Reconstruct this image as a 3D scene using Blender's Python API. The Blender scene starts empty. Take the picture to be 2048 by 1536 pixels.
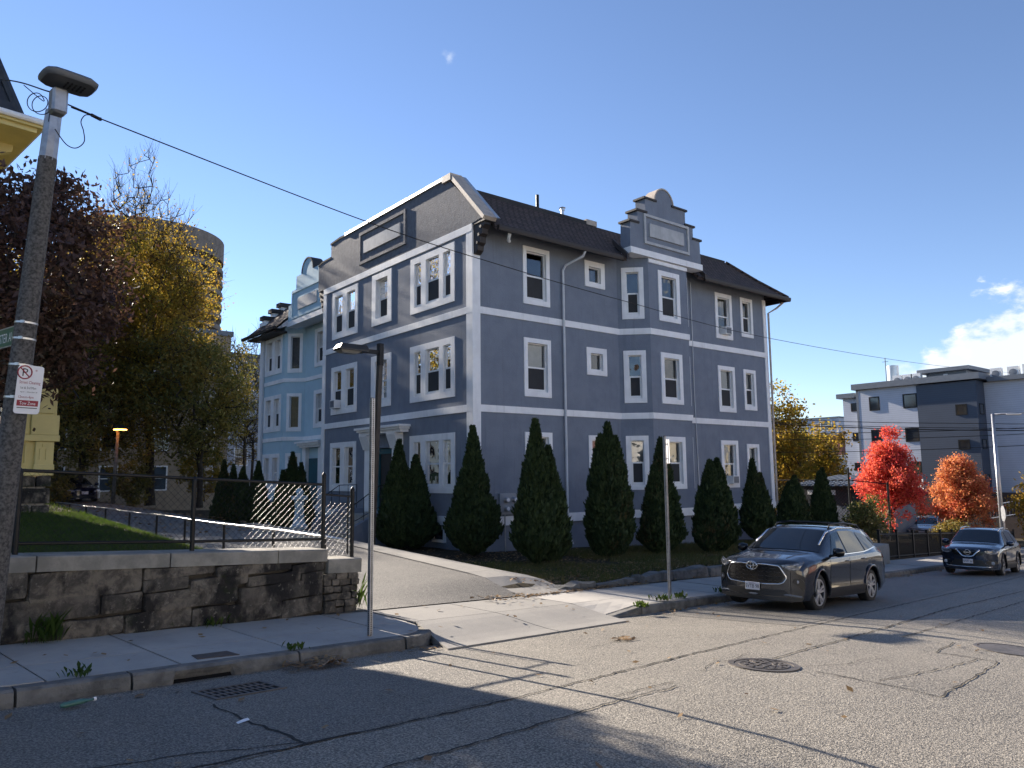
import bpy, bmesh, math, random
import numpy as np
from mathutils import Vector, Matrix, noise
random.seed(7); RNG = np.random.default_rng(7)
SC = bpy.context.scene; COL = SC.collection
rad = math.radians

# ---------------------------------------------------------------- camera
CX, CY = -13.600, -18.688                      # the photographer stands here, eye at z = 0
cam = bpy.data.cameras.new('camera'); cam.sensor_width = 36; cam.sensor_fit = 'HORIZONTAL'
cam.lens = 36 * 1505.7 / 2048; cam.clip_start = .05; cam.clip_end = 3000
co = bpy.data.objects.new('camera', cam); COL.objects.link(co); SC.camera = co
yaw, pit, rol = rad(50.975), rad(6.885), rad(-.638)
F_ = Vector((math.cos(pit)*math.cos(yaw), math.cos(pit)*math.sin(yaw), math.sin(pit)))
R_ = Vector((math.sin(yaw), -math.cos(yaw), 0)); U_ = R_.cross(F_)
R2 = R_*math.cos(rol) + U_*math.sin(rol); U2 = -R_*math.sin(rol) + U_*math.cos(rol)
mw = Matrix((R2, U2, -F_)).transposed().to_4x4(); mw.translation = (CX, CY, 0); co.matrix_world = mw

# ---------------------------------------------------------------- sky, sun, exposure
SUN_EL, SUN_PHI = 23.0, 4.7                    # sun azimuth: from +Y towards -X
world = bpy.data.worlds.new('World'); SC.world = world; world.use_nodes = True
wt = world.node_tree; wt.nodes.clear()
def N(t, typ, **kw):
    n = t.nodes.new(typ)
    for k, v in kw.items():
        if k.startswith('i_'): n.inputs[int(k[2:])].default_value = v
        else: setattr(n, k, v)
    return n
sky = N(wt, 'ShaderNodeTexSky', sky_type='NISHITA', sun_disc=False)
sky.sun_elevation = rad(SUN_EL); sky.sun_rotation = rad(-SUN_PHI); sky.altitude = 20
sky.air_density = .85; sky.dust_density = .0; sky.ozone_density = 3.0
tc = N(wt, 'ShaderNodeTexCoord'); sep = N(wt, 'ShaderNodeSeparateXYZ'); wt.links.new(tc.outputs['Generated'], sep.inputs[0])
def wmath(op, a, b=None, c=None, clamp=False):
    n = N(wt, 'ShaderNodeMath', operation=op, use_clamp=clamp)
    for i, x in enumerate((a, b, c)):
        if x is None: continue
        if isinstance(x, (int, float)): n.inputs[i].default_value = x
        else: wt.links.new(x, n.inputs[i])
    return n.outputs[0]
def wramp(x, lo, hi):
    n = N(wt, 'ShaderNodeMapRange', interpolation_type='SMOOTHSTEP'); wt.links.new(x, n.inputs[0])
    n.inputs[1].default_value = lo; n.inputs[2].default_value = hi; return n.outputs[0]
# cumulus bank low over the east horizon: noise thresholded by elevation and azimuth
cn = N(wt, 'ShaderNodeTexNoise', noise_dimensions='3D'); cn.inputs['Scale'].default_value = 9; cn.inputs['Detail'].default_value = 9; cn.inputs['Roughness'].default_value = .58
cmap = N(wt, 'ShaderNodeMapping'); cmap.inputs['Scale'].default_value = (1, 1, 1.7); cmap.inputs['Location'].default_value = (.31, .2, .1)
wt.links.new(tc.outputs['Generated'], cmap.inputs[0]); wt.links.new(cmap.outputs[0], cn.inputs['Vector'])
az = wmath('ARCTAN2', sep.outputs[1], sep.outputs[0])              # radians from +X
azm = wmath('MULTIPLY', wramp(az, .425, .385), wramp(az, -1.7, -1.1))
elv = sep.outputs[2]
top = wmath('MULTIPLY_ADD', wramp(az, .42, .27), .095, .125)         # bank top rises eastwards
hmask = wmath('SUBTRACT', 1.0, wmath('DIVIDE', elv, top))
dens = wmath('ADD', wmath('MULTIPLY', hmask, .75), wmath('SUBTRACT', cn.outputs[0], .50))
dens = wmath('MULTIPLY', wramp(dens, .0, .10), azm)
# one small wisp high up
wd = N(wt, 'ShaderNodeVectorMath', operation='DISTANCE'); wt.links.new(tc.outputs['Generated'], wd.inputs[0])
wv = (F_ + R2*((897-1024)/1505.7) + U2*((768-113)/1505.7)).normalized(); wd.inputs[1].default_value = wv
cn2 = N(wt, 'ShaderNodeTexNoise'); cn2.inputs['Scale'].default_value = 90; cn2.inputs['Detail'].default_value = 6
wt.links.new(tc.outputs['Generated'], cn2.inputs['Vector'])
wisp = wmath('MULTIPLY', wramp(wd.outputs['Value'], .011, .0), wramp(cn2.outputs[0], .40, .75)); wisp = wmath('MULTIPLY', wisp, .5)
dens = wmath('MAXIMUM', dens, wisp)
shade = N(wt, 'ShaderNodeMixRGB'); wt.links.new(wramp(cn.outputs[0], .45, .68), shade.inputs[0])
shade.inputs[1].default_value = (4.6, 5.0, 5.6, 1); shade.inputs[2].default_value = (7.2, 7.1, 6.8, 1)
mx = N(wt, 'ShaderNodeMixRGB'); wt.links.new(dens, mx.inputs[0])
tn = N(wt, 'ShaderNodeMixRGB', blend_type='MULTIPLY'); tn.inputs[0].default_value = 1; tn.inputs[2].default_value = (1.03, .962, .99, 1); wt.links.new(sky.outputs[0], tn.inputs[1]); wt.links.new(tn.outputs[0], mx.inputs[1]); wt.links.new(shade.outputs[0], mx.inputs[2])
bg = N(wt, 'ShaderNodeBackground'); bg.inputs[1].default_value = .055; wt.links.new(mx.outputs[0], bg.inputs[0])
wo = N(wt, 'ShaderNodeOutputWorld'); wt.links.new(bg.outputs[0], wo.inputs[0])
sun = bpy.data.lights.new('sun', 'SUN'); sun.energy = 4.0; sun.angle = rad(.53); sun.color = (1, .89, .76)
so = bpy.data.objects.new('sun', sun); COL.objects.link(so)
SD = Vector((-math.sin(rad(SUN_PHI))*math.cos(rad(SUN_EL)), math.cos(rad(SUN_PHI))*math.cos(rad(SUN_EL)), math.sin(rad(SUN_EL))))
so.rotation_euler = SD.to_track_quat('Z', 'Y').to_euler(); so.location = SD*60
vs = SC.view_settings; vs.view_transform = 'Standard'; vs.look = 'None'; vs.gamma = 1; vs.use_curve_mapping = False; vs.exposure = 1.95
SC.cycles.max_bounces = 6; SC.cycles.transparent_max_bounces = 12; SC.cycles.caustics_reflective = False; SC.cycles.caustics_refractive = False
SC.cycles.use_denoising = True

# ---------------------------------------------------------------- helpers
INV = {}
def put(o, parent=None, **props):
    COL.objects.link(o)
    if parent is not None:
        o.parent = parent
        if parent.name in INV: o.matrix_parent_inverse = INV[parent.name]
    for k, v in props.items(): o[k] = v
    return o
def thing(name, label, cat, loc=(0, 0, 0), group=None, local=False):
    o = bpy.data.objects.new(name, None); o.empty_display_size = .2; COL.objects.link(o); o.location = loc
    o['label'] = label; o['category'] = cat
    if group: o['group'] = group
    if not local: INV[o.name] = Matrix.Translation(-Vector(loc))
    return o
def tag(o, label, cat, group=None):
    o['label'] = label; o['category'] = cat
    if group: o['group'] = group
    return o
def copy_tree(o, parent=None, keep=None):
    c = o.copy(); COL.objects.link(c); c.parent = parent
    for ch in o.children: copy_tree(ch, c)
    return c
class MB:
    def __init__(s): s.v = []; s.f = []; s.m = []
    def add(s, vs, fs, mi=0):
        o = len(s.v); s.v += [tuple(v) for v in vs]; s.f += [tuple(i+o for i in f) for f in fs]; s.m += [mi]*len(fs); return s
    def box(s, a, b, fr=None, mi=0):
        vs = [(x, y, z) for z in (a[2], b[2]) for y in (a[1], b[1]) for x in (a[0], b[0])]
        if fr: vs = [fr(*p) for p in vs]
        return s.add(vs, [(0,2,3,1), (4,5,7,6), (0,1,5,4), (2,6,7,3), (0,4,6,2), (1,3,7,5)], mi)
    def prism(s, poly, d0, d1, fn, mi=0):
        n = len(poly); vs = [fn(u, v, d0) for u, v in poly] + [fn(u, v, d1) for u, v in poly]
        return s.add(vs, [tuple(range(n))[::-1], tuple(range(n, 2*n))] + [(i, (i+1) % n, n+(i+1) % n, n+i) for i in range(n)], mi)
    def quad(s, a, b, c, d, mi=0): return s.add([a, b, c, d], [(0, 1, 2, 3)], mi)
    def tube(s, pts, r, n=8, mi=0, cap=True):
        pts = [Vector(p) for p in pts]; rs = r if isinstance(r, (list, tuple)) else [r]*len(pts); vs = []; ref = None
        for i, p in enumerate(pts):
            d = (pts[min(i+1, len(pts)-1)] - pts[max(i-1, 0)]).normalized()
            if ref is None: ref = Vector((0, 0, 1)) if abs(d.z) < .9 else Vector((1, 0, 0))
            a = (ref - d*ref.dot(d)).normalized(); b = d.cross(a); ref = a
            for k in range(n):
                t = 2*math.pi*(k+.5)/n; vs.append(p + (a*math.cos(t) + b*math.sin(t))*rs[i])
        fs = [(i*n+k, i*n+(k+1) % n, (i+1)*n+(k+1) % n, (i+1)*n+k) for i in range(len(pts)-1) for k in range(n)]
        if cap: fs += [tuple(range(n))[::-1], tuple(range((len(pts)-1)*n, len(pts)*n))]
        return s.add(vs, fs, mi)
    def lathe(s, prof, c, n=16, axis='z', mi=0, cap=(1, 1)):
        vs = []
        for r, h in prof:
            for k in range(n):
                t = 2*math.pi*k/n; a, b = r*math.cos(t), r*math.sin(t)
                vs.append((c[0]+a, c[1]+b, c[2]+h) if axis == 'z' else ((c[0]+a, c[1]+h, c[2]+b) if axis == 'y' else (c[0]+h, c[1]+a, c[2]+b)))
        m = len(prof); fs = [(i*n+k, i*n+(k+1) % n, (i+1)*n+(k+1) % n, (i+1)*n+k) for i in range(m-1) for k in range(n)]
        if cap[0]: fs.append(tuple(range(n))[::-1])
        if cap[1]: fs.append(tuple(range((m-1)*n, m*n)))
        return s.add(vs, fs, mi)
    def mesh(s, name, mats, smooth=False, fix=True, dedupe=False):
        me = bpy.data.meshes.new(name); me.from_pydata(s.v, [], s.f)
        for m in (mats if isinstance(mats, (list, tuple)) else [mats]): me.materials.append(m)
        me.polygons.foreach_set('material_index', s.m)
        if fix or dedupe:
            bm = bmesh.new(); bm.from_mesh(me)
            if dedupe: bmesh.ops.remove_doubles(bm, verts=bm.verts, dist=1e-4)
            if fix: bmesh.ops.recalc_face_normals(bm, faces=bm.faces)
            bm.to_mesh(me); bm.free()
        if smooth:
            me.polygons.foreach_set('use_smooth', [True]*len(me.polygons))
            if smooth is not True: me.set_sharp_from_angle(angle=rad(smooth))
        return me
    def build(s, name, mats, parent=None, smooth=False, fix=True, dedupe=False, bevel=0, **props):
        o = bpy.data.objects.new(name, s.mesh(name, mats, smooth, fix, dedupe))
        if bevel:
            b = o.modifiers.new('bevel', 'BEVEL'); b.width = bevel; b.segments = 1; b.limit_method = 'ANGLE'
        return put(o, parent, **props)
def npmesh(name, verts, faces, mat, parent=None, smooth=False, **props):
    me = bpy.data.meshes.new(name); k = faces.shape[1]; nf = len(faces)
    me.vertices.add(len(verts)); me.vertices.foreach_set('co', np.ascontiguousarray(verts, dtype=np.float32).ravel())
    me.loops.add(nf*k); me.loops.foreach_set('vertex_index', np.ascontiguousarray(faces, dtype=np.int32).ravel())
    me.polygons.add(nf); me.polygons.foreach_set('loop_start', np.arange(nf, dtype=np.int32)*k)
    if smooth: me.polygons.foreach_set('use_smooth', np.ones(nf, dtype=bool))
    me.update(calc_edges=True); me.validate()
    for m in (mat if isinstance(mat, (list, tuple)) else [mat]): me.materials.append(m)
    return put(bpy.data.objects.new(name, me), parent, **props)
# street frame: s along the street (downhill), t across it towards the houses
A0 = rad(8.48); SH = (math.cos(A0), math.sin(A0)); TH = (-SH[1], SH[0])
def W(s, t, z): return (CX + s*SH[0] + t*TH[0], CY + s*SH[1] + t*TH[1], z)
def ST(x, y): return ((x-CX)*SH[0] + (y-CY)*SH[1], (x-CX)*TH[0] + (y-CY)*TH[1])
def sm(x, a, b):
    x = min(1, max(0, (x-a)/(b-a))); return x*x*(3-2*x)
def grade(s):
    return -.059*s if s < 95 else -.059*95 - .02*(s-95)
def z_walk(s, t): return -1.60 + grade(s) + .02*(t-7.4)
def z_road(s, t):
    c = .042*min(max(7.4-t, 0), 3.6) - .035*max(0, 2.4-t); return -1.74 + grade(s) + c
def z_yard(x, y):
    s, t = ST(x, y)
    zd = -2.05 + .043*min(max(y+8.4, -2), 10.5) + .012*min(max(y-2.1, 0), 60)
    zh = -2.29 - .033*min(max(x, 0), 16.5) - .062*max(0, x-16.5)
    z = zd + (zh-zd)*sm(x, -4.4, -2.2)
    k = sm(x, 22, 34); z = z*(1-k) + (z_walk(s, 9.4)+.25)*k
    return z
def z_lawn(x, y):                              # the raised front yard of the yellow house
    s, t = ST(x, y); z = -.82 - .058*(s-2.4) - .03 + .034*(t-9.7)
    return z - 1.25*sm(x, -10.45, -8.5)*sm(y, -9.5, -7)
# ---------------------------------------------------------------- materials
def base(name):
    m = bpy.data.materials.new(name); m.use_nodes = True; t = m.node_tree
    b = t.nodes['Principled BSDF']; g = t.nodes.new('ShaderNodeNewGeometry'); return m, t, b, g
def rgba(c): return (c[0], c[1], c[2], 1)
def tnoise(t, vec, scale, detail=5, rough=.55, dist=0):
    n = t.nodes.new('ShaderNodeTexNoise'); n.inputs['Scale'].default_value = scale; n.inputs['Detail'].default_value = detail
    n.inputs['Roughness'].default_value = rough; n.inputs['Distortion'].default_value = dist; t.links.new(vec, n.inputs['Vector']); return n.outputs[0]
def tmap(t, vec, scale=(1, 1, 1), rot=(0, 0, 0), loc=(0, 0, 0)):
    n = t.nodes.new('ShaderNodeMapping'); n.inputs['Scale'].default_value = scale; n.inputs['Rotation'].default_value = rot; n.inputs['Location'].default_value = loc
    t.links.new(vec, n.inputs[0]); return n.outputs[0]
def tramp(t, x, lo, hi):
    n = t.nodes.new('ShaderNodeMapRange'); n.interpolation_type = 'SMOOTHSTEP'; t.links.new(x, n.inputs[0]); n.inputs[1].default_value = lo; n.inputs[2].default_value = hi; return n.outputs[0]
def tmix(t, f, a, b, mode='MIX'):
    n = t.nodes.new('ShaderNodeMixRGB'); n.blend_type = mode
    for i, x in enumerate((f, a, b)):
        if isinstance(x, (int, float)): n.inputs[i].default_value = x
        elif isinstance(x, tuple): n.inputs[i].default_value = rgba(x)
        else: t.links.new(x, n.inputs[i])
    return n.outputs[0]
def tmath(t, op, a, b=0.0):
    n = t.nodes.new('ShaderNodeMath'); n.operation = op
    for i, x in enumerate((a, b)):
        if isinstance(x, (int, float)): n.inputs[i].default_value = x
        else: t.links.new(x, n.inputs[i])
    return n.outputs[0]
def tbump(t, b, h, strength=.3, dist=.02, prev=None):
    n = t.nodes.new('ShaderNodeBump'); n.inputs['Strength'].default_value = strength; n.inputs['Distance'].default_value = dist
    t.links.new(h, n.inputs['Height'])
    if prev is not None: t.links.new(prev, n.inputs['Normal'])
    t.links.new(n.outputs[0], b.inputs['Normal']); return n.outputs[0]
def pm(name, c1, c2=None, rough=.6, metal=0, ns=2.5, bump=0, bs=40, bd=.01, spec=.5, coat=0, local=False, streak=0):
    m, t, b, g = base(name); p = g.outputs['Position']
    if local:
        tcn = t.nodes.new('ShaderNodeTexCoord'); p = tcn.outputs['Object']
    c2 = c2 or tuple(x*.8 for x in c1)
    col = tmix(t, tramp(t, tnoise(t, p, ns, 6, .6), .35, .68), c1, c2)
    if streak:
        st_ = tnoise(t, tmap(t, p, (3.2, 3.2, .22)), 2.2, 5, .65); col = tmix(t, tmath(t, 'MULTIPLY', tramp(t, st_, .52, .75), streak), col, tuple(x*.55 for x in c1))
    t.links.new(col, b.inputs['Base Color']); b.inputs['Roughness'].default_value = rough; b.inputs['Metallic'].default_value = metal
    b.inputs['Specular IOR Level'].default_value = spec
    if coat: b.inputs['Coat Weight'].default_value = coat; b.inputs['Coat Roughness'].default_value = .03
    if bump: tbump(t, b, tnoise(t, p, bs, 4, .6), bump, bd)
    return m
M = {}
M['stucco'] = pm('grey_blue_stucco', (.200, .228, .278), (.172, .197, .245), .85, ns=1.6, bump=.7, bs=26, bd=.014, spec=.25, streak=.35)
M['stucco_rough'] = pm('grey_stucco_parapet', (.165, .175, .20), (.125, .133, .155), .85, ns=6, bump=.8, bs=26, bd=.02, spec=.25, streak=.5)
M['trim'] = pm('painted_trim', (.86, .86, .86), (.78, .78, .78), .7, ns=2.2, bump=.35, bs=60, bd=.006, spec=.3, streak=.28)
M['plaque'] = pm('weathered_plaque', (.46, .47, .48), (.38, .39, .40), .8, ns=3, bump=.4, bs=50, bd=.008, streak=.35)
M['vinyl'] = pm('white_vinyl', (.78, .78, .77), (.72, .72, .71), .35, ns=5)
M['blue'] = pm('pale_blue_stucco', (.44, .60, .68), (.40, .55, .63), .85, ns=1.3, bump=.4, bs=45, bd=.01, spec=.25, streak=.12)
M['coping_metal'] = pm('galvanised_coping', (.62, .62, .60), (.5, .5, .48), .35, .85, ns=4)
M['rake'] = pm('weathered_rake_board', (.50, .42, .34), (.36, .30, .25), .6, ns=5, bump=.3, bs=30)
M['dark_wood'] = pm('dark_brown_wood', (.035, .026, .022), (.022, .017, .015), .6, ns=6, bump=.4, bs=25)
M['gutter'] = pm('brown_gutter', (.022, .016, .014), (.016, .012, .011), .55, .0)
M['downspout'] = pm('pale_downspout', (.55, .57, .60), (.48, .50, .53), .4)
M['teal'] = pm('teal_door_paint', (.012, .10, .13), (.010, .08, .105), .4)
M['void'] = pm('dark_interior', (.012, .012, .013), (.008, .008, .009), .9, spec=.1)
M['curtain'] = pm('pale_curtain', (.20, .195, .18), (.15, .145, .135), .9, ns=6)
M['blind'] = pm('window_blind', (.34, .34, .32), (.28, .28, .265), .8, ns=3)
M['screen'] = pm('insect_screen', (.03, .031, .034), (.025, .026, .028), .8)
M['black'] = pm('black_metal', (.010, .010, .011), (.014, .014, .015), .5, .0, ns=8, spec=.3)
M['fence_black'] = pm('black_fence_coating', (.007, .007, .008), (.010, .010, .011), .42, .0, ns=8, spec=.28)
M['galv'] = pm('galvanised_steel', (.42, .43, .45), (.30, .31, .33), .42, .75, ns=9)
M['lamp_brown'] = pm('bronze_lamp_metal', (.05, .045, .04), (.035, .031, .028), .45, .4)
M['alu'] = pm('brushed_aluminium', (.60, .60, .60), (.52, .52, .52), .35, .9)
M['concrete'] = pm('weathered_concrete', (.33, .315, .29), (.25, .24, .22), .85, ns=3, bump=.3, bs=90, bd=.004)
M['granite'] = pm('granite_kerb', (.17, .163, .15), (.085, .082, .075), .85, ns=5, bump=.7, bs=22, bd=.02)
M['coping_stone'] = pm('granite_coping', (.30, .28, .24), (.19, .18, .155), .8, ns=4, bump=.5, bs=30, bd=.012, streak=.3)
M['iron'] = pm('cast_iron', (.13, .115, .105), (.075, .068, .062), .55, .4, ns=10, bump=.3, bs=60)
M['rust_iron'] = pm('rusty_cover', (.10, .075, .06), (.07, .05, .042), .7, .2, ns=8, bump=.4, bs=60)
M['soil'] = pm('dark_mulch', (.050, .042, .030), (.075, .062, .042), .95, ns=9, bump=.9, bs=30, bd=.04, spec=.1)
M['bark'] = pm('grey_brown_bark', (.060, .048, .040), (.032, .026, .022), .9, ns=6, bump=.8, bs=18, bd=.03, spec=.15)
M['bark_pale'] = pm('pale_bark', (.16, .14, .12), (.09, .08, .07), .9, ns=6, bump=.6, bs=18, bd=.03, spec=.15)
M['yellow'] = pm('pale_yellow_paint', (.62, .52, .22), (.56, .47, .20), .55, ns=2, spec=.3)
M['slate'] = pm('dark_slate', (.022, .024, .03), (.035, .037, .042), .5, ns=6)
M['tan_wall'] = pm('tan_brick_wall', (.34, .27, .19), (.27, .21, .15), .85, ns=2)
M['tower'] = pm('raw_concrete', (.26, .225, .19), (.19, .165, .14), .85, ns=.6, bump=.2, bs=6, streak=.3)
M['brick_red'] = pm('red_brick', (.25, .10, .07), (.18, .075, .055), .85, ns=3)
M['brick_dark'] = pm('dark_brown_brick', (.06, .042, .036), (.042, .03, .026), .85, ns=5)
M['roof_trim'] = pm('grey_roof_fascia', (.15, .17, .20), (.13, .15, .18), .5)
M['roof_dark'] = pm('dark_flat_roof', (.03, .03, .032), (.04, .04, .042), .9)
M['white_paint'] = pm('white_paint', (.75, .75, .74), (.68, .68, .67), .5)
M['concrete_pole'] = pm('speckled_concrete_pole', (.13, .12, .11), (.035, .033, .031), .85, ns=34, bump=.4, bs=70, bd=.004)
M['sign_green'] = pm('green_street_sign', (.005, .10, .062), (.005, .09, .056), .4)
M['sign_white'] = pm('white_sign_sheet', (.78, .78, .80), (.74, .74, .76), .35)
M['sign_red'] = pm('dark_red_print', (.30, .012, .03), (.28, .012, .03), .45)
M['sign_black'] = pm('black_print', (.02, .02, .022), (.02, .02, .022), .45)
M['paper'] = pm('brown_paper', (.36, .25, .16), (.30, .2, .13), .8, ns=8)
M['bottle'] = pm('green_plastic', (.05, .13, .10), (.08, .18, .14), .3)
M['rubber'] = pm('tyre_rubber', (.012, .012, .012), (.017, .017, .017), .75, ns=20, local=True)
M['alloy'] = pm('alloy_wheel', (.55, .55, .56), (.5, .5, .51), .32, .45, local=True)
M['alloy_dark'] = pm('dark_alloy', (.02, .02, .021), (.02, .02, .02), .4, .3, local=True)
M['car_black'] = pm('black_car_plastic', (.012, .012, .013), (.014, .014, .015), .45, local=True)
M['car_gloss'] = pm('gloss_black_trim', (.006, .006, .007), (.006, .006, .007), .12, local=True)
M['chrome'] = pm('chrome', (.75, .75, .76), (.7, .7, .71), .12, 1, local=True)
M['plate'] = pm('licence_plate', (.62, .62, .66), (.58, .58, .62), .4, local=True)
M['lamp_lens'] = pm('clear_lamp_lens', (.22, .23, .25), (.08, .085, .09), .08, .3, ns=14, coat=1, local=True)
M['lens_white'] = pm('lamp_reflector', (.5, .5, .52), (.35, .35, .37), .2, .3, ns=14, local=True)
M['lens_red'] = pm('red_lamp_lens', (.35, .012, .012), (.25, .01, .01), .12, coat=1, local=True)
M['car_grey'] = pm('dark_grey_metallic_paint', (.030, .033, .041), (.027, .030, .038), .22, .5, coat=1, local=True)
M['car_navy'] = pm('navy_metallic_paint', (.012, .022, .048), (.011, .02, .044), .22, .5, coat=1, local=True)
M['car_silver'] = pm('silver_metallic_paint', (.35, .36, .37), (.33, .34, .35), .25, .6, coat=1, local=True)
M['car_blue'] = pm('deep_blue_car_paint', (.012, .014, .05), (.011, .013, .045), .22, .4, coat=1, local=True)
def glassy(name, tint=(.9, .93, .95), rough=.01, wav=.0, floor=.06):
    m, t, b, g = base(name); t.nodes.remove(b); out = t.nodes['Material Output']
    tr = t.nodes.new('ShaderNodeBsdfTransparent'); tr.inputs[0].default_value = rgba(tint)
    gl = t.nodes.new('ShaderNodeBsdfGlossy'); gl.inputs['Roughness'].default_value = rough; gl.inputs[0].default_value = (1, 1, 1, 1)
    fr = t.nodes.new('ShaderNodeFresnel'); fr.inputs[0].default_value = 1.45
    mx_ = t.nodes.new('ShaderNodeMixShader')
    f = tmath(t, 'MAXIMUM', tmath(t, 'MULTIPLY', fr.outputs[0], 1.35), floor); t.links.new(f, mx_.inputs[0]); t.links.new(tr.outputs[0], mx_.inputs[1]); t.links.new(gl.outputs[0], mx_.inputs[2]); t.links.new(mx_.outputs[0], out.inputs[0])
    if wav:
        bu = t.nodes.new('ShaderNodeBump'); bu.inputs['Strength'].default_value = wav; bu.inputs['Distance'].default_value = .05
        t.links.new(tnoise(t, g.outputs['Position'], 1.3, 2, .5), bu.inputs['Height']); t.links.new(bu.outputs[0], gl.inputs['Normal'])
    return m
M['glass'] = glassy('window_glass', (.72, .76, .78), .01, .30, .12)
M['far_glass'] = pm('far_window_glass', (.03, .034, .04), (.05, .055, .062), .06, .0, ns=.6, spec=1)
M['car_glass'] = pm('tinted_car_glass', (.006, .007, .008), (.008, .009, .010), .03, 0, spec=.55, local=True)
def leafmat(name, cols, trans=.45, rough=.6):
    m, t, b, g = base(name); t.nodes.remove(b); out = t.nodes['Material Output']
    r = t.nodes.new('ShaderNodeValToRGB'); r.color_ramp.interpolation = 'LINEAR'
    el = r.color_ramp.elements
    while len(el) < len(cols): el.new(.5)
    for i, c in enumerate(cols): el[i].position = i/(len(cols)-1); el[i].color = rgba(c)
    big = tnoise(t, g.outputs['Position'], .55, 2, .5)
    f = tmath(t, 'ADD', tmath(t, 'MULTIPLY', g.outputs['Random Per Island'], .55), tmath(t, 'MULTIPLY', tramp(t, big, .3, .7), .45))
    t.links.new(f, r.inputs[0])
    d = t.nodes.new('ShaderNodeBsdfPrincipled'); d.inputs['Roughness'].default_value = rough; d.inputs['Specular IOR Level'].default_value = .3; t.links.new(r.outputs[0], d.inputs['Base Color'])
    tl = t.nodes.new('ShaderNodeBsdfTranslucent'); t.links.new(tmix(t, 1.0, r.outputs[0], (1.25, 1.2, .9), 'MULTIPLY'), tl.inputs[0])
    mx_ = t.nodes.new('ShaderNodeMixShader'); mx_.inputs[0].default_value = trans
    t.links.new(d.outputs[0], mx_.inputs[1]); t.links.new(tl.outputs[0], mx_.inputs[2]); t.links.new(mx_.outputs[0], out.inputs[0]); return m
M['l_yellow'] = leafmat('autumn_yellow_leaves', [(.10, .11, .02), (.20, .17, .03), (.34, .24, .04), (.22, .13, .03), (.42, .30, .06)], .6)
M['l_olive'] = leafmat('olive_leaves', [(.07, .085, .025), (.12, .115, .03), (.20, .15, .035), (.28, .18, .04)], .35)
M['l_purple'] = leafmat('dark_purple_leaves', [(.050, .030, .032), (.075, .042, .038), (.11, .062, .045), (.065, .05, .032)], .25)
M['l_red'] = leafmat('scarlet_leaves', [(.48, .045, .055), (.58, .075, .08), (.62, .15, .085), (.52, .06, .095)], .5)
M['l_orange'] = leafmat('orange_red_leaves', [(.44, .085, .07), (.54, .17, .085), (.56, .27, .12), (.44, .07, .08)], .5)
M['l_green'] = leafmat('dark_evergreen', [(.018, .034, .014), (.028, .050, .018), (.044, .068, .022), (.024, .042, .016), (.026, .044, .016), (.10, .07, .03)], .12, .75)
M['l_grass'] = leafmat('lawn_grass', [(.030, .055, .010), (.045, .085, .014), (.07, .11, .02), (.10, .11, .03)], .4)
M['l_drygrass'] = leafmat('shaded_grass', [(.05, .07, .02), (.08, .10, .028), (.14, .12, .045), (.09, .085, .035)], .3)
M['l_litter'] = leafmat('fallen_leaf', [(.20, .12, .05), (.28, .18, .08), (.14, .085, .045), (.32, .22, .12)], .15)
def m_asphalt(name, c, dark, speck=1.0):
    m, t, b, g = base(name); p = g.outputs['Position']
    v = t.nodes.new('ShaderNodeTexVoronoi'); v.inputs['Scale'].default_value = 85; t.links.new(p, v.inputs['Vector'])
    gr = tnoise(t, p, 60, 3, .75); big = tnoise(t, p, .55, 5, .6); mid = tnoise(t, p, 4.5, 5, .7)
    lane = tnoise(t, tmap(t, p, (.25, 1.6, 1), (0, 0, -A0)), 1.0, 4, .6)
    col = tmix(t, tramp(t, big, .3, .7), c, dark)
    col = tmix(t, tmath(t, 'MULTIPLY', tramp(t, lane, .42, .7), .5), col, dark)
    col = tmix(t, tmath(t, 'MULTIPLY', tramp(t, mid, .5, .75), .45), col, tuple(x*.55 for x in dark))
    col = tmix(t, tmath(t, 'MULTIPLY', tramp(t, tnoise(t, p, 1.9, 4, .55, .6), .60, .74), .55), col, tuple(x*.5 for x in dark))
    sp = tmix(t, tmath(t, 'MULTIPLY', tramp(t, gr, .46, .62), .85*speck), col, tuple(min(1, x*2.3) for x in c))
    sp = tmix(t, tmath(t, 'MULTIPLY', tramp(t, gr, .50, .36), .8*speck), sp, tuple(x*.3 for x in dark))
    t.links.new(sp, b.inputs['Base Color']); b.inputs['Roughness'].default_value = .62; b.inputs['Specular IOR Level'].default_value = .5
    h = tmath(t, 'ADD', tmath(t, 'MULTIPLY', gr, 1.0), tmath(t, 'MULTIPLY', v.outputs['Distance'], .6))
    n1 = tbump(t, b, mid, .25, .03); tbump(t, b, h, .9, .010, n1); return m
M['asphalt'] = m_asphalt('worn_asphalt', (.185, .168, .140), (.115, .105, .090))
M['asphalt_dark'] = m_asphalt('dark_asphalt_patch', (.150, .138, .118), (.098, .091, .08), .9)
M['driveway'] = m_asphalt('driveway_asphalt', (.135, .126, .112), (.09, .085, .077), .9)
M['tar'] = pm('crack_tar', (.016, .015, .014), (.024, .022, .02), .9)
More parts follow.
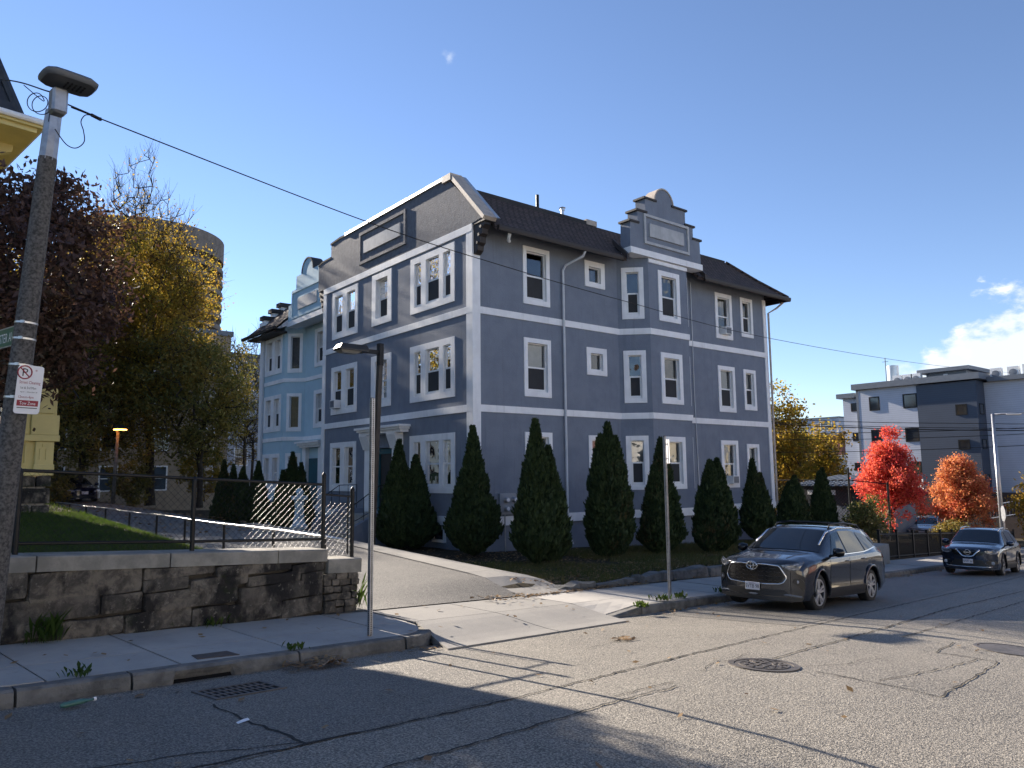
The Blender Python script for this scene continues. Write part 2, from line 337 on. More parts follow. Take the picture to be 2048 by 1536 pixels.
def m_slab(nm='sidewalk_concrete', k=1.0):
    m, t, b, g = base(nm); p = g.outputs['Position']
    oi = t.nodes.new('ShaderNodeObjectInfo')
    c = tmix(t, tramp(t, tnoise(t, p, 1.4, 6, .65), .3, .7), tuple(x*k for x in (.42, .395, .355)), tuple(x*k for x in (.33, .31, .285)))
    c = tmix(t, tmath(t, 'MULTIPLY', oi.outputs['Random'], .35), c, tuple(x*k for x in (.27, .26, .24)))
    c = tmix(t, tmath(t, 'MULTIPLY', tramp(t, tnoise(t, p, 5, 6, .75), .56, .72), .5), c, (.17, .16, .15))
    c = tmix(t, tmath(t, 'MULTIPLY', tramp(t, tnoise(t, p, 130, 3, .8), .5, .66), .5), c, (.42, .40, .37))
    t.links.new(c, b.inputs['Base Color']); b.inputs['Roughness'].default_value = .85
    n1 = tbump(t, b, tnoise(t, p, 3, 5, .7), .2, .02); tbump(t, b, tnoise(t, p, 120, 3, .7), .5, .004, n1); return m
M['slab'] = m_slab(); M['slab_sunlit'] = m_slab('driveway_concrete', .66)  # light evened out in the colour: paler shaded sidewalk, darker copy for sunlit apron
def m_stone():
    m, t, b, g = base('old_wall_stone'); p = g.outputs['Position']; oi = t.nodes.new('ShaderNodeObjectInfo')
    c = tmix(t, oi.outputs['Random'], (.24, .205, .16), (.13, .112, .09))
    c = tmix(t, tramp(t, tnoise(t, p, 5, 7, .7, .5), .38, .62), c, (.075, .067, .057))
    c = tmix(t, tmath(t, 'MULTIPLY', tramp(t, tnoise(t, tmap(t, p, (1.4, 1.4, .8)), 1.6, 5, .6), .46, .58), .92), c, (.018, .017, .017))
    c = tmix(t, tmath(t, 'MULTIPLY', tramp(t, tnoise(t, p, 2.3, 6, .7), .56, .66), .8), c, (.026, .032, .016))
    c = tmix(t, tmath(t, 'MULTIPLY', tramp(t, tnoise(t, p, 14, 5, .7), .58, .7), .6), c, (.30, .27, .22))
    t.links.new(c, b.inputs['Base Color']); b.inputs['Roughness'].default_value = .92; b.inputs['Specular IOR Level'].default_value = .2
    n1 = tbump(t, b, tnoise(t, p, 9, 7, .7), .8, .05); tbump(t, b, tnoise(t, p, 55, 5, .7), .6, .012, n1); return m
M['stone'] = m_stone()
def m_shingle():
    m, t, b, g = base('asphalt_shingles'); p = g.outputs['Position']
    s = t.nodes.new('ShaderNodeSeparateXYZ'); t.links.new(p, s.inputs[0])
    c = t.nodes.new('ShaderNodeCombineXYZ'); t.links.new(tmath(t, 'ADD', s.outputs[0], tmath(t, 'MULTIPLY', s.outputs[1], .6)), c.inputs[0]); t.links.new(tmath(t, 'MULTIPLY', s.outputs[2], 1.42), c.inputs[1])
    br = t.nodes.new('ShaderNodeTexBrick'); br.inputs['Scale'].default_value = 1; br.inputs['Brick Width'].default_value = .24; br.inputs['Row Height'].default_value = .135; br.inputs['Mortar Size'].default_value = .020
    br.inputs['Color1'].default_value = (.13, .094, .082, 1); br.inputs['Color2'].default_value = (.07, .054, .05, 1); br.inputs['Mortar'].default_value = (.006, .005, .005, 1)
    t.links.new(c.outputs[0], br.inputs['Vector'])
    t.links.new(tmix(t, .22, br.outputs[0], tmix(t, tnoise(t, p, 40, 4, .7), (.09, .07, .062), (.03, .025, .024))), b.inputs['Base Color'])
    b.inputs['Roughness'].default_value = .9; b.inputs['Specular IOR Level'].default_value = .25; tbump(t, b, br.outputs[1], -.8, .02); return m
M['shingle'] = m_shingle()
def m_siding(name, c, h=.2, axis=2):
    m, t, b, g = base(name); p = g.outputs['Position']; s = t.nodes.new('ShaderNodeSeparateXYZ'); t.links.new(p, s.inputs[0])
    fr = tmath(t, 'FRACT', tmath(t, 'MULTIPLY', s.outputs[axis], 1/h))
    col = tmix(t, tramp(t, tnoise(t, p, .8, 4), .3, .7), c, tuple(x*.93 for x in c))
    col = tmix(t, tramp(t, fr, .90, .98), col, tuple(x*.45 for x in c))
    t.links.new(col, b.inputs['Base Color']); b.inputs['Roughness'].default_value = .5; tbump(t, b, fr, -.6, .02); return m
M['siding_white'] = m_siding('pale_lap_siding', (.50, .53, .60)); M['siding_navy'] = m_siding('slate_blue_lap_siding', (.055, .072, .105)); M['siding_grey'] = m_siding('light_grey_lap_siding', (.42, .44, .48))
M['clap_white'] = m_siding('white_clapboard', (.70, .69, .66), .14); M['clap_cream'] = m_siding('cream_clapboard', (.58, .52, .40), .14)
m, t, b, g = base('lit_lamp'); b.inputs['Emission Color'].default_value = (1, .35, .06, 1); b.inputs['Emission Strength'].default_value = 4; M['lit'] = m
# ---------------------------------------------------------------- ground, road, pavements
def sheet(name, us, vs_, fn, mat, parent=None, skip=None, smooth=True, **props):
    b = MB(); n = len(vs_); b.v = [tuple(fn(u, v)) for u in us for v in vs_]
    for i in range(len(us)-1):
        for j in range(n-1):
            if skip and skip((us[i]+us[i+1])/2, (vs_[j]+vs_[j+1])/2): continue
            b.f.append((i*n+j, (i+1)*n+j, (i+1)*n+j+1, i*n+j+1)); b.m.append(0)
    return b.build(name, mat, parent, smooth=smooth, fix=False, **props)
def rng(a, b, st): 
    n = max(1, round((b-a)/st)); return [a+(b-a)*i/n for i in range(n+1)]
sheet('ground', rng(-900, 900, 25), rng(-900, 900, 25), lambda s, t: W(s, t, grade(max(s, -40)) - 3.6), M['soil'], kind='structure')
road = sheet('road', rng(-40, 20, .5)+rng(22, 160, 2), rng(-3.2, 7.42, .35), lambda s, t: W(s, t, z_road(s, t)), M['asphalt'], kind='structure')
sheet('asphalt_patch', rng(-6, 5.0, .5), rng(4.66, 7.2, .3), lambda s, t: W(s, t, z_road(s, t)+.004), M['asphalt_dark'], road)
sheet('asphalt_patch', rng(11.5, 60, 1.5), rng(4.75, 7.3, .3), lambda s, t: W(s, t, z_road(s, t)+.004), M['asphalt_dark'], road)
def crack(pts, w, jag=.018):
    b = MB(); P = []
    for (s0, t0), (s1, t1) in zip(pts, pts[1:]):
        n = max(2, int(math.hypot(s1-s0, t1-t0)/.09))
        for i in range(n): P.append((s0+(s1-s0)*i/n, t0+(t1-t0)*i/n))
    P.append(pts[-1]); vs_ = []
    for i, (s, t) in enumerate(P):
        s += random.uniform(-1, 1)*jag; t += random.uniform(-1, 1)*jag
        d = (P[min(i+1, len(P)-1)][0]-P[max(0, i-1)][0], P[min(i+1, len(P)-1)][1]-P[max(0, i-1)][1]); L = math.hypot(*d) or 1
        h = w*random.uniform(.3, 1)*.5; nx, ny = -d[1]/L*h, d[0]/L*h
        for k in (-1, 1): vs_.append(W(s+nx*k, t+ny*k, z_road(s, t)+.008))
    b.add(vs_, [(2*i, 2*i+1, 2*i+3, 2*i+2) for i in range(len(P)-1)]); return b.build('pavement_crack', M['tar'], road, fix=False)
for pts, w in [([(-6, 4.75), (2.26, 4.71), (4.56, 4.58), (8.2, 4.63), (14.3, 4.6), (21, 4.5), (60, 4.4)], .035), ([(3.11, 6.28), (3.04, 5.53), (3.0, 4.64)], .03),
               ([(8.42, 3.8), (11.4, 3.73), (16, 3.72), (22, 3.45), (50, 3.3)], .034), ([(11.4, 3.27), (15, 3.15), (19, 3.02), (40, 3.0)], .028),
               ([(8.11, 3.18), (7.96, 2.0), (10.48, 1.99), (10.45, 2.64), (11.5, 2.68)], .024), ([(8.2, 2.6), (9.2, 2.35), (10.4, 2.2)], .02),
               ([(3, 3.86), (3.8, 3.83), (5.5, 3.86), (6.4, 3.8)], .024), ([(5.6, 3.98), (6.5, 3.94)], .014), ([(1.4, 5.3), (2.4, 5.0), (3.0, 4.7)], .018),
               ([(7.2, 4.0), (7.6, 4.15), (8.2, 4.1), (8.7, 4.2)], .012), ([(8.3, 3.4), (8.8, 3.1), (9.2, 3.1), (9.5, 2.9)], .012), ([(9.4, 5.6), (8.6, 5.85), (7.6, 5.8)], .012), ([(10.8, 7.1), (12, 6.9), (13.5, 6.95)], .014)]: crack(pts, w)
# opposite pavement under the photographer
sheet('far_sidewalk', rng(-40, 60, 1), rng(-6.5, -3.05, .5), lambda s, t: W(s, t, z_road(s, -2.6)+.16), M['concrete'], kind='structure')
# ---- left pavement in cast slabs
walk = bpy.data.objects.new('sidewalk', None); COL.objects.link(walk); walk['kind'] = 'structure'
def slab(cs, zf, th=.1, name='paving_slab', parent=walk, mat=None, n=3):
    """four (s, t) corners, draped on zf and given thickness"""
    b = MB(); g = n+1
    for th_ in (0, th):
        for i in range(g):
            for j in range(g):
                u, v = i/n, j/n
                s = (cs[0][0]*(1-u)+cs[1][0]*u)*(1-v) + (cs[3][0]*(1-u)+cs[2][0]*u)*v
                t = (cs[0][1]*(1-u)+cs[1][1]*u)*(1-v) + (cs[3][1]*(1-u)+cs[2][1]*u)*v
                b.v.append(W(s, t, zf(s, t)-th_))
    k = g*g
    for i in range(n):
        for j in range(n): b.f += [(i*g+j, (i+1)*g+j, (i+1)*g+j+1, i*g+j+1)]
    ring = [i*g for i in range(n)] + [n*g+j for j in range(n)] + [i*g+n for i in range(n, 0, -1)] + [j for j in range(n, 0, -1)]
    for a, c in zip(ring, ring[1:]+ring[:1]): b.f.append((a, c, c+k, a+k))
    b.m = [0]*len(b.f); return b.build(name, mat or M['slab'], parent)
J = [-12, -9, -6.5, -4.2, -2.2, -.3, 1.05, 2.25, 3.42, 4.66, 6.22]
for a, c in zip(J, J[1:]):
    dz = random.uniform(-.008, .008)
    for t0, t1 in ((7.575, 8.29), (8.302, 9.42)):
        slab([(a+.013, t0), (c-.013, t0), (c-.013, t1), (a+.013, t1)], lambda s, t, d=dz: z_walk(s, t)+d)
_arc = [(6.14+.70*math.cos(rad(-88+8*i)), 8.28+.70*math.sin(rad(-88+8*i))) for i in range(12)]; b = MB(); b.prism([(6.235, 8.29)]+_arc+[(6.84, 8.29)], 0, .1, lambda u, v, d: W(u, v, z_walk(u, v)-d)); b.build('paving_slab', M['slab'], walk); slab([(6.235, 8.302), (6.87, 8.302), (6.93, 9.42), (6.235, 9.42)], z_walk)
# right pavement
J = [10.45, 11.8, 13.1, 14.45, 15.8, 17.1, 18.4, 19.8, 21.2, 22.6, 24, 25.4, 26.8, 28.2, 29.6, 31, 32.4, 33.8, 35.2, 36.6, 38, 42, 48, 56, 66, 80]
for a, c in zip(J, J[1:]):
    dz = random.uniform(-.008, .008)
    for t0, t1 in ((7.575, 8.25), (8.262, 9.35)):
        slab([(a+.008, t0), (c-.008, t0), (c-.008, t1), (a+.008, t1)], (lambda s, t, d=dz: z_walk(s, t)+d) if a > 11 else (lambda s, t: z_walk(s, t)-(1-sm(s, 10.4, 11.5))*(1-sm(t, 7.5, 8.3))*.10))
# driveway apron in concrete panels, dropped to the road
def z_apron(s, t):
    lo = z_road(s, 7.0)+.02; k = sm(t, 6.95, 8.3); z = lo + (z_walk(s, t)-lo)*k
    return z
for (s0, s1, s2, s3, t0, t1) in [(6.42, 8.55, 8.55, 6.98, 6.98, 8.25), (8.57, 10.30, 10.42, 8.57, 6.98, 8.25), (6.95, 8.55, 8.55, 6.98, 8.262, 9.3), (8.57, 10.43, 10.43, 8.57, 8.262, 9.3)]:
    slab([(s0, t0), (s1, t0), (s2, t1), (s3, t1)], z_apron, n=6, mat=M['slab_sunlit'])
# ---- kerb stones
kerb = bpy.data.objects.new('kerb', None); COL.objects.link(kerb); kerb['kind'] = 'structure'
def kstone(s0, s1, top0=0, top1=0, notch=None, t0=7.39, t1=7.56):
    b = MB(); n = max(4, int((s1-s0)/.18)); prof = []
    ss = [s0+(s1-s0)*i/n for i in range(n+1)]
    if notch: ss = sorted(ss+[notch[0]-.05, notch[0]+.05, notch[1]-.05, notch[1]+.05])
    rings = []
    for s in ss:
        z1 = z_walk(s, 7.4)+.004 + top0 + (top1-top0)*(s-s0)/(s1-s0) + noise.noise((s*2, 1, 0))*.008; z0 = z_road(s, 7.3)-.15; j = noise.noise((s*3.1, 0, 4))*.012
        zn = z0
        if notch and notch[0]-.01 < s < notch[1]+.01: zn = z1-.055
        rings.append([(s, t0+j+.012, zn), (s, t0+j, (z1+max(zn, z0+.1))/2), (s, t0+j+.012, z1-.02), (s, t0+j+.04, z1), (s, t1, z1), (s, t1, z0)])
    for r in rings: b.v += [W(*p) for p in r]
    for i in range(len(rings)-1):
        for k in range(6): b.f.append((i*6+k, i*6+(k+1) % 6, (i+1)*6+(k+1) % 6, (i+1)*6+k))
    b.f += [tuple(range(6)), tuple(range((len(rings)-1)*6, len(rings)*6))]; b.m = [0]*len(b.f)
    return b.build('kerb_stone', M['granite'], kerb)
KJ = [-12, -9.5, -7.2, -5, -2.9, -.8, 1.05, 1.98, 2.9, 4.64, 6.1]
for a, c in zip(KJ, KJ[1:]): kstone(a+.012, c-.012, notch=(3.3, 3.92) if abs(a-2.9) < .01 else None)
b = MB(); b.box((3.28, 7.44, -.3), (3.94, 7.54, -.03), lambda s, t, z: W(s, t, z_walk(s, 7.4)+z)); b.build('drain_inlet', M['void'], kerb)
b = MB(); n = 10                                # curved return into the driveway
for i in range(n+1):
    a = rad(-90+80*i/n); cx_, ct = 6.12, 8.28; tp = -.09*max(0, (i-6)/4)
    for r, zz in ((.89, -.30), (.885, -.06), (.875, -.01), (.85, .0), (.70, .0), (.70, -.3)):
        s, t = cx_+r*math.cos(a), ct+r*math.sin(a); b.v.append(W(s, t, z_walk(s, 7.4)+zz+(tp if zz > -.2 else 0)))
for i in range(n):
    for k in range(6): b.f.append((i*6+k, i*6+(k+1) % 6, (i+1)*6+(k+1) % 6, (i+1)*6+k))
b.f += [tuple(range(6)), tuple(range(n*6, n*6+6))]; b.m = [0]*len(b.f); b.build('kerb_stone', M['granite'], kerb)
kstone(10.25, 11.3, -.13, -.02); 
s = 11.32
while s < 62:
    L = random.uniform(1.7, 2.3); kstone(s+.01, s+L-.01); s += L
# ---- yard ground behind the pavements
def yz(s, t):
    x, y, _ = W(s, t, 0); z = z_yard(x, y)
    if s > 6.5: z = z_walk(s, 9.3)+.012 + (z-z_walk(s, 9.3)-.012)*sm(t, 9.32, 10.0 + .012*max(0, s-10)) - .0
    return z + .03*noise.noise((s*.9, t*.9, 0))*sm(t, 9.5, 11)*sm(x, -2.9, -1.5) - .03*(1-sm(x, -3.1, -2.6))
yard = sheet('yard_ground', rng(-14, 60, .5)+rng(61, 110, 2), [9.34, 9.5, 9.7, 9.9]+rng(10.2, 34, .6)+rng(35, 90, 2), lambda s, t: W(s, t, yz(s, t)-.02), M['soil'], kind='structure')
def z_drv(x, y): s, t = ST(x, y); return z_apron(s, 9.3)*(1-sm(t, 9.3, 10.3)) + (z_yard(x, y)+.03)*sm(t, 9.3, 10.3)+.012
def drv(u, v):
    x = -8.75+u*3.98; y0 = CY + (9.31 - (x-CX)*TH[0])/TH[1]; y = y0 + v*(40-y0); return (x, y, z_drv(x, y))
driveway = sheet('driveway', rng(0, 1, .07), [i/90 for i in range(16)]+rng(.18, 1, .02), drv, M['driveway'], kind='structure')
# path beside the drive, to the steps of the house
path = bpy.data.objects.new('path', None); COL.objects.link(path); path['kind'] = 'structure'
def xy_slab(x0, x1, y0, y1, zf, y0b=None):
    c = [ST(x0, y0), ST(x1, y0b if y0b is not None else y0), ST(x1, y1), ST(x0, y1)]
    return slab(c, lambda s, t: zf(*W(s, t, 0)[:2]), parent=path, mat=M['slab_sunlit'])
def z_path(x, y): s, t = ST(x, y); k = sm(t, 9.3, 10.6); return (z_walk(s, 9.3)+.012)*(1-k)+(z_yard(x, y)+.06)*k
y = -8.05
for k, L in enumerate([1.75, 1.6, 1.6, 1.6, 1.6, 1.6, 1.6, 1.6, 1.6]):
    xy_slab(-4.74, -3.22, y+.006, y+L-.006, z_path, y0b=(y+.29 if k == 0 else None)); y += L
xy_slab(-3.2, -1.4, 3.2, 5.6, lambda x, y: z_yard(x, y)+.055)
# old granite edging of the front lawn
edge = bpy.data.objects.new('lawn_edging', None); COL.objects.link(edge); edge['kind'] = 'structure'
def block(name, c, size, ang, mat, parent, jit=.03, n=4, seed=0):
    b = MB(); rnd = random.Random(seed); ca, sa = math.cos(ang), math.sin(ang); X, Y, Z = size
    bm = bmesh.new(); bmesh.ops.create_cube(bm, size=1); bmesh.ops.subdivide_edges(bm, edges=bm.edges, cuts=n-2, use_grid_fill=True)
    for v in bm.verts:
        p = Vector((v.co.x*X, v.co.y*Y, v.co.z*Z)); e = sum(abs(q) > .49 for q in v.co)
        if e >= 2: p *= .975 if e == 2 else .95
        q = noise.noise_vector((p.x*2.6+seed*7.1, p.y*2.6, p.z*2.6)); p += q*jit
        v.co = (c[0]+p.x*ca-p.y*sa, c[1]+p.x*sa+p.y*ca, c[2]+p.z)
    me = bpy.data.meshes.new(name); bm.to_mesh(me); bm.free(); me.materials.append(mat); return put(bpy.data.objects.new(name, me), parent)
s = 11.5; k = 0
while s < 27:
    L = random.uniform(1.3, 2.1); t = 9.62 - .012*(s-11); z = max(z_walk(s+L/2, 9.3)+.06, min(yz(s+L/2, 10.3), z_walk(s+L/2, 9.3)+.26))
    block('edging_stone', W(s+L/2, t, z-.13), (L-.06, .26, .3), A0+random.uniform(-.04, .04), M['granite'], edge, .08, 6, k); s += L; k += 1
# front yard of the yellow house
def lawn_pt(u, v):
    s = -14+u*22.0; t = 9.66+v*36
    x, y, _ = W(s, t, 0)
    return (x, y, z_lawn(x, y))
lawn = sheet('lawn', rng(0, 1, 1/110), [i/120 for i in range(41)]+rng(.36, 1, .04), lawn_pt, M['soil'], skip=lambda u, v: W(-14+u*22, 9.66+v*36, 0)[0] > -8.45, kind='structure')
# ---------------------------------------------------------------- retaining wall of old stone
wall = thing('stone_wall', 'old retaining wall of dark stained stone blocks with pale granite coping beside the sidewalk', 'wall', W(2.0, 9.5, z_walk(2, 9.5)))
b = MB(); 
for a, c in ((-12, 6.25), (6.25, 6.8)):
    top0 = -.17-.0
    pts = [(s, t) for s in (a, c) for t in (9.50, 9.80)]
    h = .72 if a < 0 else .56
    vs_ = [W(s, t, z_walk(s, 9.4)+zz) for zz in (-.1, h) for s, t in pts]
    b.add(vs_, [(0, 1, 3, 2), (4, 6, 7, 5), (0, 2, 6, 4), (1, 5, 7, 3), (0, 4, 5, 1), (2, 3, 7, 6)])
b.build('mortar_core', pm('dark_mortar', (.09, .08, .07), (.05, .045, .04), .95, ns=8), wall)
ROWS = [(.0, .19, -4, 3.55), (.19, .43, -4, 3.3), (.43, .735, -4, 3.75), (.0, .24, 3.55, 6.24), (.24, .46, 3.3, 6.24), (.46, .60, 3.75, 6.24), (.60, .735, 3.75, 6.24)]
k = 100
for r, (h0, h1, sa, sb) in enumerate(ROWS):
    s = sa
    while s < sb-.02:
        L = random.choice([.45, .6, .8, 1.0, 1.2])*random.uniform(.85, 1.15); e = min(s+L, sb)
        if sb-e < .25: e = sb
        m_ = (s+e)/2; dh = random.uniform(-.012, .012)
        block('stone', W(m_, 9.50, z_walk(m_, 9.4)+(h0+h1)/2+dh), (e-s-.004, .24, h1-h0-.004+random.uniform(-.004, .006)), A0+random.uniform(-.012, .012), M['stone'], wall, .026, 7, k); k += 1; s = e
for r in range(6):                              # small rubble in the pier at the drive end
    h0, h1 = r*.095, (r+1)*.095; s = 6.24
    while s < 6.8:
        L = random.uniform(.12, .26); e = min(s+L, 6.82); m_ = (s+e)/2
        if e-s > .05: block('stone', W(m_, 9.50, z_walk(m_, 9.4)+(h0+h1)/2), (e-s-.012, .26+random.uniform(0, .04), h1-h0-.01), A0+random.uniform(-.1, .1), M['stone'], wall, .03, 4, k); k += 1
        s = e
for t0 in (9.72,):
    for r in range(5):
        block('stone', W(6.79, t0, z_walk(6.8, 9.4)+.06+r*.11), (.12, .3, .1), A0, M['stone'], wall, .03, 4, k); k += 1
def cop(s0, s1, h0, h1):
    b = MB(); n = 6; 
    for i in range(n+1):
        s = s0+(s1-s0)*i/n; z = z_walk(s, 9.4); j = noise.noise((s*2.3, 3, 1))*.008
        for t, hh in ((9.36+j, h0), (9.35+j, h1-.012), (9.365+j, h1), (9.86, h1+.005), (9.86, h0)): b.v.append(W(s, t, z+hh))
    for i in range(n):
        for q in range(5): b.f.append((i*5+q, i*5+(q+1) % 5, (i+1)*5+(q+1) % 5, (i+1)*5+q))
    b.f += [tuple(range(5)), tuple(range(n*5, n*5+5))]; b.m = [0]*len(b.f); b.build('coping_stone', M['coping_stone'], wall)
for a, c in zip([-4, -1.9, .3, 2.62, 4.05, 5.5], [-1.9, .3, 2.62, 4.05, 5.5, 6.29]): cop(a+.008, c-.008, .735, .905)
cop(6.30, 6.87, .565, .765)
# ---------------------------------------------------------------- chain link fence on the wall
def zcop(s): return z_walk(s, 9.4)+.905
fence = thing('chain_link_fence', 'black chain link fence standing on the coping of the old stone wall', 'fence', W(4, 9.62, zcop(4)))
def fpost(s, h, low=0, r=.03):
    b = MB(); z = zcop(s)-low; b.lathe([(r, -.02), (r, h), (r*1.12, h), (r*1.12, h+.02), (r*.6, h+.05), (.004, h+.065)], W(s, 9.62, z), 12); b.build('fence_post', M['fence_black'], fence, smooth=40)
TP = .90
for s in (-3.2, -1.3, .55, 2.48, 4.43): fpost(s, TP-.02)
fpost(6.37, 1.04); fpost(6.88, .99, .14)
def rail(p, q, r=.02): b = MB(); b.tube([p, q], r, 8); b.build('fence_rail', M['fence_black'], fence, smooth=40)
rail(W(-3.2, 9.62, zcop(-3.2)+TP), W(6.37, 9.62, zcop(6.37)+TP+.02)); rail(W(-3.2, 9.62, zcop(-3.2)+.12), W(4.43, 9.62, zcop(4.43)+.12)); rail(W(4.43, 9.62, zcop(4.43)+.12), W(6.37, 9.62, zcop(6.37)+.13))
rail(W(6.37, 9.62, zcop(6.37)+.78), W(6.88, 9.62, zcop(6.88)+.76), .015); rail(W(6.80, 9.62, zcop(6.8)+.76), W(6.80, 9.62, zcop(6.8)-.1), .012)
def mesh_wire(s0, s1, lo, hi, pitch=.088, r=.0017, off=0):
    b = MB(); d = hi-lo; 
    n0 = int(s0/pitch)-int(d/pitch)-2; n1 = int(s1/pitch)+int(d/pitch)+2
    for sg in (1, -1):
        for k in range(n0, n1):
            u0 = k*pitch; P = []
            hh = 0.0
            ss, se = u0, u0+sg*d
            a0, a1 = 0, 1
            lo_s, hi_s = min(ss, se), max(ss, se)
            if hi_s < s0 or lo_s > s1: continue
            c0 = max(0, ((s0 if sg > 0 else s1)-u0)*sg/d); c1 = min(1, ((s1 if sg > 0 else s0)-u0)*sg/d)
            if c1 <= c0: continue
            m_ = max(2, int((c1-c0)*d/pitch*2)+1)
            for i in range(m_+1):
                c = c0+(c1-c0)*i/m_; s = u0+sg*d*c; P.append(W(s, 9.615+sg*.0028*(1 if i % 2 else -1), zcop(s)+off+lo+d*c))
            if c1 >= .999: s = u0+sg*(d+.025); P.append(W(s, 9.61, zcop(s)+off+hi+.03))
            b.tube(P, r, 4, cap=False)
    return b
mesh_wire(-1.3, 6.33, .02, TP+.005).build('chain_link_mesh', M['fence_black'], fence, fix=False, smooth=True)
mesh_wire(6.40, 6.86, .02, .77, off=-.13).build('chain_link_mesh', M['fence_black'], fence, fix=False, smooth=True)
# low handrail along the drive
hr = thing('low_railing', 'low black pipe railing with sunlit top along the lawn edge of the driveway', 'railing', (-8.3, 0, z_lawn(-8.3, 0)))
b = MB(); b.tube([(-8.3, y, -.935+.010*math.sin(y*.9)) for y in rng(-8.0, 19, .9)], .019, 10); b.build('top_rail', M['alu'], hr, smooth=True)
for y in (-7.4, -5.3, -2.65, .1, 2.6, 5.6, 8.9, 12.2, 15.6, 19): 
    b = MB(); b.tube([(-8.3, y, z_yard(-8.3, y)-.3), (-8.3, y, -.95)], .026, 8); b.build('post', M['fence_black'], hr, smooth=40)
# ---------------------------------------------------------------- house kit
def frame(o, ux, n):
    o, ux, n = Vector(o), Vector(ux).normalized(), Vector(n).normalized()
    return lambda u, z, q=0.0: (o + ux*u + n*q + Vector((0, 0, z)))[:]
def fb(b, fr, u0, u1, z0, z1, q0, q1, mi=0):   # box in a wall frame
    return b.box((u0, q0, z0), (u1, q1, z1), lambda x, y, z: fr(x, z, y), mi)
def wall_holes(b, fr, u0, u1, z0, z1, holes, depth=.22, mi=0, reveal=False):
    us = sorted({u0, u1, *[h[0] for h in holes], *[h[1] for h in holes]}); zs = sorted({z0, z1, *[h[2] for h in holes], *[h[3] for h in holes]})
    us = [u for u in us if u0-1e-6 <= u <= u1+1e-6]; zs = [z for z in zs if z0-1e-6 <= z <= z1+1e-6]
    for a, c in zip(us, us[1:]):
        for d, e in zip(zs, zs[1:]):
            m, k = (a+c)/2, (d+e)/2
            if any(h[0] < m < h[1] and h[2] < k < h[3] for h in holes): continue
            b.quad(fr(a, d), fr(c, d), fr(c, e), fr(a, e), mi)
    for h in (holes if reveal else []):
        a, c, d, e = h[:4]
        for P, Q in (((a, d), (c, d)), ((c, d), (c, e)), ((c, e), (a, e)), ((a, e), (a, d))):
            b.quad(fr(*P), fr(*Q), fr(Q[0], Q[1], -depth), fr(P[0], P[1], -depth), mi)
def sash_unit(fr, parent, a, c, d, e, mid=.5, low='dark', up='curtain', grid=False, inset=.07, single=False, glass='glass'):
    """a window in an opening: vinyl frame, two sashes, panes, and what hangs behind them"""
    b = MB(); w = .034; q = -inset
    for (u0, u1, z0, z1) in ((a, a+w, d, e), (c-w, c, d, e), (a+w, c-w, e-w, e), (a+w, c-w, d, d+.06)): fb(b, fr, u0, u1, z0, z1, q-.09, q)
    m = d+(e-d)*mid
    if not single:
        fb(b, fr, a+w, c-w, m-.025, m+.03, q-.05, q-.012)
        for (u0, u1, z0, z1, qq) in ((a+w, a+w+.035, d+.06, m-.025, -.03), (c-w-.035, c-w, d+.06, m-.025, -.03), (a+w+.035, c-w-.035, d+.06, d+.10, -.03)): fb(b, fr, u0, u1, z0, z1, q-.05, q-.02)
    if grid:
        um = (a+c)/2; fb(b, fr, um-.01, um+.01, m+.03, e-w, q-.055, q-.035)
        for k in (1, 2): zz = m+(e-w-m)*k/3; fb(b, fr, a+w, c-w, zz-.009, zz+.009, q-.055, q-.035)
        fb(b, fr, um-.01, um+.01, d+.10, m-.025, q-.055, q-.035)
        for k in (1, 2): zz = d+.1+(m-d-.1)*k/3; fb(b, fr, a+w, c-w, zz-.009, zz+.009, q-.055, q-.035)
    b.build('sash', M['vinyl'], parent)
    spans = [(d+.05, e-w, -.045)] if single else [(m, e-w, -.045), (d+.06, m, -.042)]
    for z0, z1, qq in spans:
        g = MB(); g.quad(fr(a+w, z0, q+qq), fr(c-w, z0, q+qq), fr(c-w, z1, q+qq), fr(a+w, z1, q+qq)); g.build('pane', M[glass], parent, fix=False)
    if up == 'curtain' or up == 'blind':
        zb = m-.05 if low == 'dark' else d+.06
        g = MB(); n = 9; k0 = q-.16
        for i in range(n):
            u0, u1 = a+w+(c-a-2*w)*i/n, a+w+(c-a-2*w)*(i+1)/n; o0, o1 = (.02*(i % 2), .02*((i+1) % 2)) if up == 'curtain' else (0, 0)
            g.quad(fr(u0, zb, k0-o0), fr(u1, zb, k0-o1), fr(u1, e-w, k0-o1), fr(u0, e-w, k0-o0))
        g.build('curtain' if up == 'curtain' else 'blind', M[up], parent, fix=False)
    if low == 'screen':
        g = MB(); k0 = q-.024; g.quad(fr(a+w, d+.06, k0), fr(c-w, d+.06, k0), fr(c-w, m, k0), fr(a+w, m, k0)); g.build('screen', M['screen'], parent, fix=False)
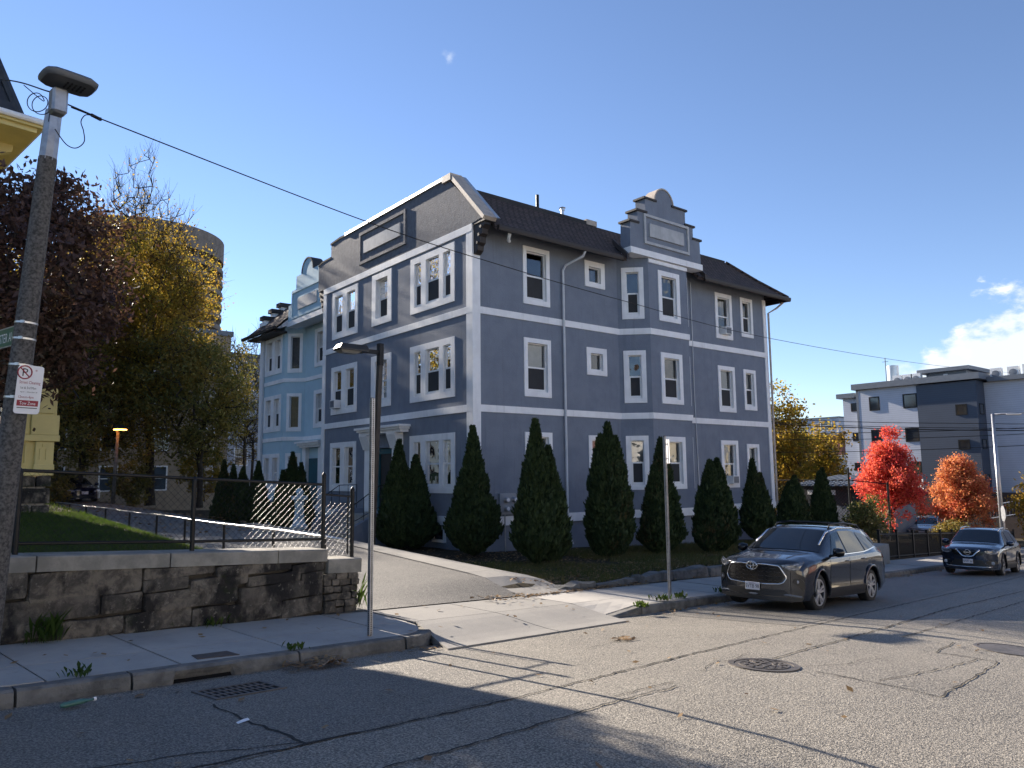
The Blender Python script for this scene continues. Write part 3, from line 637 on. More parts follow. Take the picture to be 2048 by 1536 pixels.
def surround(fr, root_, u0, u1, z0, z1, opens, proud=.036, mat='trim', name='window', reveal=.22):
    """the raised stucco surround of a window group, with its reveals; sashes go under it"""
    b = MB(); us = sorted({u0, u1, *[x for o in opens for x in o[:2]]}); zs = sorted({z0, z1, *[x for o in opens for x in o[2:4]]})
    for a, c in zip(us, us[1:]):
        for d, e in zip(zs, zs[1:]):
            m, k = (a+c)/2, (d+e)/2
            if any(o[0] < m < o[1] and o[2] < k < o[3] for o in opens): continue
            b.quad(fr(a, d, proud), fr(c, d, proud), fr(c, e, proud), fr(a, e, proud))
    for P, Q in (((u0, z0), (u1, z0)), ((u1, z0), (u1, z1)), ((u1, z1), (u0, z1)), ((u0, z1), (u0, z0))):
        b.quad(fr(*P, 0), fr(*Q, 0), fr(*Q, proud), fr(*P, proud))
    for (a, c, d, e) in opens:
        for P, Q in (((a, d), (c, d)), ((c, d), (c, e)), ((c, e), (a, e)), ((a, e), (a, d))):
            b.quad(fr(*P, proud), fr(*Q, proud), fr(*Q, -reveal+.003), fr(*P, -reveal+.003))
    return b.build(name, M[mat], root_, fix=False)
def win(fr, root_, holes, u0, u1, z0, z1, opens=None, f=.17, fb_=.17, styles=None, proud=.036, mat='trim', inset=.07):
    opens = opens or [(u0+f, u1-f, z0+fb_, z1-f)]
    w = surround(fr, root_, u0, u1, z0, z1, opens, proud, mat)
    for i, o in enumerate(opens):
        holes.append(o); sash_unit(fr, w, *o, inset=inset, **((styles or [{}])[i % len(styles or [{}])]))
    return w
def ac_unit(fr, u, z, label, w=.42, h=.33, group='window air conditioners'):
    p = fr(u, z, 0); t = thing('air_conditioner', label, 'air conditioner', p, group)
    b = MB(); fb(b, fr, u-w/2, u+w/2, z, z+h, -.16, .26); b.build('casing', M['white_paint'], t, bevel=.012)
    b = MB()
    for k in range(7): zz = z+.05+k*(h-.1)/6; fb(b, fr, u-w/2+.05, u+w/2-.05, zz-.009, zz+.009, .262, .272)
    fb(b, fr, u-w/2+.04, u+w/2-.04, z+.035, z+h-.035, .2605, .264, 0)
    b.build('grille', M['roof_trim'], t)
# ---------------------------------------------------------------- the grey house
gh = thing('grey_house', 'three storey grey stucco apartment house with white window surrounds, brown roof and stepped gable', 'house', (0, 0, -2.35))
RF = frame((0, 0, 0), (1, 0, 0), (0, -1, 0))           # street front
LF = frame((0, 0, 0), (0, 1, 0), (-1, 0, 0))           # entrance front
LX, LY, BAYD = 16.25, 10.7, .82
BL = frame((6.6, 0, 0), (.82, -BAYD, 0), (-BAYD, -.82, 0)); BF = frame((7.42, -BAYD, 0), (1, 0, 0), (0, -1, 0)); BR = frame((9.66, -BAYD, 0), (.82, BAYD, 0), (BAYD, -.82, 0)); BW = math.hypot(.82, BAYD)
hR, hL, hBL, hBF, hBR = [], [], [], [], []
D, CU, BLN = dict(low='screen', up='none'), dict(low='dark', up='curtain'), dict(low='screen', up='blind')
# street front windows: x0, x1, z0, z1 per floor
sty = {3: [D, D, D, CU, D], 2: [BLN, CU, D, BLN, D], 1: [CU, CU, BLN, CU, D]}
for fl, (b1, t1, b2, t2, b3, t3) in {3: (5.63, 7.60, 6.65, 7.60, 5.84, 7.57), 2: (2.54, 4.49, 3.47, 4.45, 2.65, 4.41), 1: (-.58, 1.38, -.43, 1.34, -.55, 1.20)}.items():
    S_ = sty[fl]
    win(RF, gh, hR, 2.05, 3.23, b1, t1, styles=[S_[0]], f=.155)
    if fl > 1: win(RF, gh, hR, 4.92, 5.93, b2, t2, styles=[dict(single=True, up='curtain' if fl == 3 else 'none', low='x')], f=.2)
    else: win(RF, gh, hR, 4.93, 6.08, b2, t2, styles=[BLN], f=.16)
    win(RF, gh, hR, 12.53, 13.70, b1-.04, t1-.06, styles=[S_[3]], f=.17); win(RF, gh, hR, 14.34, 15.24, b3, t3, styles=[S_[4]], f=.15)
    win(BL, gh, hBL, .16, .97, b1, t1-.03, styles=[S_[2]], f=.17); win(BF, gh, hBF, .51, 1.75, b1, t1-.05, styles=[S_[2]], f=.19); win(BR, gh, hBR, .19, 1.0, b1, t1-.03, styles=[S_[2]], f=.17)
    # entrance front
    if True:
        zz0, zz1 = (5.6, 7.58) if fl == 3 else ((2.5, 4.45) if fl == 2 else (-.56, 1.36))
        f, m = .2, .19
        win(LF, gh, hL, 7.65, 9.86, zz0, zz1, [(7.86, 8.57, zz0+.2, zz1-.2), (8.95, 9.65, zz0+.2, zz1-.2)], styles=[D if fl != 1 else CU, D if fl != 1 else CU], inset=.012)
        win(LF, gh, hL, .97, 3.68, zz0, zz1, [(1.18, 1.62, zz0+.2, zz1-.22), (1.86, 2.68, zz0+.2, zz1-.22), (2.98, 3.42, zz0+.2, zz1-.22)], styles=[CU if fl == 1 else D], inset=.012)
        if fl > 1: win(LF, gh, hL, 5.02, 6.48, zz0+.03, zz1+.02, [(5.30, 6.18, zz0+.28, zz1-.2)], styles=[dict(grid=True, low='screen' if fl == 3 else 'dark', up='none')], inset=.13)
# walls
b = MB(); Z0, Z1 = -1.57, 7.92
door = (4.73, 6.20, -1.28, 1.02); hL.append(door); DOORB = MB()
for P, Q in (((4.73, -1.28), (6.20, -1.28)), ((6.20, -1.28), (6.20, 1.02)), ((6.20, 1.02), (4.73, 1.02)), ((4.73, 1.02), (4.73, -1.28))): DOORB.quad(LF(*P), LF(*Q), LF(Q[0], Q[1], -.3), LF(P[0], P[1], -.3))
DOORB.build('door_reveal', M['trim'], gh, fix=False)
wall_holes(b, LF, 0, LY, Z0, Z1, hL)
R1 = [h for h in hR if h[1] < 6.6]; R3 = [h for h in hR if h[0] > 10]
wall_holes(b, RF, 0, 6.6, Z0, 8.3, R1); wall_holes(b, RF, 10.48, LX, Z0, 8.3, R3)
wall_holes(b, BL, 0, BW, Z0, 8.06, hBL); wall_holes(b, BF, 0, 2.24, Z0, 8.06, hBF); wall_holes(b, BR, 0, BW, Z0, 8.06, hBR)
b.quad((LX, 0, Z0), (LX, LY, Z0), (LX, LY, 8.3), (LX, 0, 8.3)); b.quad((0, LY, Z0), (LX, LY, Z0), (LX, LY, 8.3), (0, LY, 8.3))
b.build('wall', M['stucco'], gh, fix=False)
b = MB()                                         # foundation, set back under the base band
for P, Q in (((.05, LY), (.05, .05)), ((.05, .05), (6.64, .05)), ((6.64, .05), (7.44, -.77)), ((7.44, -.77), (9.64, -.77)), ((9.64, -.77), (10.44, .05)), ((10.44, .05), (LX-.05, .05)), ((LX-.05, .05), (LX-.05, LY))):
    b.quad((*P, -3.4), (*Q, -3.4), (*Q, -1.56), (*P, -1.56))
b.build('foundation', M['stucco'], gh, fix=False)
b = MB(); b.box((.75, .75, -2.5), (LX-.6, LY-.6, 8.0)); b.box((7.7, -.35, -2.5), (9.4, .74, 7.9)); b.build('interior', M['void'], gh)
# bands and corner boards
def ring_band(z0, z1, proud, nm, mat='trim'):
    b = MB(); P = [(-proud, LY-.0), (-proud, -proud), (6.6+proud*.4, -proud), (7.42-proud*.4, -BAYD-proud), (9.66+proud*.4, -BAYD-proud), (10.48-proud*.4, -proud), (LX+proud, -proud), (LX+proud, LY)]
    I = [(.02, LY), (.02, .02), (6.6, .02), (7.42, -BAYD+.02), (9.66, -BAYD+.02), (10.48, .02), (LX-.02, .02), (LX-.02, LY)]
    n = len(P); b.v = [(*p, z) for z in (z0, z1) for p in P] + [(*p, z) for z in (z0, z1) for p in I]
    for i in range(n-1): b.f += [(i, i+1, n+i+1, n+i), (n+i, n+i+1, 3*n+i+1, 3*n+i), (i, 2*n+i, 2*n+i+1, i+1)]
    b.m = [0]*len(b.f); return b.build(nm, M[mat], gh, fix=False)
ring_band(1.96, 2.18, .04, 'band'); ring_band(5.06, 5.28, .04, 'band'); ring_band(-1.56, -1.28, .05, 'base_band')
b = MB(); fb(b, LF, -.02, LY+.02, 7.68, 7.92, -.02, .045); b.build('band', M['trim'], gh)
def cboard(z0, z1):
    b = MB(); fb(b, LF, -.035, .30, z0, z1, -.02, .036); b.build('corner_board', M['trim'], gh)
    b = MB(); fb(b, RF, -.0362, .27, z0, z1, -.02, .037); b.build('corner_board', M['trim'], gh)
    b = MB(); fb(b, LF, LY-.24, LY+.03, z0, z1, -.02, .036); b.build('corner_board', M['trim'], gh)
    b = MB(); fb(b, RF, LX-.2, LX+.03, z0, z1, -.02, .036); b.build('corner_board', M['trim'], gh)
for z0, z1 in ((-1.28, 1.96), (2.18, 5.06), (5.28, 7.68)): cboard(z0, z1)
b = MB(); fb(b, RF, 9.66+.75, 10.60, -1.28, 7.8, -.02, .03); b.build('corner_board', M['trim'], gh)
# entrance parapet
PP = [(-.62, 7.98), (1.36, 9.84), (8.6, 9.80), (9.2, 9.82), (10.08, 9.76), (10.09, 9.18), (10.9, 9.16), (11.28, 9.08), (11.28, 7.93), (-.05, 7.93)]
b = MB(); b.prism(PP, -.03, .32, lambda u, v, d: (d, u, v)); b.build('parapet', M['stucco_rough'], gh)
def strip(pts, x0, x1, h, nm, mat, lift=0):
    b = MB()
    for (y0, z0), (y1, z1) in zip(pts, pts[1:]):
        L = math.hypot(y1-y0, z1-z0); ny, nz = -(z1-z0)/L, (y1-y0)/L
        if nz < 0: ny, nz = -ny, -nz
        P = [(y0-ny*.03, z0-nz*.03), (y1-ny*.03, z1-nz*.03), (y1+ny*h, z1+nz*h), (y0+ny*h, z0+nz*h)]
        b.prism(P, x0, x1, lambda u, v, d: (d, u, v))
    return b.build(nm, M[mat], gh)
for a, c in zip([1.55, 2.7, 3.9, 5.1, 6.4, 7.6], [2.7, 3.9, 5.1, 6.4, 7.6, 8.75]): strip([(a+.005, 9.842-.0055*(a-1.4)), (c-.005, 9.842-.0055*(c-1.4))], -.10, .42, .085+random.uniform(0, .008), 'coping', 'coping_metal')
strip([(8.76, 9.80), (9.25, 9.82), (10.12, 9.75)], -.06, .36, .05, 'coping', 'roof_dark')
strip([(10.1, 9.18), (10.9, 9.16), (11.3, 9.07)], -.05, .34, .04, 'coping', 'roof_dark')
b = MB(); b.box((-.12, 1.06, 9.70), (.36, 1.56, 9.94)); b.build('coping_end', M['rake'], gh, bevel=.01)
strip([(-.70, 7.90), (1.14, 9.83)], -.11, .40, .10, 'rake_board', 'rake'); strip([(-.72, 7.98), (1.12, 9.91)], -.08, .55, .03, 'rake_flashing', 'coping_metal')
def frame_boxes(b, fr, u0, u1, z0, z1, w, q0, q1):
    for A in ((u0, u0+w, z0, z1), (u1-w, u1, z0, z1), (u0+w, u1-w, z0, z0+w), (u0+w, u1-w, z1-w, z1)): fb(b, fr, *A, q0, q1)
b = MB(); frame_boxes(b, LF, 3.97, 7.50, 8.25, 9.55, .12, .0, .085); b.build('plaque_frame', M['stucco_rough'], gh)
b = MB(); fb(b, LF, 4.36, 7.12, 8.65, 9.14, .0, .085); b.build('plaque', M['plaque'], gh)
# carved brackets under the parapet ends
def bracket(y, sgn, nm='bracket'):
    b = MB(); P = [(0, 7.9), (.56, 7.9), (.58, 7.76), (.46, 7.66), (.44, 7.5), (.33, 7.42), (.32, 7.24), (.22, 7.16), (.20, 7.02), (.06, 6.92), (0, 6.92)]
    b.prism([(y+sgn*u, v) for u, v in P], .02, .26, lambda u, v, d: (d, u, v))
    for k, (u, v) in enumerate([(.40, 7.72), (.30, 7.48), (.2, 7.24)]): b.lathe([(.05, -.02), (.05, .02), (.02, .035)], (.0, y+sgn*u, v), 8, 'x')
    b.build(nm, M['dark_wood'], gh)
bracket(-.04, -1); bracket(LY+.04, 1)
b = MB(); b.box((-.02, -.68, 7.86), (.42, -.05, 7.95)); b.build('bracket_cap', M['dark_wood'], gh)
# roof: street slope, hip, flat top
EY, EZ, TY, TZ = -.74, 7.76, 1.0, 9.42; EX, TX = 17.02, 14.9
def slope(x0e, x0t, x1e, x1t, nm='roof'):
    b = MB(); n = 14; vt = []
    for th in (0, .13):
        for i in range(n+1):
            u = i/n; xe, xt = x0e+(x1e-x0e)*u, x0t+(x1t-x0t)*u
            for k in range(5):
                v = k/4; zz = EZ+(TZ-EZ)*v - .10*v*(1-v)*2 + (.03*noise.noise((xe*.5, v*2, 3)))*v
                vt.append((xe+(xt-xe)*v, EY+(TY-EY)*v, zz-th))
    m_ = (n+1)*5; b.v = vt
    for i in range(n):
        for k in range(4):
            a = i*5+k; b.f += [(a, a+5, a+6, a+1), (m_+a, m_+a+1, m_+a+6, m_+a+5)]
        b.f += [(i*5, m_+i*5, m_+i*5+5, i*5+5), (i*5+4, i*5+9, m_+i*5+9, m_+i*5+4)]
    b.f += [(0, 1, 2, 3, 4, m_+4, m_+3, m_+2, m_+1, m_), tuple(range(n*5, n*5+5))[::-1]+tuple(range(m_+n*5, m_+n*5+5))]
    b.m = [0]*len(b.f); return b.build(nm, M['shingle'], gh, fix=False)
rf = slope(.34, .34, 6.35, 6.35); slope(10.5, 10.5, EX, TX); 
b = MB(); b.v = [(6.35, .0, 8.35), (10.5, .0, 8.35), (10.5, TY, TZ), (6.35, TY, TZ)]; b.f = [(0, 1, 2, 3)]; b.m = [0]; b.build('roof', M['shingle'], gh, fix=False)
b = MB(); b.v = [(EX, EY, EZ), (EX, 12, EZ), (TX, 12, TZ), (TX, TY, TZ)]; b.f = [(0, 1, 2, 3)]; b.m = [0]; b.build('roof', M['shingle'], gh, fix=False)
b = MB(); b.box((.33, TY, TZ-.2), (TX, LY, TZ-.05)); b.build('flat_roof', M['roof_dark'], gh)
b = MB(); b.box((.42, TY-.03, TZ-.06), (6.4, TY+.12, TZ+.13)); b.build('roof_edge', M['roof_dark'], gh)
b = MB(); b.box((10.5, TY-.03, TZ-.10), (TX-.1, TY+.12, TZ+.08)); b.build('roof_edge', M['roof_dark'], gh)
b = MB(); b.tube([(TX, TY, TZ+.03), ((TX+EX)/2, (TY+EY)/2, (EZ+TZ)/2-.02), (EX, EY, EZ+.03)], .07, 6); b.build('hip_cap', M['shingle'], gh)
b = MB(); b.box((6.05, .95, TZ+.0), (6.6, 2.0, TZ+.20)); b.build('roof_hatch', M['rake'], gh)
def gut(x0, x1):
    b = MB(); b.prism([(-.86, 7.68), (-.84, 7.60), (-.76, 7.585), (-.72, 7.62), (-.72, 7.76), (-.86, 7.76)], x0, x1, lambda u, v, d: (d, u, v)); b.build('gutter', M['gutter'], gh)
gut(.42, 6.15); gut(10.85, 17.05)
b = MB(); b.box((LX+.68, EY-.0, 7.60), (LX+.80, LY, 7.76)); b.build('gutter', M['gutter'], gh)
for x0, x1 in ((.34, 6.4), (10.5, LX+.74)):
    b = MB(); b.v = [(x0, -.72, 7.66), (x1, -.72, 7.66), (x1, .02, 8.2), (x0, .02, 8.2)]; b.f = [(0, 1, 2, 3)]; b.m = [0]; b.build('soffit', M['dark_wood'], gh, fix=False)
for k in range(9):
    x = .9+k*.62; b = MB(); b.prism([(-.70, 7.62), (-.70, 7.70), (.0, 8.2), (.0, 8.08)], x, x+.05, lambda u, v, d: (d, u, v)); b.build('rafter_tail', M['dark_wood'], gh)
# broken barge pieces beside the gable
for x, s_ in ((6.2, 1), (10.72, -1)):
    b = MB(); b.prism([(-.95, 7.62), (-.25, 8.35), (-.25, 8.55), (-.95, 7.82)], x-.05, x+.07, lambda u, v, d: (d, u, v)); b.build('barge_board', M['dark_wood'], gh)
# stepped gable over the bay
G0 = -.90; gc = 8.44
def half(): 
    P = [(2.06, 8.1), (2.02, 9.10), (1.62, 9.10), (1.62, 9.58), (1.17, 9.58), (1.17, 10.14), (.55, 10.14)]
    return P
arc = [(.53*math.cos(a)-.10, 10.14+.58*math.sin(a)) for a in [math.pi*k/14 for k in range(15)]]
Rr = [(gc+u, v) for u, v in half()]; Ll = [(gc-u-.0, v) for u, v in half()][::-1]
poly = Rr + [(gc+u, v) for u, v in arc] + Ll
b = MB(); b.prism(poly, G0, G0+.47, lambda u, v, d: (u, d, v)); b.build('stepped_gable', M['stucco'], gh)
for sgn in (-1, 1):
    for (ua, ub, z) in ((1.56, 2.12, 9.10), (1.10, 1.72, 9.58), (.44+(.1 if sgn < 0 else -.1), 1.27, 10.14)):
        a, c = sorted((gc+sgn*ua, gc+sgn*ub)); b = MB(); b.box((a, G0-.05, z), (c, G0+.50, z+.075)); b.build('gable_cap', M['dark_wood'], gh)
b = MB(); n = 14
for k in range(n+1):
    a = math.pi*k/n
    for r in (0, .05):
        for yv in (G0-.03, G0+.49): b.v.append((gc-.10+(.53+r)*math.cos(a), yv, 10.14+(.58+r)*math.sin(a)))
for k in range(n): a = k*4; b.f += [(a, a+4, a+6, a+2), (a+1, a+3, a+7, a+5), (a+2, a+6, a+7, a+3), (a, a+1, a+5, a+4)]
b.m = [0]*len(b.f); b.build('gable_cap', M['rake'], gh)
GF = frame((0, G0, 0), (1, 0, 0), (0, -1, 0))
b = MB(); fb(b, GF, gc-2.06, gc+2.12, 7.93, 8.16, -.45, .035); b.build('gable_band', M['trim'], gh)
b = MB(); fb(b, BF, .0, 2.24, 7.76, 7.90, -.02, .04); b.build('band', M['trim'], gh)
b = MB(); frame_boxes(b, GF, 7.13, 9.75, 8.40, 9.54, .10, .0, .06); b.build('plaque_frame', M['plaque'], gh)
b = MB(); fb(b, GF, 7.43, 9.41, 8.71, 9.21, .0, .06); b.build('plaque', M['plaque'], gh)
# roof pipes
b = MB(); b.lathe([(.06, 0), (.06, .95)], (4.07, 1.5, TZ-.1), 10); b.build('vent_pipe', M['black'], gh, smooth=40)
b = MB(); b.lathe([(.06, 0), (.06, .62), (.085, .62), (.085, .70), (.13, .72), (.02, .78)], (5.32, 1.5, TZ-.1), 12); b.build('vent_pipe', M['alu'], gh, smooth=40)
# downspouts
def dspout(pts, r=.045, mat='downspout'):
    b = MB(); b.tube(pts, r, 8); b.build('downspout', M[mat], gh, smooth=40)
dspout([(4.22, -.78, 7.62), (4.2, -.70, 7.45), (3.86, -.16, 7.18), (3.80, -.09, 7.0), (3.80, -.09, -1.9), (3.9, -.2, -2.3)])
b = MB(); b.tube([(.95, -.70, 7.62), (.95, -.66, 7.5), (1.02, -.55, 7.42), (1.1, -.5, 7.43)], .055, 8); b.build('downspout_elbow', M['white_paint'], gh, smooth=40)
dspout([(LX+.72, -.5, 7.6), (LX+.5, -.3, 7.35), (LX+.12, -.1, 7.1), (LX+.10, -.07, -2.6)], .045, 'rake')
dspout([(10.50, -.06, 7.8), (10.50, -.06, 5.9), (10.56, -.06, 5.5), (10.56, -.06, -1.5)], .035)
b = MB(); b.tube([(10.9, -.045, 7.7), (10.9, -.03, 3.0), (11.0, -.03, -1.6)], .02, 6); b.build('conduit', M['downspout'], gh)
LFD = frame((0, -.22, 0), (0, 1, 0), (-1, 0, 0))
# door, portico and steps
for y0, y1 in ((4.42, 4.92), (6.44, 6.94)):
    b = MB(); fb(b, LFD, y0, y1, -1.28, 1.02, -.02, .14); b.build('portico_post', M['trim'], gh)
for y0, y1 in ((4.38, 4.96), (6.40, 6.98)):
    b = MB(); P = [(.14, .98), (.18, .98), (.36, 1.46), (.36, 1.52), (-.02, 1.52), (-.02, .98)]
    b.prism(P, y0, y1, lambda u, v, d: (-u, d-.22, v)); b.build('portico_bracket', M['trim'], gh)
b = MB()
for y0, y1, z0, z1, q in ((4.02, 7.02, 1.52, 1.62, .34), (3.95, 7.09, 1.62, 1.70, .41), (3.88, 7.16, 1.70, 1.78, .48)): fb(b, LFD, y0, y1, z0, z1, -.02, q)
b.build('portico_cornice', M['trim'], gh)
b = MB(); fb(b, LFD, 4.97, 6.39, 1.02, 1.50, -.35, -.05); b.build('door_transom', M['trim'], gh)
b = MB()
for y0, y1, z0, z1 in ((4.97, 5.35, -1.28, 1.0), (6.28, 6.40, -1.28, 1.0), (5.35, 6.28, .82, 1.0)): fb(b, LFD, y0, y1, z0, z1, -.25, -.12)
fb(b, LFD, 5.03, 5.30, -1.1, -.3, -.12, -.105); fb(b, LFD, 5.03, 5.30, -.2, .75, -.12, -.105)
b.build('door_frame', M['teal'], gh)
dr = MB(); fb(dr, LFD, 5.36, 6.27, -1.27, .815, -.24, -.18); dr = dr.build('door', M['gutter'], gh)
b = MB(); fb(b, LFD, 5.42, 5.47, -.35, -.18, -.18, -.13); b.build('handle', M['alu'], dr)
b = MB()
for k in range(4):
    q0 = .0 if k == 0 else .9+(k-1)*.30; q1 = .9+k*.30; z = -1.33-k*.19
    fb(b, LFD, 4.3, 7.1, -2.45, z, q0+.001*k, q1)
b.build('steps', M['concrete'], gh)
for y0 in (4.08, 7.1):
    b = MB(); b.prism([(.0, -2.45), (.0, -1.15), (.9, -1.15), (1.95, -1.62), (1.95, -2.45)], y0, y0+.2, lambda u, v, d: (-u-.05, d-.22, v)); b.build('stair_wall', M['stucco'], gh)
    r = MB(); y = y0+.1-.22
    r.tube([(-.3, y, -.30), (-1.0, y, -.30), (-2.0, y, -.95), (-2.15, y, -1.0)], .016, 6); r.tube([(-.3, y, -.98), (-.95, y, -.98), (-2.0, y, -1.48)], .012, 6)
    for q, zt in ((.3, -.3), (.65, -.3), (1.0, -.3), (1.3, -.5), (1.6, -.7), (1.95, -.92)): r.tube([(-q, y, zt-.95 if q < 1.05 else zt-.98), (-q, y, zt)], .011, 6)
    r.build('stair_railing', M['black'], gh)
b = MB(); frame_boxes(b, LF, 1.56, 2.30, -2.12, -1.62, .09, -.06, .02); bw = b.build('basement_window', M['trim'], gh)
b = MB(); fb(b, LF, 1.65, 2.21, -2.03, -1.71, -.06, -.04); b.build('pane', M['far_glass'], bw)
# meter bank
mt = thing('electric_meter_box', 'grey metal box with four round electric meters on the house wall between two arborvitae', 'meter box', (1.32, -.1, -1.2))
b = MB(); fb(b, RF, .93, 1.75, -1.22, -.57, .0, .12); fb(b, RF, .99, 1.69, -1.17, -.62, .12, .14); b.build('cabinet', M['alu'] if False else pm('meter_grey', (.30, .32, .35), (.25, .27, .30), .5), mt)
for i in range(2):
    for j in range(2):
        c = (1.14+.32*i, -.14, -.77-.27*j)
        b = MB(); b.lathe([(.095, 0), (.095, -.03), (.085, -.035), (.08, -.10), (.05, -.125)], c, 16, 'y'); mm = b.build('meter', M['galv'], mt, smooth=40)
        b = MB(); b.lathe([(.06, -.126), (.055, -.128)], c, 16, 'y'); b.build('dial', M['sign_white'], mm)
b = MB(); b.tube([(1.15, -.07, -1.22), (1.15, -.07, -2.45)], .02, 6); b.build('conduit', M['galv'], mt)
ac_unit(LF, 9.28, 2.74, 'white air conditioner in a second floor window over the portico side, facing the driveway')
ac_unit(RF, 13.10, 5.76, 'white air conditioner in a third floor window on the street front of the grey house')
ac_unit(RF, 13.14, -.46, 'white air conditioner in a ground floor window on the street front above an arborvitae')
# ---------------------------------------------------------------- the pale blue twin house behind
bh = thing('pale_blue_house', 'pale blue stucco house with white bands and stepped gable standing behind the grey house', 'house', (1.9, 17, -1.9))
BX, MX = 1.10, 1.90
F1 = frame((BX, 0, 0), (0, 1, 0), (-1, 0, 0)); F3 = frame((MX, 0, 0), (0, 1, 0), (-1, 0, 0)); F2 = frame((MX, 16.86, 0), (BX-MX, .72, 0), (-.72, BX-MX, 0)); F2w = math.hypot(MX-BX, .72)
h1, h2, h3 = [], [], []
for fl, (z0, z1, y0, y1) in {3: (5.26, 7.2, 5.33, 7.22), 2: (2.31, 4.17, 2.36, 4.19), 1: (-.75, 1.19, -.7, 1.2)}.items():
    win(F1, bh, h1, 17.90, 20.14, z0, z1, [(18.1, 18.78, z0+.2, z1-.2), (19.2, 19.9, z0+.2, z1-.2)], styles=[CU if fl == 1 else D])
    win(F2, bh, h2, .16, .92, z0-.05, z1, styles=[dict(single=True, up='curtain', low='x')], f=.15)
    if fl > 1: win(F3, bh, h3, 14.2, 15.77, y0, y1, [(14.45, 15.5, y0+.2, y1-.2)], styles=[D])
b = MB(); wall_holes(b, F1, 17.58, 20.75, -1.6, 7.6, h1); wall_holes(b, F2, 0, F2w, -1.6, 7.6, h2); wall_holes(b, F3, 12.2, 16.86, -1.6, 7.6, h3)
b.quad((BX, 20.75, -1.6), (9, 20.75, -1.6), (9, 20.75, 8.1), (BX, 20.75, 8.1)); b.quad((MX, 12.2, -1.6), (9, 12.2, -1.6), (9, 12.2, 7.6), (MX, 12.2, 7.6)); b.quad((9, 12.2, -3), (9, 20.75, -3), (9, 20.75, 8), (9, 12.2, 8))
b.build('wall', M['blue'], bh, fix=False)
b = MB(); b.box((BX+.06, 17.6, -3), (8.9, 20.7, -1.6)); b.box((MX+.06, 12.25, -3), (8.85, 17.6, -1.61)); b.build('foundation', M['blue'], bh)
b = MB(); b.box((BX+.9, 17.7, -2.5), (8.5, 20.2, 7.5)); b.box((MX+.7, 12.8, -2.5), (8.5, 17.69, 7.5)); b.build('interior', M['void'], bh)
def bband(z0, z1):
    b = MB(); P = [(BX-.04, 20.79), (BX-.04, 17.56), (MX-.04, 16.84), (MX-.04, 12.2)]; n = 4
    Q = [(BX+.02, 20.79), (BX+.02, 17.6), (MX+.02, 16.9), (MX+.02, 12.2)]
    b.v = [(*p, z) for z in (z0, z1) for p in P] + [(*p, z) for z in (z0, z1) for p in Q]
    for i in range(3): b.f += [(i, i+1, n+i+1, n+i), (n+i, n+i+1, 3*n+i+1, 3*n+i), (i, 2*n+i, 2*n+i+1, i+1)]
    b.m = [0]*len(b.f); b.build('band', M['trim'], bh, fix=False)
bband(4.74, 4.93); bband(1.81, 2.0); bband(-1.62, -1.36)
b = MB(); fb(b, F1, 20.42, 20.80, -1.3, 8.05, -.02, .06); b.build('corner_board', M['trim'], bh)
b = MB(); fb(b, F1, 20.3, 20.9, 8.05, 8.25, -.5, .1); b.build('corner_cap', M['trim'], bh)
b = MB(); b.tube([(BX-.08, 20.2, 7.3), (BX-.08, 20.2, -2)], .05, 8); b.tube([(BX-.5, 20.75, 7.42), (BX-.45, 20.7, 7.3), (BX-.1, 20.25, 7.2)], .05, 8); b.build('downspout', M['downspout'], bh, smooth=40)
# roof piece, eave and stepped end wall
b = MB(); b.v = [(BX-.7, 17.0, 7.42), (BX-.7, 21.2, 7.48), (BX+1.3, 21.2, 9.25), (BX+1.3, 17.0, 9.25), (BX-.7, 17.0, 7.30), (BX-.7, 21.2, 7.36), (BX+1.3, 21.2, 9.1), (BX+1.3, 17.0, 9.1)]; b.f = [(0, 1, 2, 3), (4, 7, 6, 5), (0, 4, 5, 1), (1, 5, 6, 2)]; b.m = [0]*4; b.build('roof', M['shingle'], bh)
b = MB(); b.box((BX-.8, 17.1, 7.32), (BX-.66, 21.7, 7.46)); b.build('gutter', M['gutter'], bh)
b = MB(); b.box((BX-.68, 17.4, 7.22), (BX+.02, 21.1, 7.30)); b.build('soffit', M['dark_wood'], bh)
for k, (x, z) in enumerate([(BX+.1, 8.45), (BX+.55, 8.9), (BX+1.0, 9.3)]):
    b = MB(); b.box((x, 20.75, 7.5), (x+.5, 21.1, z)); b.build('end_wall_step', M['trim'], bh)
    b = MB(); b.box((x-.1, 20.65, z), (x+.55+.4*(k == 2), 21.2, z+.22)); b.build('end_wall_cap', M['roof_dark'], bh)
GY = 14.75; gx = BX-.12
P = [(2.25, 7.66), (2.2, 8.5), (1.8, 8.5), (1.8, 9.18), (1.33, 9.18), (1.33, 9.82), (.62, 9.82)]
poly = [(GY+u, v) for u, v in P]+[(GY+.62*math.cos(math.pi*k/12), 9.82+.62*math.sin(math.pi*k/12)) for k in range(13)]+[(GY-u, v) for u, v in P][::-1]
b = MB(); b.prism(poly, gx, gx+.5, lambda u, v, d: (d, u, v)); b.build('stepped_gable', M['blue'], bh)
b = MB(); b.box((gx-.04, GY-2.3, 7.42), (gx+.5, GY+2.3, 7.66)); b.build('gable_band', M['trim'], bh)
b = MB(); b.v = [(gx, GY-2.3, 7.44), (gx, GY+2.2, 7.44), (MX, GY+2.2, 7.5), (MX, GY-2.3, 7.5)]; b.f = [(0, 1, 2, 3)]; b.m = [0]; b.build('soffit', M['trim'], bh, fix=False)
GF2 = frame((gx, 0, 0), (0, 1, 0), (-1, 0, 0))
b = MB(); frame_boxes(b, GF2, 13.1, 16.5, 7.72, 9.1, .09, 0, .05); b.build('plaque_frame', M['blue'], bh)
b = MB(); fb(b, GF2, 13.6, 15.75, 8.1, 8.66, 0, .05); b.build('plaque', M['plaque'], bh)
b = MB(); n = 12
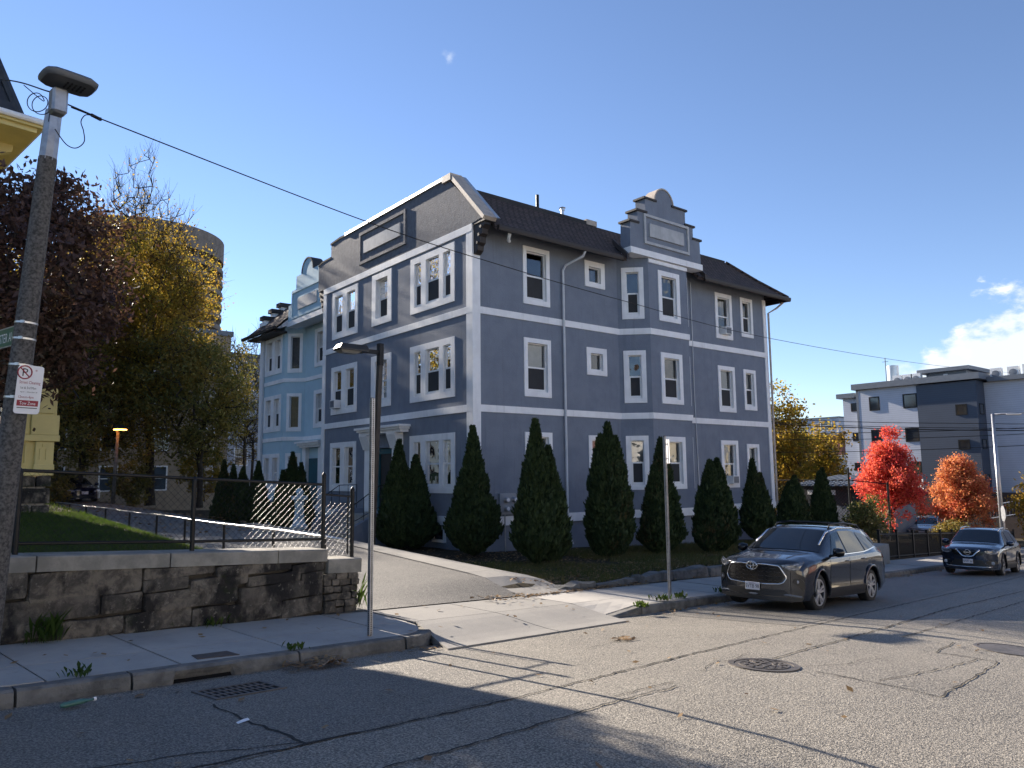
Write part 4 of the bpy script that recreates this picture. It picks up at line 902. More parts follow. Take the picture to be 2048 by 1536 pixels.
for k in range(n+1):
    a = math.pi*k/n
    for r in (0, .06):
        for xv in (gx-.04, gx+.54): b.v.append((xv, GY+(.62+r)*math.cos(a), 9.82+(.62+r)*math.sin(a)))
for k in range(n): a = k*4; b.f += [(a, a+4, a+6, a+2), (a+1, a+3, a+7, a+5), (a+2, a+6, a+7, a+3), (a, a+1, a+5, a+4)]
b.m = [0]*len(b.f); b.build('gable_cap', M['roof_dark'], bh)
b = MB()
for y0, y1, z0, z1, q in ((14.3, 16.6, 1.42, 1.52, .35), (14.2, 16.72, 1.52, 1.62, .44), (14.1, 16.84, 1.62, 1.72, .52)): fb(b, F3, y0, y1, z0, z1, -.02, q)
b.build('portico_cornice', M['trim'], bh)
for y in (14.4, 16.2):
    b = MB(); fb(b, F3, y, y+.4, -1.3, 1.42, -.02, .2); b.build('portico_post', M['trim'], bh)
b = MB(); fb(b, F3, 14.82, 16.18, -1.3, .9, .01, .03); b.build('door', M['teal'], bh)
b = MB()                                         # stair end with scrolled newel, seen between the shrubs
b.box((-.9, 15.9, -2.3), (1.8, 16.2, -1.05)); b.build('stair_wall', M['blue'], bh)
b = MB(); b.lathe([(.34, 0), (.36, .12), (.26, .2), (.2, .5), (.17, .9), (.21, 1.15), (.33, 1.2), (.33, 1.34), (.1, 1.36), (.17, 1.5), (.05, 1.66)], (-.75, 11.1, -2.1), 14); b.build('newel_post', M['blue'], bh, smooth=50)
# ---------------------------------------------------------------- the yellow house
yh = thing('yellow_house', 'pale yellow Victorian house with dark mansard roof and bracketed eaves behind the chain link fence', 'house', W(2, 20, -.6))
def YF(t): return lambda u, z, q=0.0: W(u, t-q, z)            # street face at depth t
def YS(s): return lambda u, z, q=0.0: W(s+q, u, z)            # drive-side face at s
bx0, bx1, bt, ZB = 1.9, 5.42, 18.75, .22
b = MB(); hy = []
f0 = YF(bt)
wn = MB()
opn = (3.65, 4.72, 1.08, 3.05)
w_ = surround(f0, yh, 3.43, 4.95, 1.0, 3.25, [opn], .05, 'yellow'); sash_unit(f0, w_, *opn, mid=.5, low='dark', up='blind', inset=.06)
wall_holes(b, f0, bx0, bx1, ZB, 3.9, [opn]); s1 = YS(bx1)
wall_holes(b, s1, bt, bt+2.2, ZB, 3.9, []); b.build('bay_wall', M['yellow'], yh, fix=False)
b = MB(); b.box((2.2, bt+.5, -1), (bx1-.3, bt+2.2, 3.7), lambda x, y, z: W(x, y, z)); b.build('interior', M['void'], yh)
for (u0, u1, z0, z1, q, nm) in ((5.0, 5.45, .95, 3.9, .07, 'corner_pilaster'), (5.06, 5.38, 1.45, 3.75, .10, 'pilaster_panel'), (4.96, 5.50, .98, 1.42, .11, 'pilaster_base'), (bx0, 5.52, .84, .98, .13, 'sill_band'), (5.07, 5.43, .28, .84, .08, 'corner_pilaster'), (5.05, 5.45, .22, .34, .10, 'pilaster_base'), (bx0, 5.46, .10, .22, .06, 'water_table')):
    b = MB(); fb(b, f0, u0, u1, z0, z1, -.02, q); b.build(nm, M['yellow'], yh, bevel=.01)
for u0, u1, z0, z1 in ((5.15, 5.21, .44, .68), (5.27, 5.33, .44, .68), (5.2, 5.28, .72, .79)):
    b = MB(); fb(b, f0, u0, u1, z0, z1, .08, .10); b.build('pilaster_flute', M['yellow'], yh)
b = MB(); frame_boxes(b, f0, 3.6, 4.92, .33, .79, .035, 0, .045); frame_boxes(b, f0, 3.72, 4.8, .40, .72, .02, 0, .03); b.build('panel_moulding', M['yellow'], yh)
b = MB(); c = Vector(f0(4.2, .56, .0)); pts = [f0(4.2+.16*math.cos(k*math.pi/9), .56+.16*math.sin(k*math.pi/9), .025) for k in range(19)]; b.tube(pts, .022, 6); b.build('panel_ring', M['yellow'], yh, smooth=True)
b = MB(); b.box((bx0, bt-.55, 3.9), (bx1+.45, bt+2.3, 4.12), lambda x, y, z: W(x, y, z)); b.box((bx0, bt-.65, 4.12), (bx1+.55, bt+2.3, 4.24), lambda x, y, z: W(x, y, z)); b.build('bay_cornice', M['yellow'], yh)
k = 400
for r, (h0, h1) in enumerate(((-.9, -.52), (-.52, -.16), (-.16, .10))):   # foundation stones
    u = bx0 + .3*(r % 2)
    while u < bx1-.05:
        L = random.uniform(.7, 1.1); e = min(u+L, bx1+.02); 
        if e-u > .15: block('foundation_stone', W((u+e)/2, bt+.12, (h0+h1)/2), (e-u-.03, .34, h1-h0-.03), A0, M['stone'], yh, .02, 4, k); k += 1
        u = e
b = MB(); b.box((bx0, bt+.05, -1.2), (bx1-.08, bt+2.2, .10), lambda x, y, z: W(x, y, z)); b.build('foundation', pm('pale_mortar', (.38, .36, .33), (.3, .28, .26), .9), yh)
mt0, ms1, ez = 19.55, 3.95, 7.75
m0, m1 = YF(mt0), YS(ms1); hh = []
for u0 in (-.6, 1.6):
    o = (u0, u0+.95, 4.7, 6.6); ww = surround(m0, yh, u0-.2, u0+1.15, 4.5, 6.85, [o], .05, 'yellow'); sash_unit(m0, ww, *o, low='dark', up='blind', inset=.06); hh.append(o)
o = (.2, 1.2, 1.08, 3.05); ww = surround(m0, yh, 0, 1.4, .9, 3.25, [o], .05, 'yellow'); sash_unit(m0, ww, *o, low='dark', up='blind', inset=.06); hh.append(o)
b = MB(); wall_holes(b, m0, -10, ms1, .2, ez, hh); wall_holes(b, m1, mt0, 31, .2, ez, []); b.build('wall', M['yellow'], yh, fix=False)
b = MB(); b.box((-9.8, mt0+.6, -1), (ms1-.2, 30, 7.5), lambda x, y, z: W(x, y, z)); b.build('interior', M['void'], yh)
b = MB(); b.box((-10, mt0+.08, -1.2), (ms1-.06, 31, .2), lambda x, y, z: W(x, y, z)); b.build('foundation', M['stone'], yh)
for z in rng(.3, 7.3, .24):                      # rusticated block courses at the corner
    b = MB(); fb(b, m0, ms1-.62, ms1+.035, z, z+.215, -.01, .035); b.build('corner_block', M['yellow'], yh, bevel=.012)
b = MB(); fb(b, m0, -10, ms1+.04, 7.25, 7.75, -.02, .05); b.build('frieze', M['yellow'], yh)
b = MB(); X_ = lambda x, y, z: W(x, y, z)
b.box((-10.6, mt0-.75, 7.78), (ms1+.78, 31.5, 7.88), X_); b.box((-10.6, mt0-.85, 7.88), (ms1+.88, 31.5, 8.0), X_); b.build('eave', M['yellow'], yh)
b = MB(); b.tube([W(-10.6, mt0-.9, 8.0), W(ms1+.93, mt0-.9, 8.0), W(ms1+.93, 31, 8.0)], .07, 8); b.build('gutter', M['white_paint'], yh)
for u in (-4.5, -2.4, -.3, 1.8, 3.6):
    b = MB(); b.prism([(0, 7.25), (.12, 7.2), (.2, 7.45), (.58, 7.62), (.6, 7.78), (0, 7.78)], u, u+.22, lambda q, v, d: W(d, mt0-q, v)); b.build('eave_bracket', M['yellow'], yh)
for u in (19.9, 22, 24.1):
    b = MB(); b.prism([(0, 7.25), (.12, 7.2), (.2, 7.45), (.58, 7.62), (.6, 7.78), (0, 7.78)], u, u+.22, lambda q, v, d: W(ms1+q, d, v)); b.build('eave_bracket', M['yellow'], yh)
b = MB(); P = [(-10.4, mt0-.55), (ms1+.55, mt0-.55), (ms1+.55, 31.4), (-10.4, 31.4)]; Q = [(-9.3, mt0+.65), (ms1-.62, mt0+.65), (ms1-.62, 30.2), (-9.3, 30.2)]
b.v = [W(*p, 8.0) for p in P]+[W(*q, 11.6) for q in Q]; b.f = [(i, (i+1) % 4, 4+(i+1) % 4, 4+i) for i in range(4)]+[(4, 5, 6, 7)]; b.m = [0]*5; b.build('mansard_roof', M['slate'], yh)
b = MB(); b.tube([W(*P[1], 8.0), W(*Q[1], 11.6)], .10, 6); b.build('roof_hip', M['slate'], yh)
b = MB(); b.box((-9.7, mt0+.3, 11.6), (ms1-.25, 30.6, 11.85), X_); b.build('roof_cornice', M['yellow'], yh)
for r in range(9):                               # scalloped slate rows by the hip
    for c in range(4):
        z = 8.25+r*.36; f_ = (z-8)/3.6; s_ = ms1+.5-1.17*f_-.25-c*.42-(r % 2)*.2; t_ = mt0-.57+1.2*f_
        b = MB(); pts = [(.2*math.cos(a), .2*math.sin(a)) for a in [math.pi+math.pi*q/6 for q in range(7)]]+[(.2, .2), (-.2, .2)]
        b.prism(pts, 0, .03, lambda u, v, d: W(s_+u, t_-d+v*.32, z+v)); b.build('slate', M['slate'], yh)
dm = MB(); dm.box((2.15, mt0-.35, 8.6), (3.0, mt0+.7, 10.5), X_); dm = dm.build('dormer', M['yellow'], yh)
b = MB(); b.box((2.0, mt0-.55, 10.5), (3.2, mt0+.7, 10.75), X_); b.build('dormer_cornice', M['yellow'], dm)
gn = thing('gas_meter', 'round grey gas meter on the stone foundation of the yellow house', 'gas meter', W(3.75, 18.5, -.3))
b = MB(); b.lathe([(.2, 0), (.2, -.14), (.14, -.17)], W(3.75, 18.72, -.1), 16, 'y'); b.build('meter_body', M['galv'], gn, smooth=40)
# ---------------------------------------------------------------- round concrete tower, far off
tw = thing('round_tower', 'tall round concrete apartment tower with rings of balconies beyond the yellow trees', 'tower', (30, 176, -10))
TC = (30.2, 175.9); TR = 17.2
def ringwall(b, r0, r1, z0, z1, n=64):
    for i in range(n):
        a, c = 2*math.pi*i/n, 2*math.pi*(i+1)/n
        p = lambda r, t, z: (TC[0]+r*math.cos(t), TC[1]+r*math.sin(t), z)
        b.add([p(r1, a, z0), p(r1, c, z0), p(r1, c, z1), p(r1, a, z1), p(r0, a, z0), p(r0, c, z0), p(r0, c, z1), p(r0, a, z1)], [(0, 1, 2, 3), (3, 2, 6, 7), (4, 5, 1, 0), (5, 4, 7, 6)])
b = MB(); b.lathe([(TR-2.2, -10), (TR-2.2, 56)], (*TC, 0), 64); b.build('core', M['tower'], tw, smooth=40)
b = MB(); ringwall(b, TR-2.3, TR, 53.2, 58.3); b.lathe([(TR-.5, 58.0), (1, 58.0)], (*TC, 0), 48); b.build('parapet', M['tower'], tw, fix=False)
for k in range(20):
    z = 50.4-2.85*k; b = MB(); ringwall(b, TR-2.3, TR-.05, z-.25, z+.06); ringwall(b, TR-.28, TR-.02, z+.06, z+.95); b.build('balcony', M['tower'], tw, fix=False)
for k in range(28):
    a = 2*math.pi*k/28; ca, sa = math.cos(a), math.sin(a); b = MB(); b.prism([(TR-2.3, -.12), (TR-.3, -.12), (TR-.3, .12), (TR-2.3, .12)], -8, 53.3, lambda u, v, d: (TC[0]+u*ca-v*sa, TC[1]+u*sa+v*ca, d)); b.build('fin_wall', M['tower'], tw)
# ---------------------------------------------------------------- tan apartment block behind the drive
def plain_block(nm, label, x0, x1, y0, y1, z0, z1, mat, cols, rows, faces, ww=1.1, wh=1.5, parapet=.4, fz0=1.2, dz=3.0, cat='building', winmat='far_glass', trim='trim'):
    r = thing(nm, label, cat, ((x0+x1)/2, (y0+y1)/2, z0)); b = MB(); b.box((x0, y0, z0), (x1, y1, z1)); b.build('wall', M[mat], r)
    b = MB(); b.box((x0-.15, y0-.15, z1), (x1+.15, y1+.15, z1+parapet)); b.build('roof_edge', M['roof_trim'], r)
    for f in faces:
        fr, L = {'-y': (frame((x0, y0, 0), (1, 0, 0), (0, -1, 0)), x1-x0), '-x': (frame((x0, y0, 0), (0, 1, 0), (-1, 0, 0)), y1-y0), '+y': (frame((x0, y1, 0), (1, 0, 0), (0, 1, 0)), x1-x0)}[f]
        nc = max(1, round(cols*L/(x1-x0))) if f == '-x' else cols
        for i in range(nc):
            for j in range(rows):
                u = L*(i+.5)/nc; z = z0+fz0+dz*j; fm = MB(); frame_boxes(fm, fr, u-ww/2-.1, u+ww/2+.1, z-.1, z+wh+.1, .1, .0, .06); fb(fm, fr, u-ww/2, u+ww/2, z+wh/2-.03, z+wh/2+.03, .0, .05)
                fm = fm.build('window', M[trim], r); g = MB(); g.quad(fr(u-ww/2, z, .02), fr(u+ww/2, z, .02), fr(u+ww/2, z+wh, .02), fr(u-ww/2, z+wh, .02)); g.build('pane', M[winmat], fm, fix=False)
    return r
tb = plain_block('tan_apartment_block', 'tan brick apartment block with dark windows half hidden behind the yellow trees', -24, 7.0, 43.5, 58, -3, 11.6, 'tan_wall', 9, 4, ['-y'], wh=1.7, fz0=2.2)
fr = frame((-24, 43.5, 0), (1, 0, 0), (0, -1, 0))
for u in (7.5, 13.5): 
    for z in (2.4, 5.4):
        b = MB(); fb(b, fr, u-1.2, u+1.2, z-.12, z, 0, .9)
        for k in range(13): fb(b, fr, u-1.2+.2*k-.015, u-1.2+.2*k+.015, z, z+.95, .85, .88)
        fb(b, fr, u-1.2, u+1.2, z+.95, z+1.0, .84, .89); b.build('balcony', M['black'], tb)
plain_block('grey_rear_building', 'light grey rear building beside the pale blue house behind thin bare trees', 9.2, 24, 52, 62, -3, 11.3, 'siding_grey', 4, 3, ['-x', '-y'])
# ---------------------------------------------------------------- modern apartment building on the right
mb = thing('modern_apartment_building', 'modern flat roofed apartment building in white and slate blue siding behind the red maples', 'building', (62, 12, -6))
def panel(x, y0, y1, z0, z1, mat, nm='wall', xb=75):
    b = MB(); b.box((x, y0, z0), (xb, y1, z1)); b.build(nm, M[mat], mb)
panel(62.0, 12.78, 18.6, -.8, 8.2, 'siding_white'); panel(61.9, 7.6, 12.77, -2.04, 8.1, 'siding_navy'); panel(62.6, 18.61, 20.45, -.7, 7.5, 'siding_white'); panel(63.8, -12, 7.59, -2.05, 8.0, 'siding_white')
b = MB(); b.box((61.98, 18.50, -.8), (62.2, 18.72, 8.2)); b.build('corner_trim', M['roof_trim'], mb)
b = MB(); b.box((62.3, -11, -8), (75, 20.3, -2.06)); b.build('base_wall', M['brick_dark'], mb)
for (x0, y0, y1, z0, z1) in ((61.5, 7.15, 18.95, 8.2, 8.78), (62.1, 18.96, 20.9, 7.5, 7.98), (63.3, -12, 7.14, 8.0, 8.42)):
    b = MB(); b.box((x0, y0, z0), (75, y1, z1)); b.build('roof_fascia', M['roof_trim'], mb)
b = MB(); b.box((65, 9.4, 8.78), (70, 13.0, 9.5)); b.build('stair_head', M['roof_trim'], mb)
b = MB(); b.box((64.3, 8.9, 9.5), (70.5, 13.6, 9.85)); b.build('stair_roof', M['roof_trim'], mb)
b = MB(); b.box((64.9, 11.0, 9.1), (64.98, 11.4, 9.3)); b.build('wall_light', M['white_paint'], mb)
b = MB(); b.lathe([(.55, 0), (.55, 1.9), (.3, 1.95)], (65, 16.2, 8.78), 16); b.build('roof_flue', M['alu'], mb, smooth=40)
b = MB(); b.tube([(65, 16.9, 8.7), (65, 16.9, 11.6)], .04, 5); b.tube([(65, 16.6, 11.2), (65, 17.2, 11.2)], .025, 4); b.build('antenna', M['black'], mb)
mf = lambda x: frame((x, 0, 0), (0, 1, 0), (-1, 0, 0))
def mwin(x, y0, y1, z0, z1, split=False):
    fr = mf(x); fm = MB(); frame_boxes(fm, fr, y0, y1, z0, z1, .1, 0, .07)
    if split: fb(fm, fr, (y0+y1)/2-.04, (y0+y1)/2+.04, z0, z1, 0, .06)
    fm = fm.build('window', M['black'], mb); g = MB(); g.quad(fr(y0+.08, z0+.08, .02), fr(y1-.08, z0+.08, .02), fr(y1-.08, z1-.08, .02), fr(y0+.08, z1-.08, .02)); g.build('pane', M['far_glass'], fm, fix=False)
for z0, z1 in ((6.0, 7.38), (2.75, 4.1), (-.4, .85)): mwin(62, 16.38, 17.4, z0, z1); mwin(62, 12.80, 14.1, z0, z1)
for z0, z1 in ((6.1, 6.95), (3.05, 3.9), (.02, .85)): mwin(62.6, 18.75, 19.6, z0, z1)
for z0, z1 in ((5.0, 6.0), (1.85, 2.75), (-1.3, -.4)):
    mwin(61.9, 8.45, 9.42, z0, z1, False)
    fr = frame((61.9, 7.6, 0), (1, 0, 0), (0, -1, 0)); fm = MB(); frame_boxes(fm, fr, .45, 1.45, z0, z1, .08, 0, .05); fm = fm.build('window', M['black'], mb); g = MB(); g.quad(fr(.5, z0+.05, .02), fr(1.4, z0+.05, .02), fr(1.4, z1-.05, .02), fr(.5, z1-.05, .02)); g.build('pane', M['far_glass'], fm, fix=False)
for k, (y, z) in enumerate([(14.4, 8.78), (13.6, 8.78), (6.6, 8.5), (5.2, 8.5), (4.0, 8.6), (15.4, 8.78)]):
    t = thing('rooftop_condenser', ['white heat pump beside the tall roof flue of the modern building', 'white heat pump between roof flue and stair head', 'white heat pump next to the lower roof step of the modern building', 'white heat pump, middle one over the pale siding roof', 'white heat pump nearest the street over the pale siding roof', 'white heat pump closest behind the roof flue'][k], 'heat pump', (64, y, z), 'rooftop heat pumps')
    b = MB(); b.box((64, y-.45, z-.4), (64.5, y+.45, z+.75)); b.build('casing', M['white_paint'], t)
    b = MB(); b.lathe([(.33, 0), (.33, -.03), (.1, -.04)], (64.0, y, z+.2), 14, 'x'); b.build('fan_grille', M['roof_trim'], t)
plain_block('low_slate_building', 'low slate blue building tucked beside the modern apartment building', 66, 74, 23.3, 27.5, -6, 1.6, 'siding_navy', 1, 1, [], parapet=.15)
plain_block('brick_condo_building', 'distant red brick building with a white top storey behind the amber trees', 107, 125, 44, 62, -8, 6.0, 'brick_red', 4, 4, ['-x', '-y'], ww=1.8, dz=3.1)
plain_block('white_top_storey', 'distant white rooftop storey above the red brick building', 107.4, 125, 44.4, 62, 6.41, 8.9, 'siding_white', 4, 1, ['-x'], ww=1.8, fz0=.5, parapet=.2)
# ---------------------------------------------------------------- shed with striped roof behind the fence
sh_ = thing('equipment_shed', 'low dark shed with ribbed metal roof behind the chain link fence and the arborvitae', 'shed', (35, 8, -3.5))
b = MB(); b.box((33.2, 3.6, -2.2), (38, 8.6, -.95)); b.build('wall', M['roof_dark'], sh_)
b = MB(); b.box((33.0, 3.4, -4), (38, 8.8, -2.2)); b.build('base_wall', M['roof_trim'], sh_)
b = MB(); b.v = [(32.6, 3.2, -.92), (32.6, 9, -.92), (39, 9, -.35), (39, 3.2, -.35)]; b.f = [(0, 1, 2, 3)]; b.m = [0]; b.build('roof', M['coping_metal'], sh_, fix=False)
for k in range(12):
    y = 3.3+k*.5; b = MB(); b.prism([(32.6, -.91), (39, -.34), (39, -.25), (32.6, -.82)], y, y+.16, lambda u, v, d: (u, d, v)); b.build('roof_rib', M['roof_trim'], sh_)
b = MB()
for k in range(3): b.box((33.12, 6.2+k*.7, -1.5), (33.19, 6.7+k*.7, -1.2))
b.build('window', M['white_paint'], sh_)
plain_block('clapboard_house', 'unseen cream clapboard house added behind the yellow house to hide bright sky', -36, -22, 36, 48, -3, 7.5, 'clap_cream', 4, 3, ['-y'], fz0=1.8)  # out of view; added to keep bright sky out of a window reflection
# ---------------------------------------------------------------- houses across the street, seen only in reflections
for k, (s0, mat) in enumerate([(-16, 'clap_white'), (0.5, 'clap_cream'), (19, 'clap_white'), (34, 'brick_red'), (50, 'clap_cream')]):
    lab = ['white clapboard house across the street from the yellow house', 'cream clapboard house across the street behind the photographer', 'white clapboard house across the street from the grey house', 'red brick house across the street beside two clapboard houses', 'cream clapboard house across the street furthest downhill'][k]
    r = thing('clapboard_house' if mat != 'brick_red' else 'brick_house', lab, 'house', W(s0+6, -20, grade(s0)-1.6)); z0 = grade(s0)-2.2; z1 = z0+8.5
    b = MB(); b.box((s0, -26, z0), (s0+11.5, -15.5, z1), X_); b.build('wall', M[mat], r)
    b = MB(); b.prism([(-.4, z1), (5.75, z1+3.6), (11.9, z1)], -26.3, -15.1, lambda u, v, d: W(s0+u, d, v)); b.build('roof', M['shingle'], r)
    fr = lambda u, z, q=0.0: W(s0+u, -15.5+q, z)
    for i in range(3):
        for j in range(2):
            u, z = 2+3.7*i, z0+1.6+3.3*j; fm = MB(); frame_boxes(fm, fr, u-.7, u+.7, z-.12, z+1.8, .14, 0, .08); fm = fm.build('window', M['white_paint'], r); g = MB(); g.quad(fr(u-.56, z, .02), fr(u+.56, z, .02), fr(u+.56, z+1.66, .02), fr(u-.56, z+1.66, .02)); g.build('pane', M['far_glass'], fm, fix=False)
# ---------------------------------------------------------------- vegetation
def leaf_quads(C, size, up=None, flat=.0, elong=1.5, rng_=None):
    """one folded-free diamond per leaf, random orientation; C is (N, 3)"""
    g = rng_ or RNG; n = len(C); a = g.normal(size=(n, 3)); 
    if up is not None: a = a*(1-flat) + np.asarray(up)*flat*2
    a /= np.linalg.norm(a, axis=1, keepdims=True); r = g.normal(size=(n, 3)); b = np.cross(a, r); b /= np.linalg.norm(b, axis=1, keepdims=True); c = np.cross(a, b)
    s = (size*g.uniform(.65, 1.3, size=n))[:, None]
    V = np.stack([C-b*s*elong*.5, C+c*s*.38-b*s*.05, C+b*s*elong*.5, C-c*s*.38-b*s*.05], 1).reshape(-1, 3)
    return V, np.arange(n*4).reshape(n, 4)
def tree(name, label, cat, root_, tips, crown, leafmat_, leaf, per, spread, bark='bark', trunk_r=.16, fork=.35, group=None, gen=None, keep=None, elong=1.5, twig=.006, twigs=0, tlen=.9):
    """trunk and limbs grown greedily to tip points, leaves in clusters round the tips"""
    g = gen or np.random.default_rng(abs(hash(name+label)) % 9999 if False else sum(map(ord, label)))
    t = thing(name, label, cat, root_, group); root = np.array(root_, float)
    T = tips(g); zc = T[:, 2].min(); zt = T[:, 2].max(); top = np.array([T[:, 0].mean(), T[:, 1].mean(), zt])
    nodes = [root]; par = [-1]; hh = max(zc+(zt-zc)*fork, root[2]+.6)
    k = 10
    for i in range(1, k+1):
        f = i/k; q = root + (top-root)*np.array([f**1.6*.7, f**1.6*.7, (hh-root[2])/(zt-root[2])*f]); q[:2] += g.normal(size=2)*.03*trunk_r*10*f; nodes.append(q); par.append(len(nodes)-2)
    order = np.argsort(np.linalg.norm(T-nodes[-1], axis=1))
    NP = np.zeros((len(T)*14+50, 3)); NP[:len(nodes)] = nodes; nn = len(nodes)
    step = max(.25, (zt-zc)/16)
    for o in order:
        p = T[o]; d = NP[:nn]-p; dist = np.sqrt((d**2).sum(1)) + np.maximum(0, NP[:nn, 2]-p[2]+.15)*1.6; dist[:6] += 3
        j = int(dist.argmin()); q0 = NP[j]; L = np.linalg.norm(p-q0); m = max(1, min(12, int(L/step))); prev = j
        for i in range(1, m+1):
            f = i/m; q = q0+(p-q0)*f; q[2] += .10*L*math.sin(math.pi*f)*.5; q += g.normal(size=3)*step*.06*(i < m)
            NP[nn] = q; par.append(prev); prev = nn; nn += 1
    cnt = np.zeros(nn); par = np.array(par)
    ch = np.bincount(par[par >= 0], minlength=nn)
    cnt[ch == 0] = 1
    for i in range(nn-1, 0, -1): cnt[par[i]] += cnt[i]
    rr = twig+.5*trunk_r*(cnt/cnt[0])**.52*1.6; rr[0] *= 1.35
    vs_, fs = [], []
    for i in range(1, nn):
        a, b_ = NP[par[i]], NP[i]; d = b_-a; L = np.linalg.norm(d)
        if L < 1e-5: continue
        n = 7 if rr[i] > .04 else (5 if rr[i] > .015 else 3); d /= L; x = np.cross(d, (0.31, .95, .05)); x /= np.linalg.norm(x)+1e-9; y = np.cross(d, x); o = len(vs_)
        r0 = min(rr[par[i]], rr[i]*1.5)
        for q, r in ((a, r0), (b_+d*r0*.2, rr[i])):
            for k in range(n): th = 2*math.pi*k/n; vs_.append(q+(x*math.cos(th)+y*math.sin(th))*r)
        fs += [(o+k, o+(k+1) % n, o+n+(k+1) % n, o+n+k) for k in range(n)]
    cen = T.mean(0)
    for p in T if twigs else []:
        for _ in range(twigs):
            d = (p-cen)/np.linalg.norm(p-cen)*.7+np.array([0, 0, .75])+g.normal(size=3)*.45; d /= np.linalg.norm(d); L = tlen*g.uniform(.5, 1.3); x = np.cross(d, (.31, .95, .05)); x /= np.linalg.norm(x); y = np.cross(d, x); o = len(vs_)
            for q, r in ((p, .011), (p+d*L*.5+g.normal(size=3)*.05, .008), (p+d*L, .004)):
                for k in range(3): th = 2*math.pi*k/3; vs_.append(q+(x*math.cos(th)+y*math.sin(th))*r)
            fs += [(o+3*j+k, o+3*j+(k+1) % 3, o+3*j+3+(k+1) % 3, o+3*j+3+k) for j in (0, 1) for k in range(3)]
    me = bpy.data.meshes.new('trunk'); me.from_pydata([tuple(v) for v in vs_], [], fs); me.materials.append(M[bark]); me.polygons.foreach_set('use_smooth', [True]*len(fs))
    put(bpy.data.objects.new('trunk', me), t)
    if per:
        Cn = np.repeat(T, per, 0) + g.normal(size=(len(T)*per, 3))*np.array([spread, spread, spread*.75])
        dens = np.array([noise.noise((p[0]*.9+5, p[1]*.9, p[2]*.9)) for p in T]); keepm = np.repeat(dens > (-.42), per)
        Cn = Cn[keepm]
        if keep is not None: Cn = Cn[keep(Cn, g)]
        V, Fc = leaf_quads(Cn, leaf, elong=elong, rng_=g, up=(0, 0, 1), flat=.2); npmesh(crown, V, Fc, M[leafmat_], t)
    return t
def ellipsoid(c, r, n, shell=.35, cone=0, lump=.35):
    def f(g):
        out = []
        while len(out) < n:
            d = g.normal(size=3); d /= np.linalg.norm(d); q = g.uniform(shell, 1)**.6
            q *= .92+lump*.7*noise.noise((d[0]*1.9+c[0], d[1]*1.9+c[1], d[2]*1.9+c[2]))
            p = d*q; k = 1-cone*(p[2]*.5+.5); out.append((c[0]+p[0]*r[0]*k, c[1]+p[1]*r[1]*k, c[2]+p[2]*r[2]))
        return np.array(out)
    return f
tree('purple_leaf_tree', 'dark purple leaved tree in the front yard of the yellow house', 'tree', (-12.15, -2.7, z_lawn(-12.15, -2.7)), ellipsoid((-11.95, -2.55, 3.75), (1.78, 1.8, 2.4), 270, lump=.65), 'crown', 'l_purple', .072, 85, .21, trunk_r=.13, fork=.2, elong=1.9)
tree('golden_tree', 'tall golden autumn tree with bare top twigs in front of the round tower', 'tree', (-1.6, 31.2, -1.6), ellipsoid((-2.9, 30.9, 10.6), (5.2, 5.0, 8.8), 1350, lump=.6, cone=.28, shell=.2), 'crown', 'l_yellow', .115, 85, .36, trunk_r=.3, fork=.3, twig=.011, twigs=4, tlen=1.1, keep=lambda P, g: g.uniform(size=len(P)) > np.clip((P[:, 2]-10.5)/6.0, .12, .95), group='golden trees behind the driveway')
tree('golden_tree', 'golden brown tree behind the purple tree, close to the yellow house', 'tree', (-6.2, 36, -1.4), ellipsoid((-6, 35.5, 9.2), (5, 5, 7), 460, lump=.6), 'crown', 'l_yellow', .15, 80, .40, trunk_r=.28, fork=.3, keep=lambda P, g: g.uniform(size=len(P)) > np.clip((P[:, 2]-10)/6, 0, .85), group='golden trees behind the driveway')
tree('golden_tree', 'tall golden tree leaning from behind the yellow house roof towards the tower', 'tree', (-12, 40, -1.4), ellipsoid((-11.5, 39.5, 9.5), (5, 5, 7.5), 380, lump=.6), 'crown', 'l_yellow', .16, 70, .42, trunk_r=.28, fork=.3, group='golden trees behind the driveway')
tree('olive_tree', 'olive green tree beside the pale blue house, lower than the golden trees', 'tree', (.2, 27.5, -1.7), ellipsoid((-.3, 27, 5.0), (3.3, 3.2, 4.2), 330, lump=.8), 'crown', 'l_olive', .13, 60, .40, trunk_r=.2, fork=.25)
tree('olive_tree', 'dense olive tree over the parked blue sedan at the end of the driveway', 'tree', (-5.6, 30.5, -1.5), ellipsoid((-5.2, 30.4, 4.6), (3.3, 3.0, 4.4), 300, lump=.8), 'crown', 'l_olive', .13, 60, .40, trunk_r=.22, fork=.25)
tree('bare_tree', 'thin nearly bare tree against the sky beside the pale blue house', 'tree', (4.2, 31.5, -1.8), ellipsoid((4.0, 31.2, 5.2), (1.9, 1.9, 5.0), 240, shell=.15), 'crown', 'l_yellow', .09, 14, .3, trunk_r=.11, fork=.2, twig=.010, twigs=4, tlen=.9, keep=lambda P, g: g.uniform(size=len(P)) > np.clip((P[:, 2]-1.5)/4.5, .1, .97), group='thin bare trees by the rear building')
tree('bare_tree', 'thin bare tree in front of the light grey rear building', 'tree', (6.3, 36, -1.8), ellipsoid((6.4, 36, 5.6), (2.0, 2.0, 5.2), 240, shell=.15), 'crown', 'l_yellow', .10, 12, .3, trunk_r=.11, fork=.2, twig=.010, twigs=4, tlen=.9, keep=lambda P, g: g.uniform(size=len(P)) > np.clip((P[:, 2]-1.5)/4.5, .1, .97), group='thin bare trees by the rear building')
zm1, zm2 = z_yard(24.4, -1.2), z_yard(34.5, -.5)
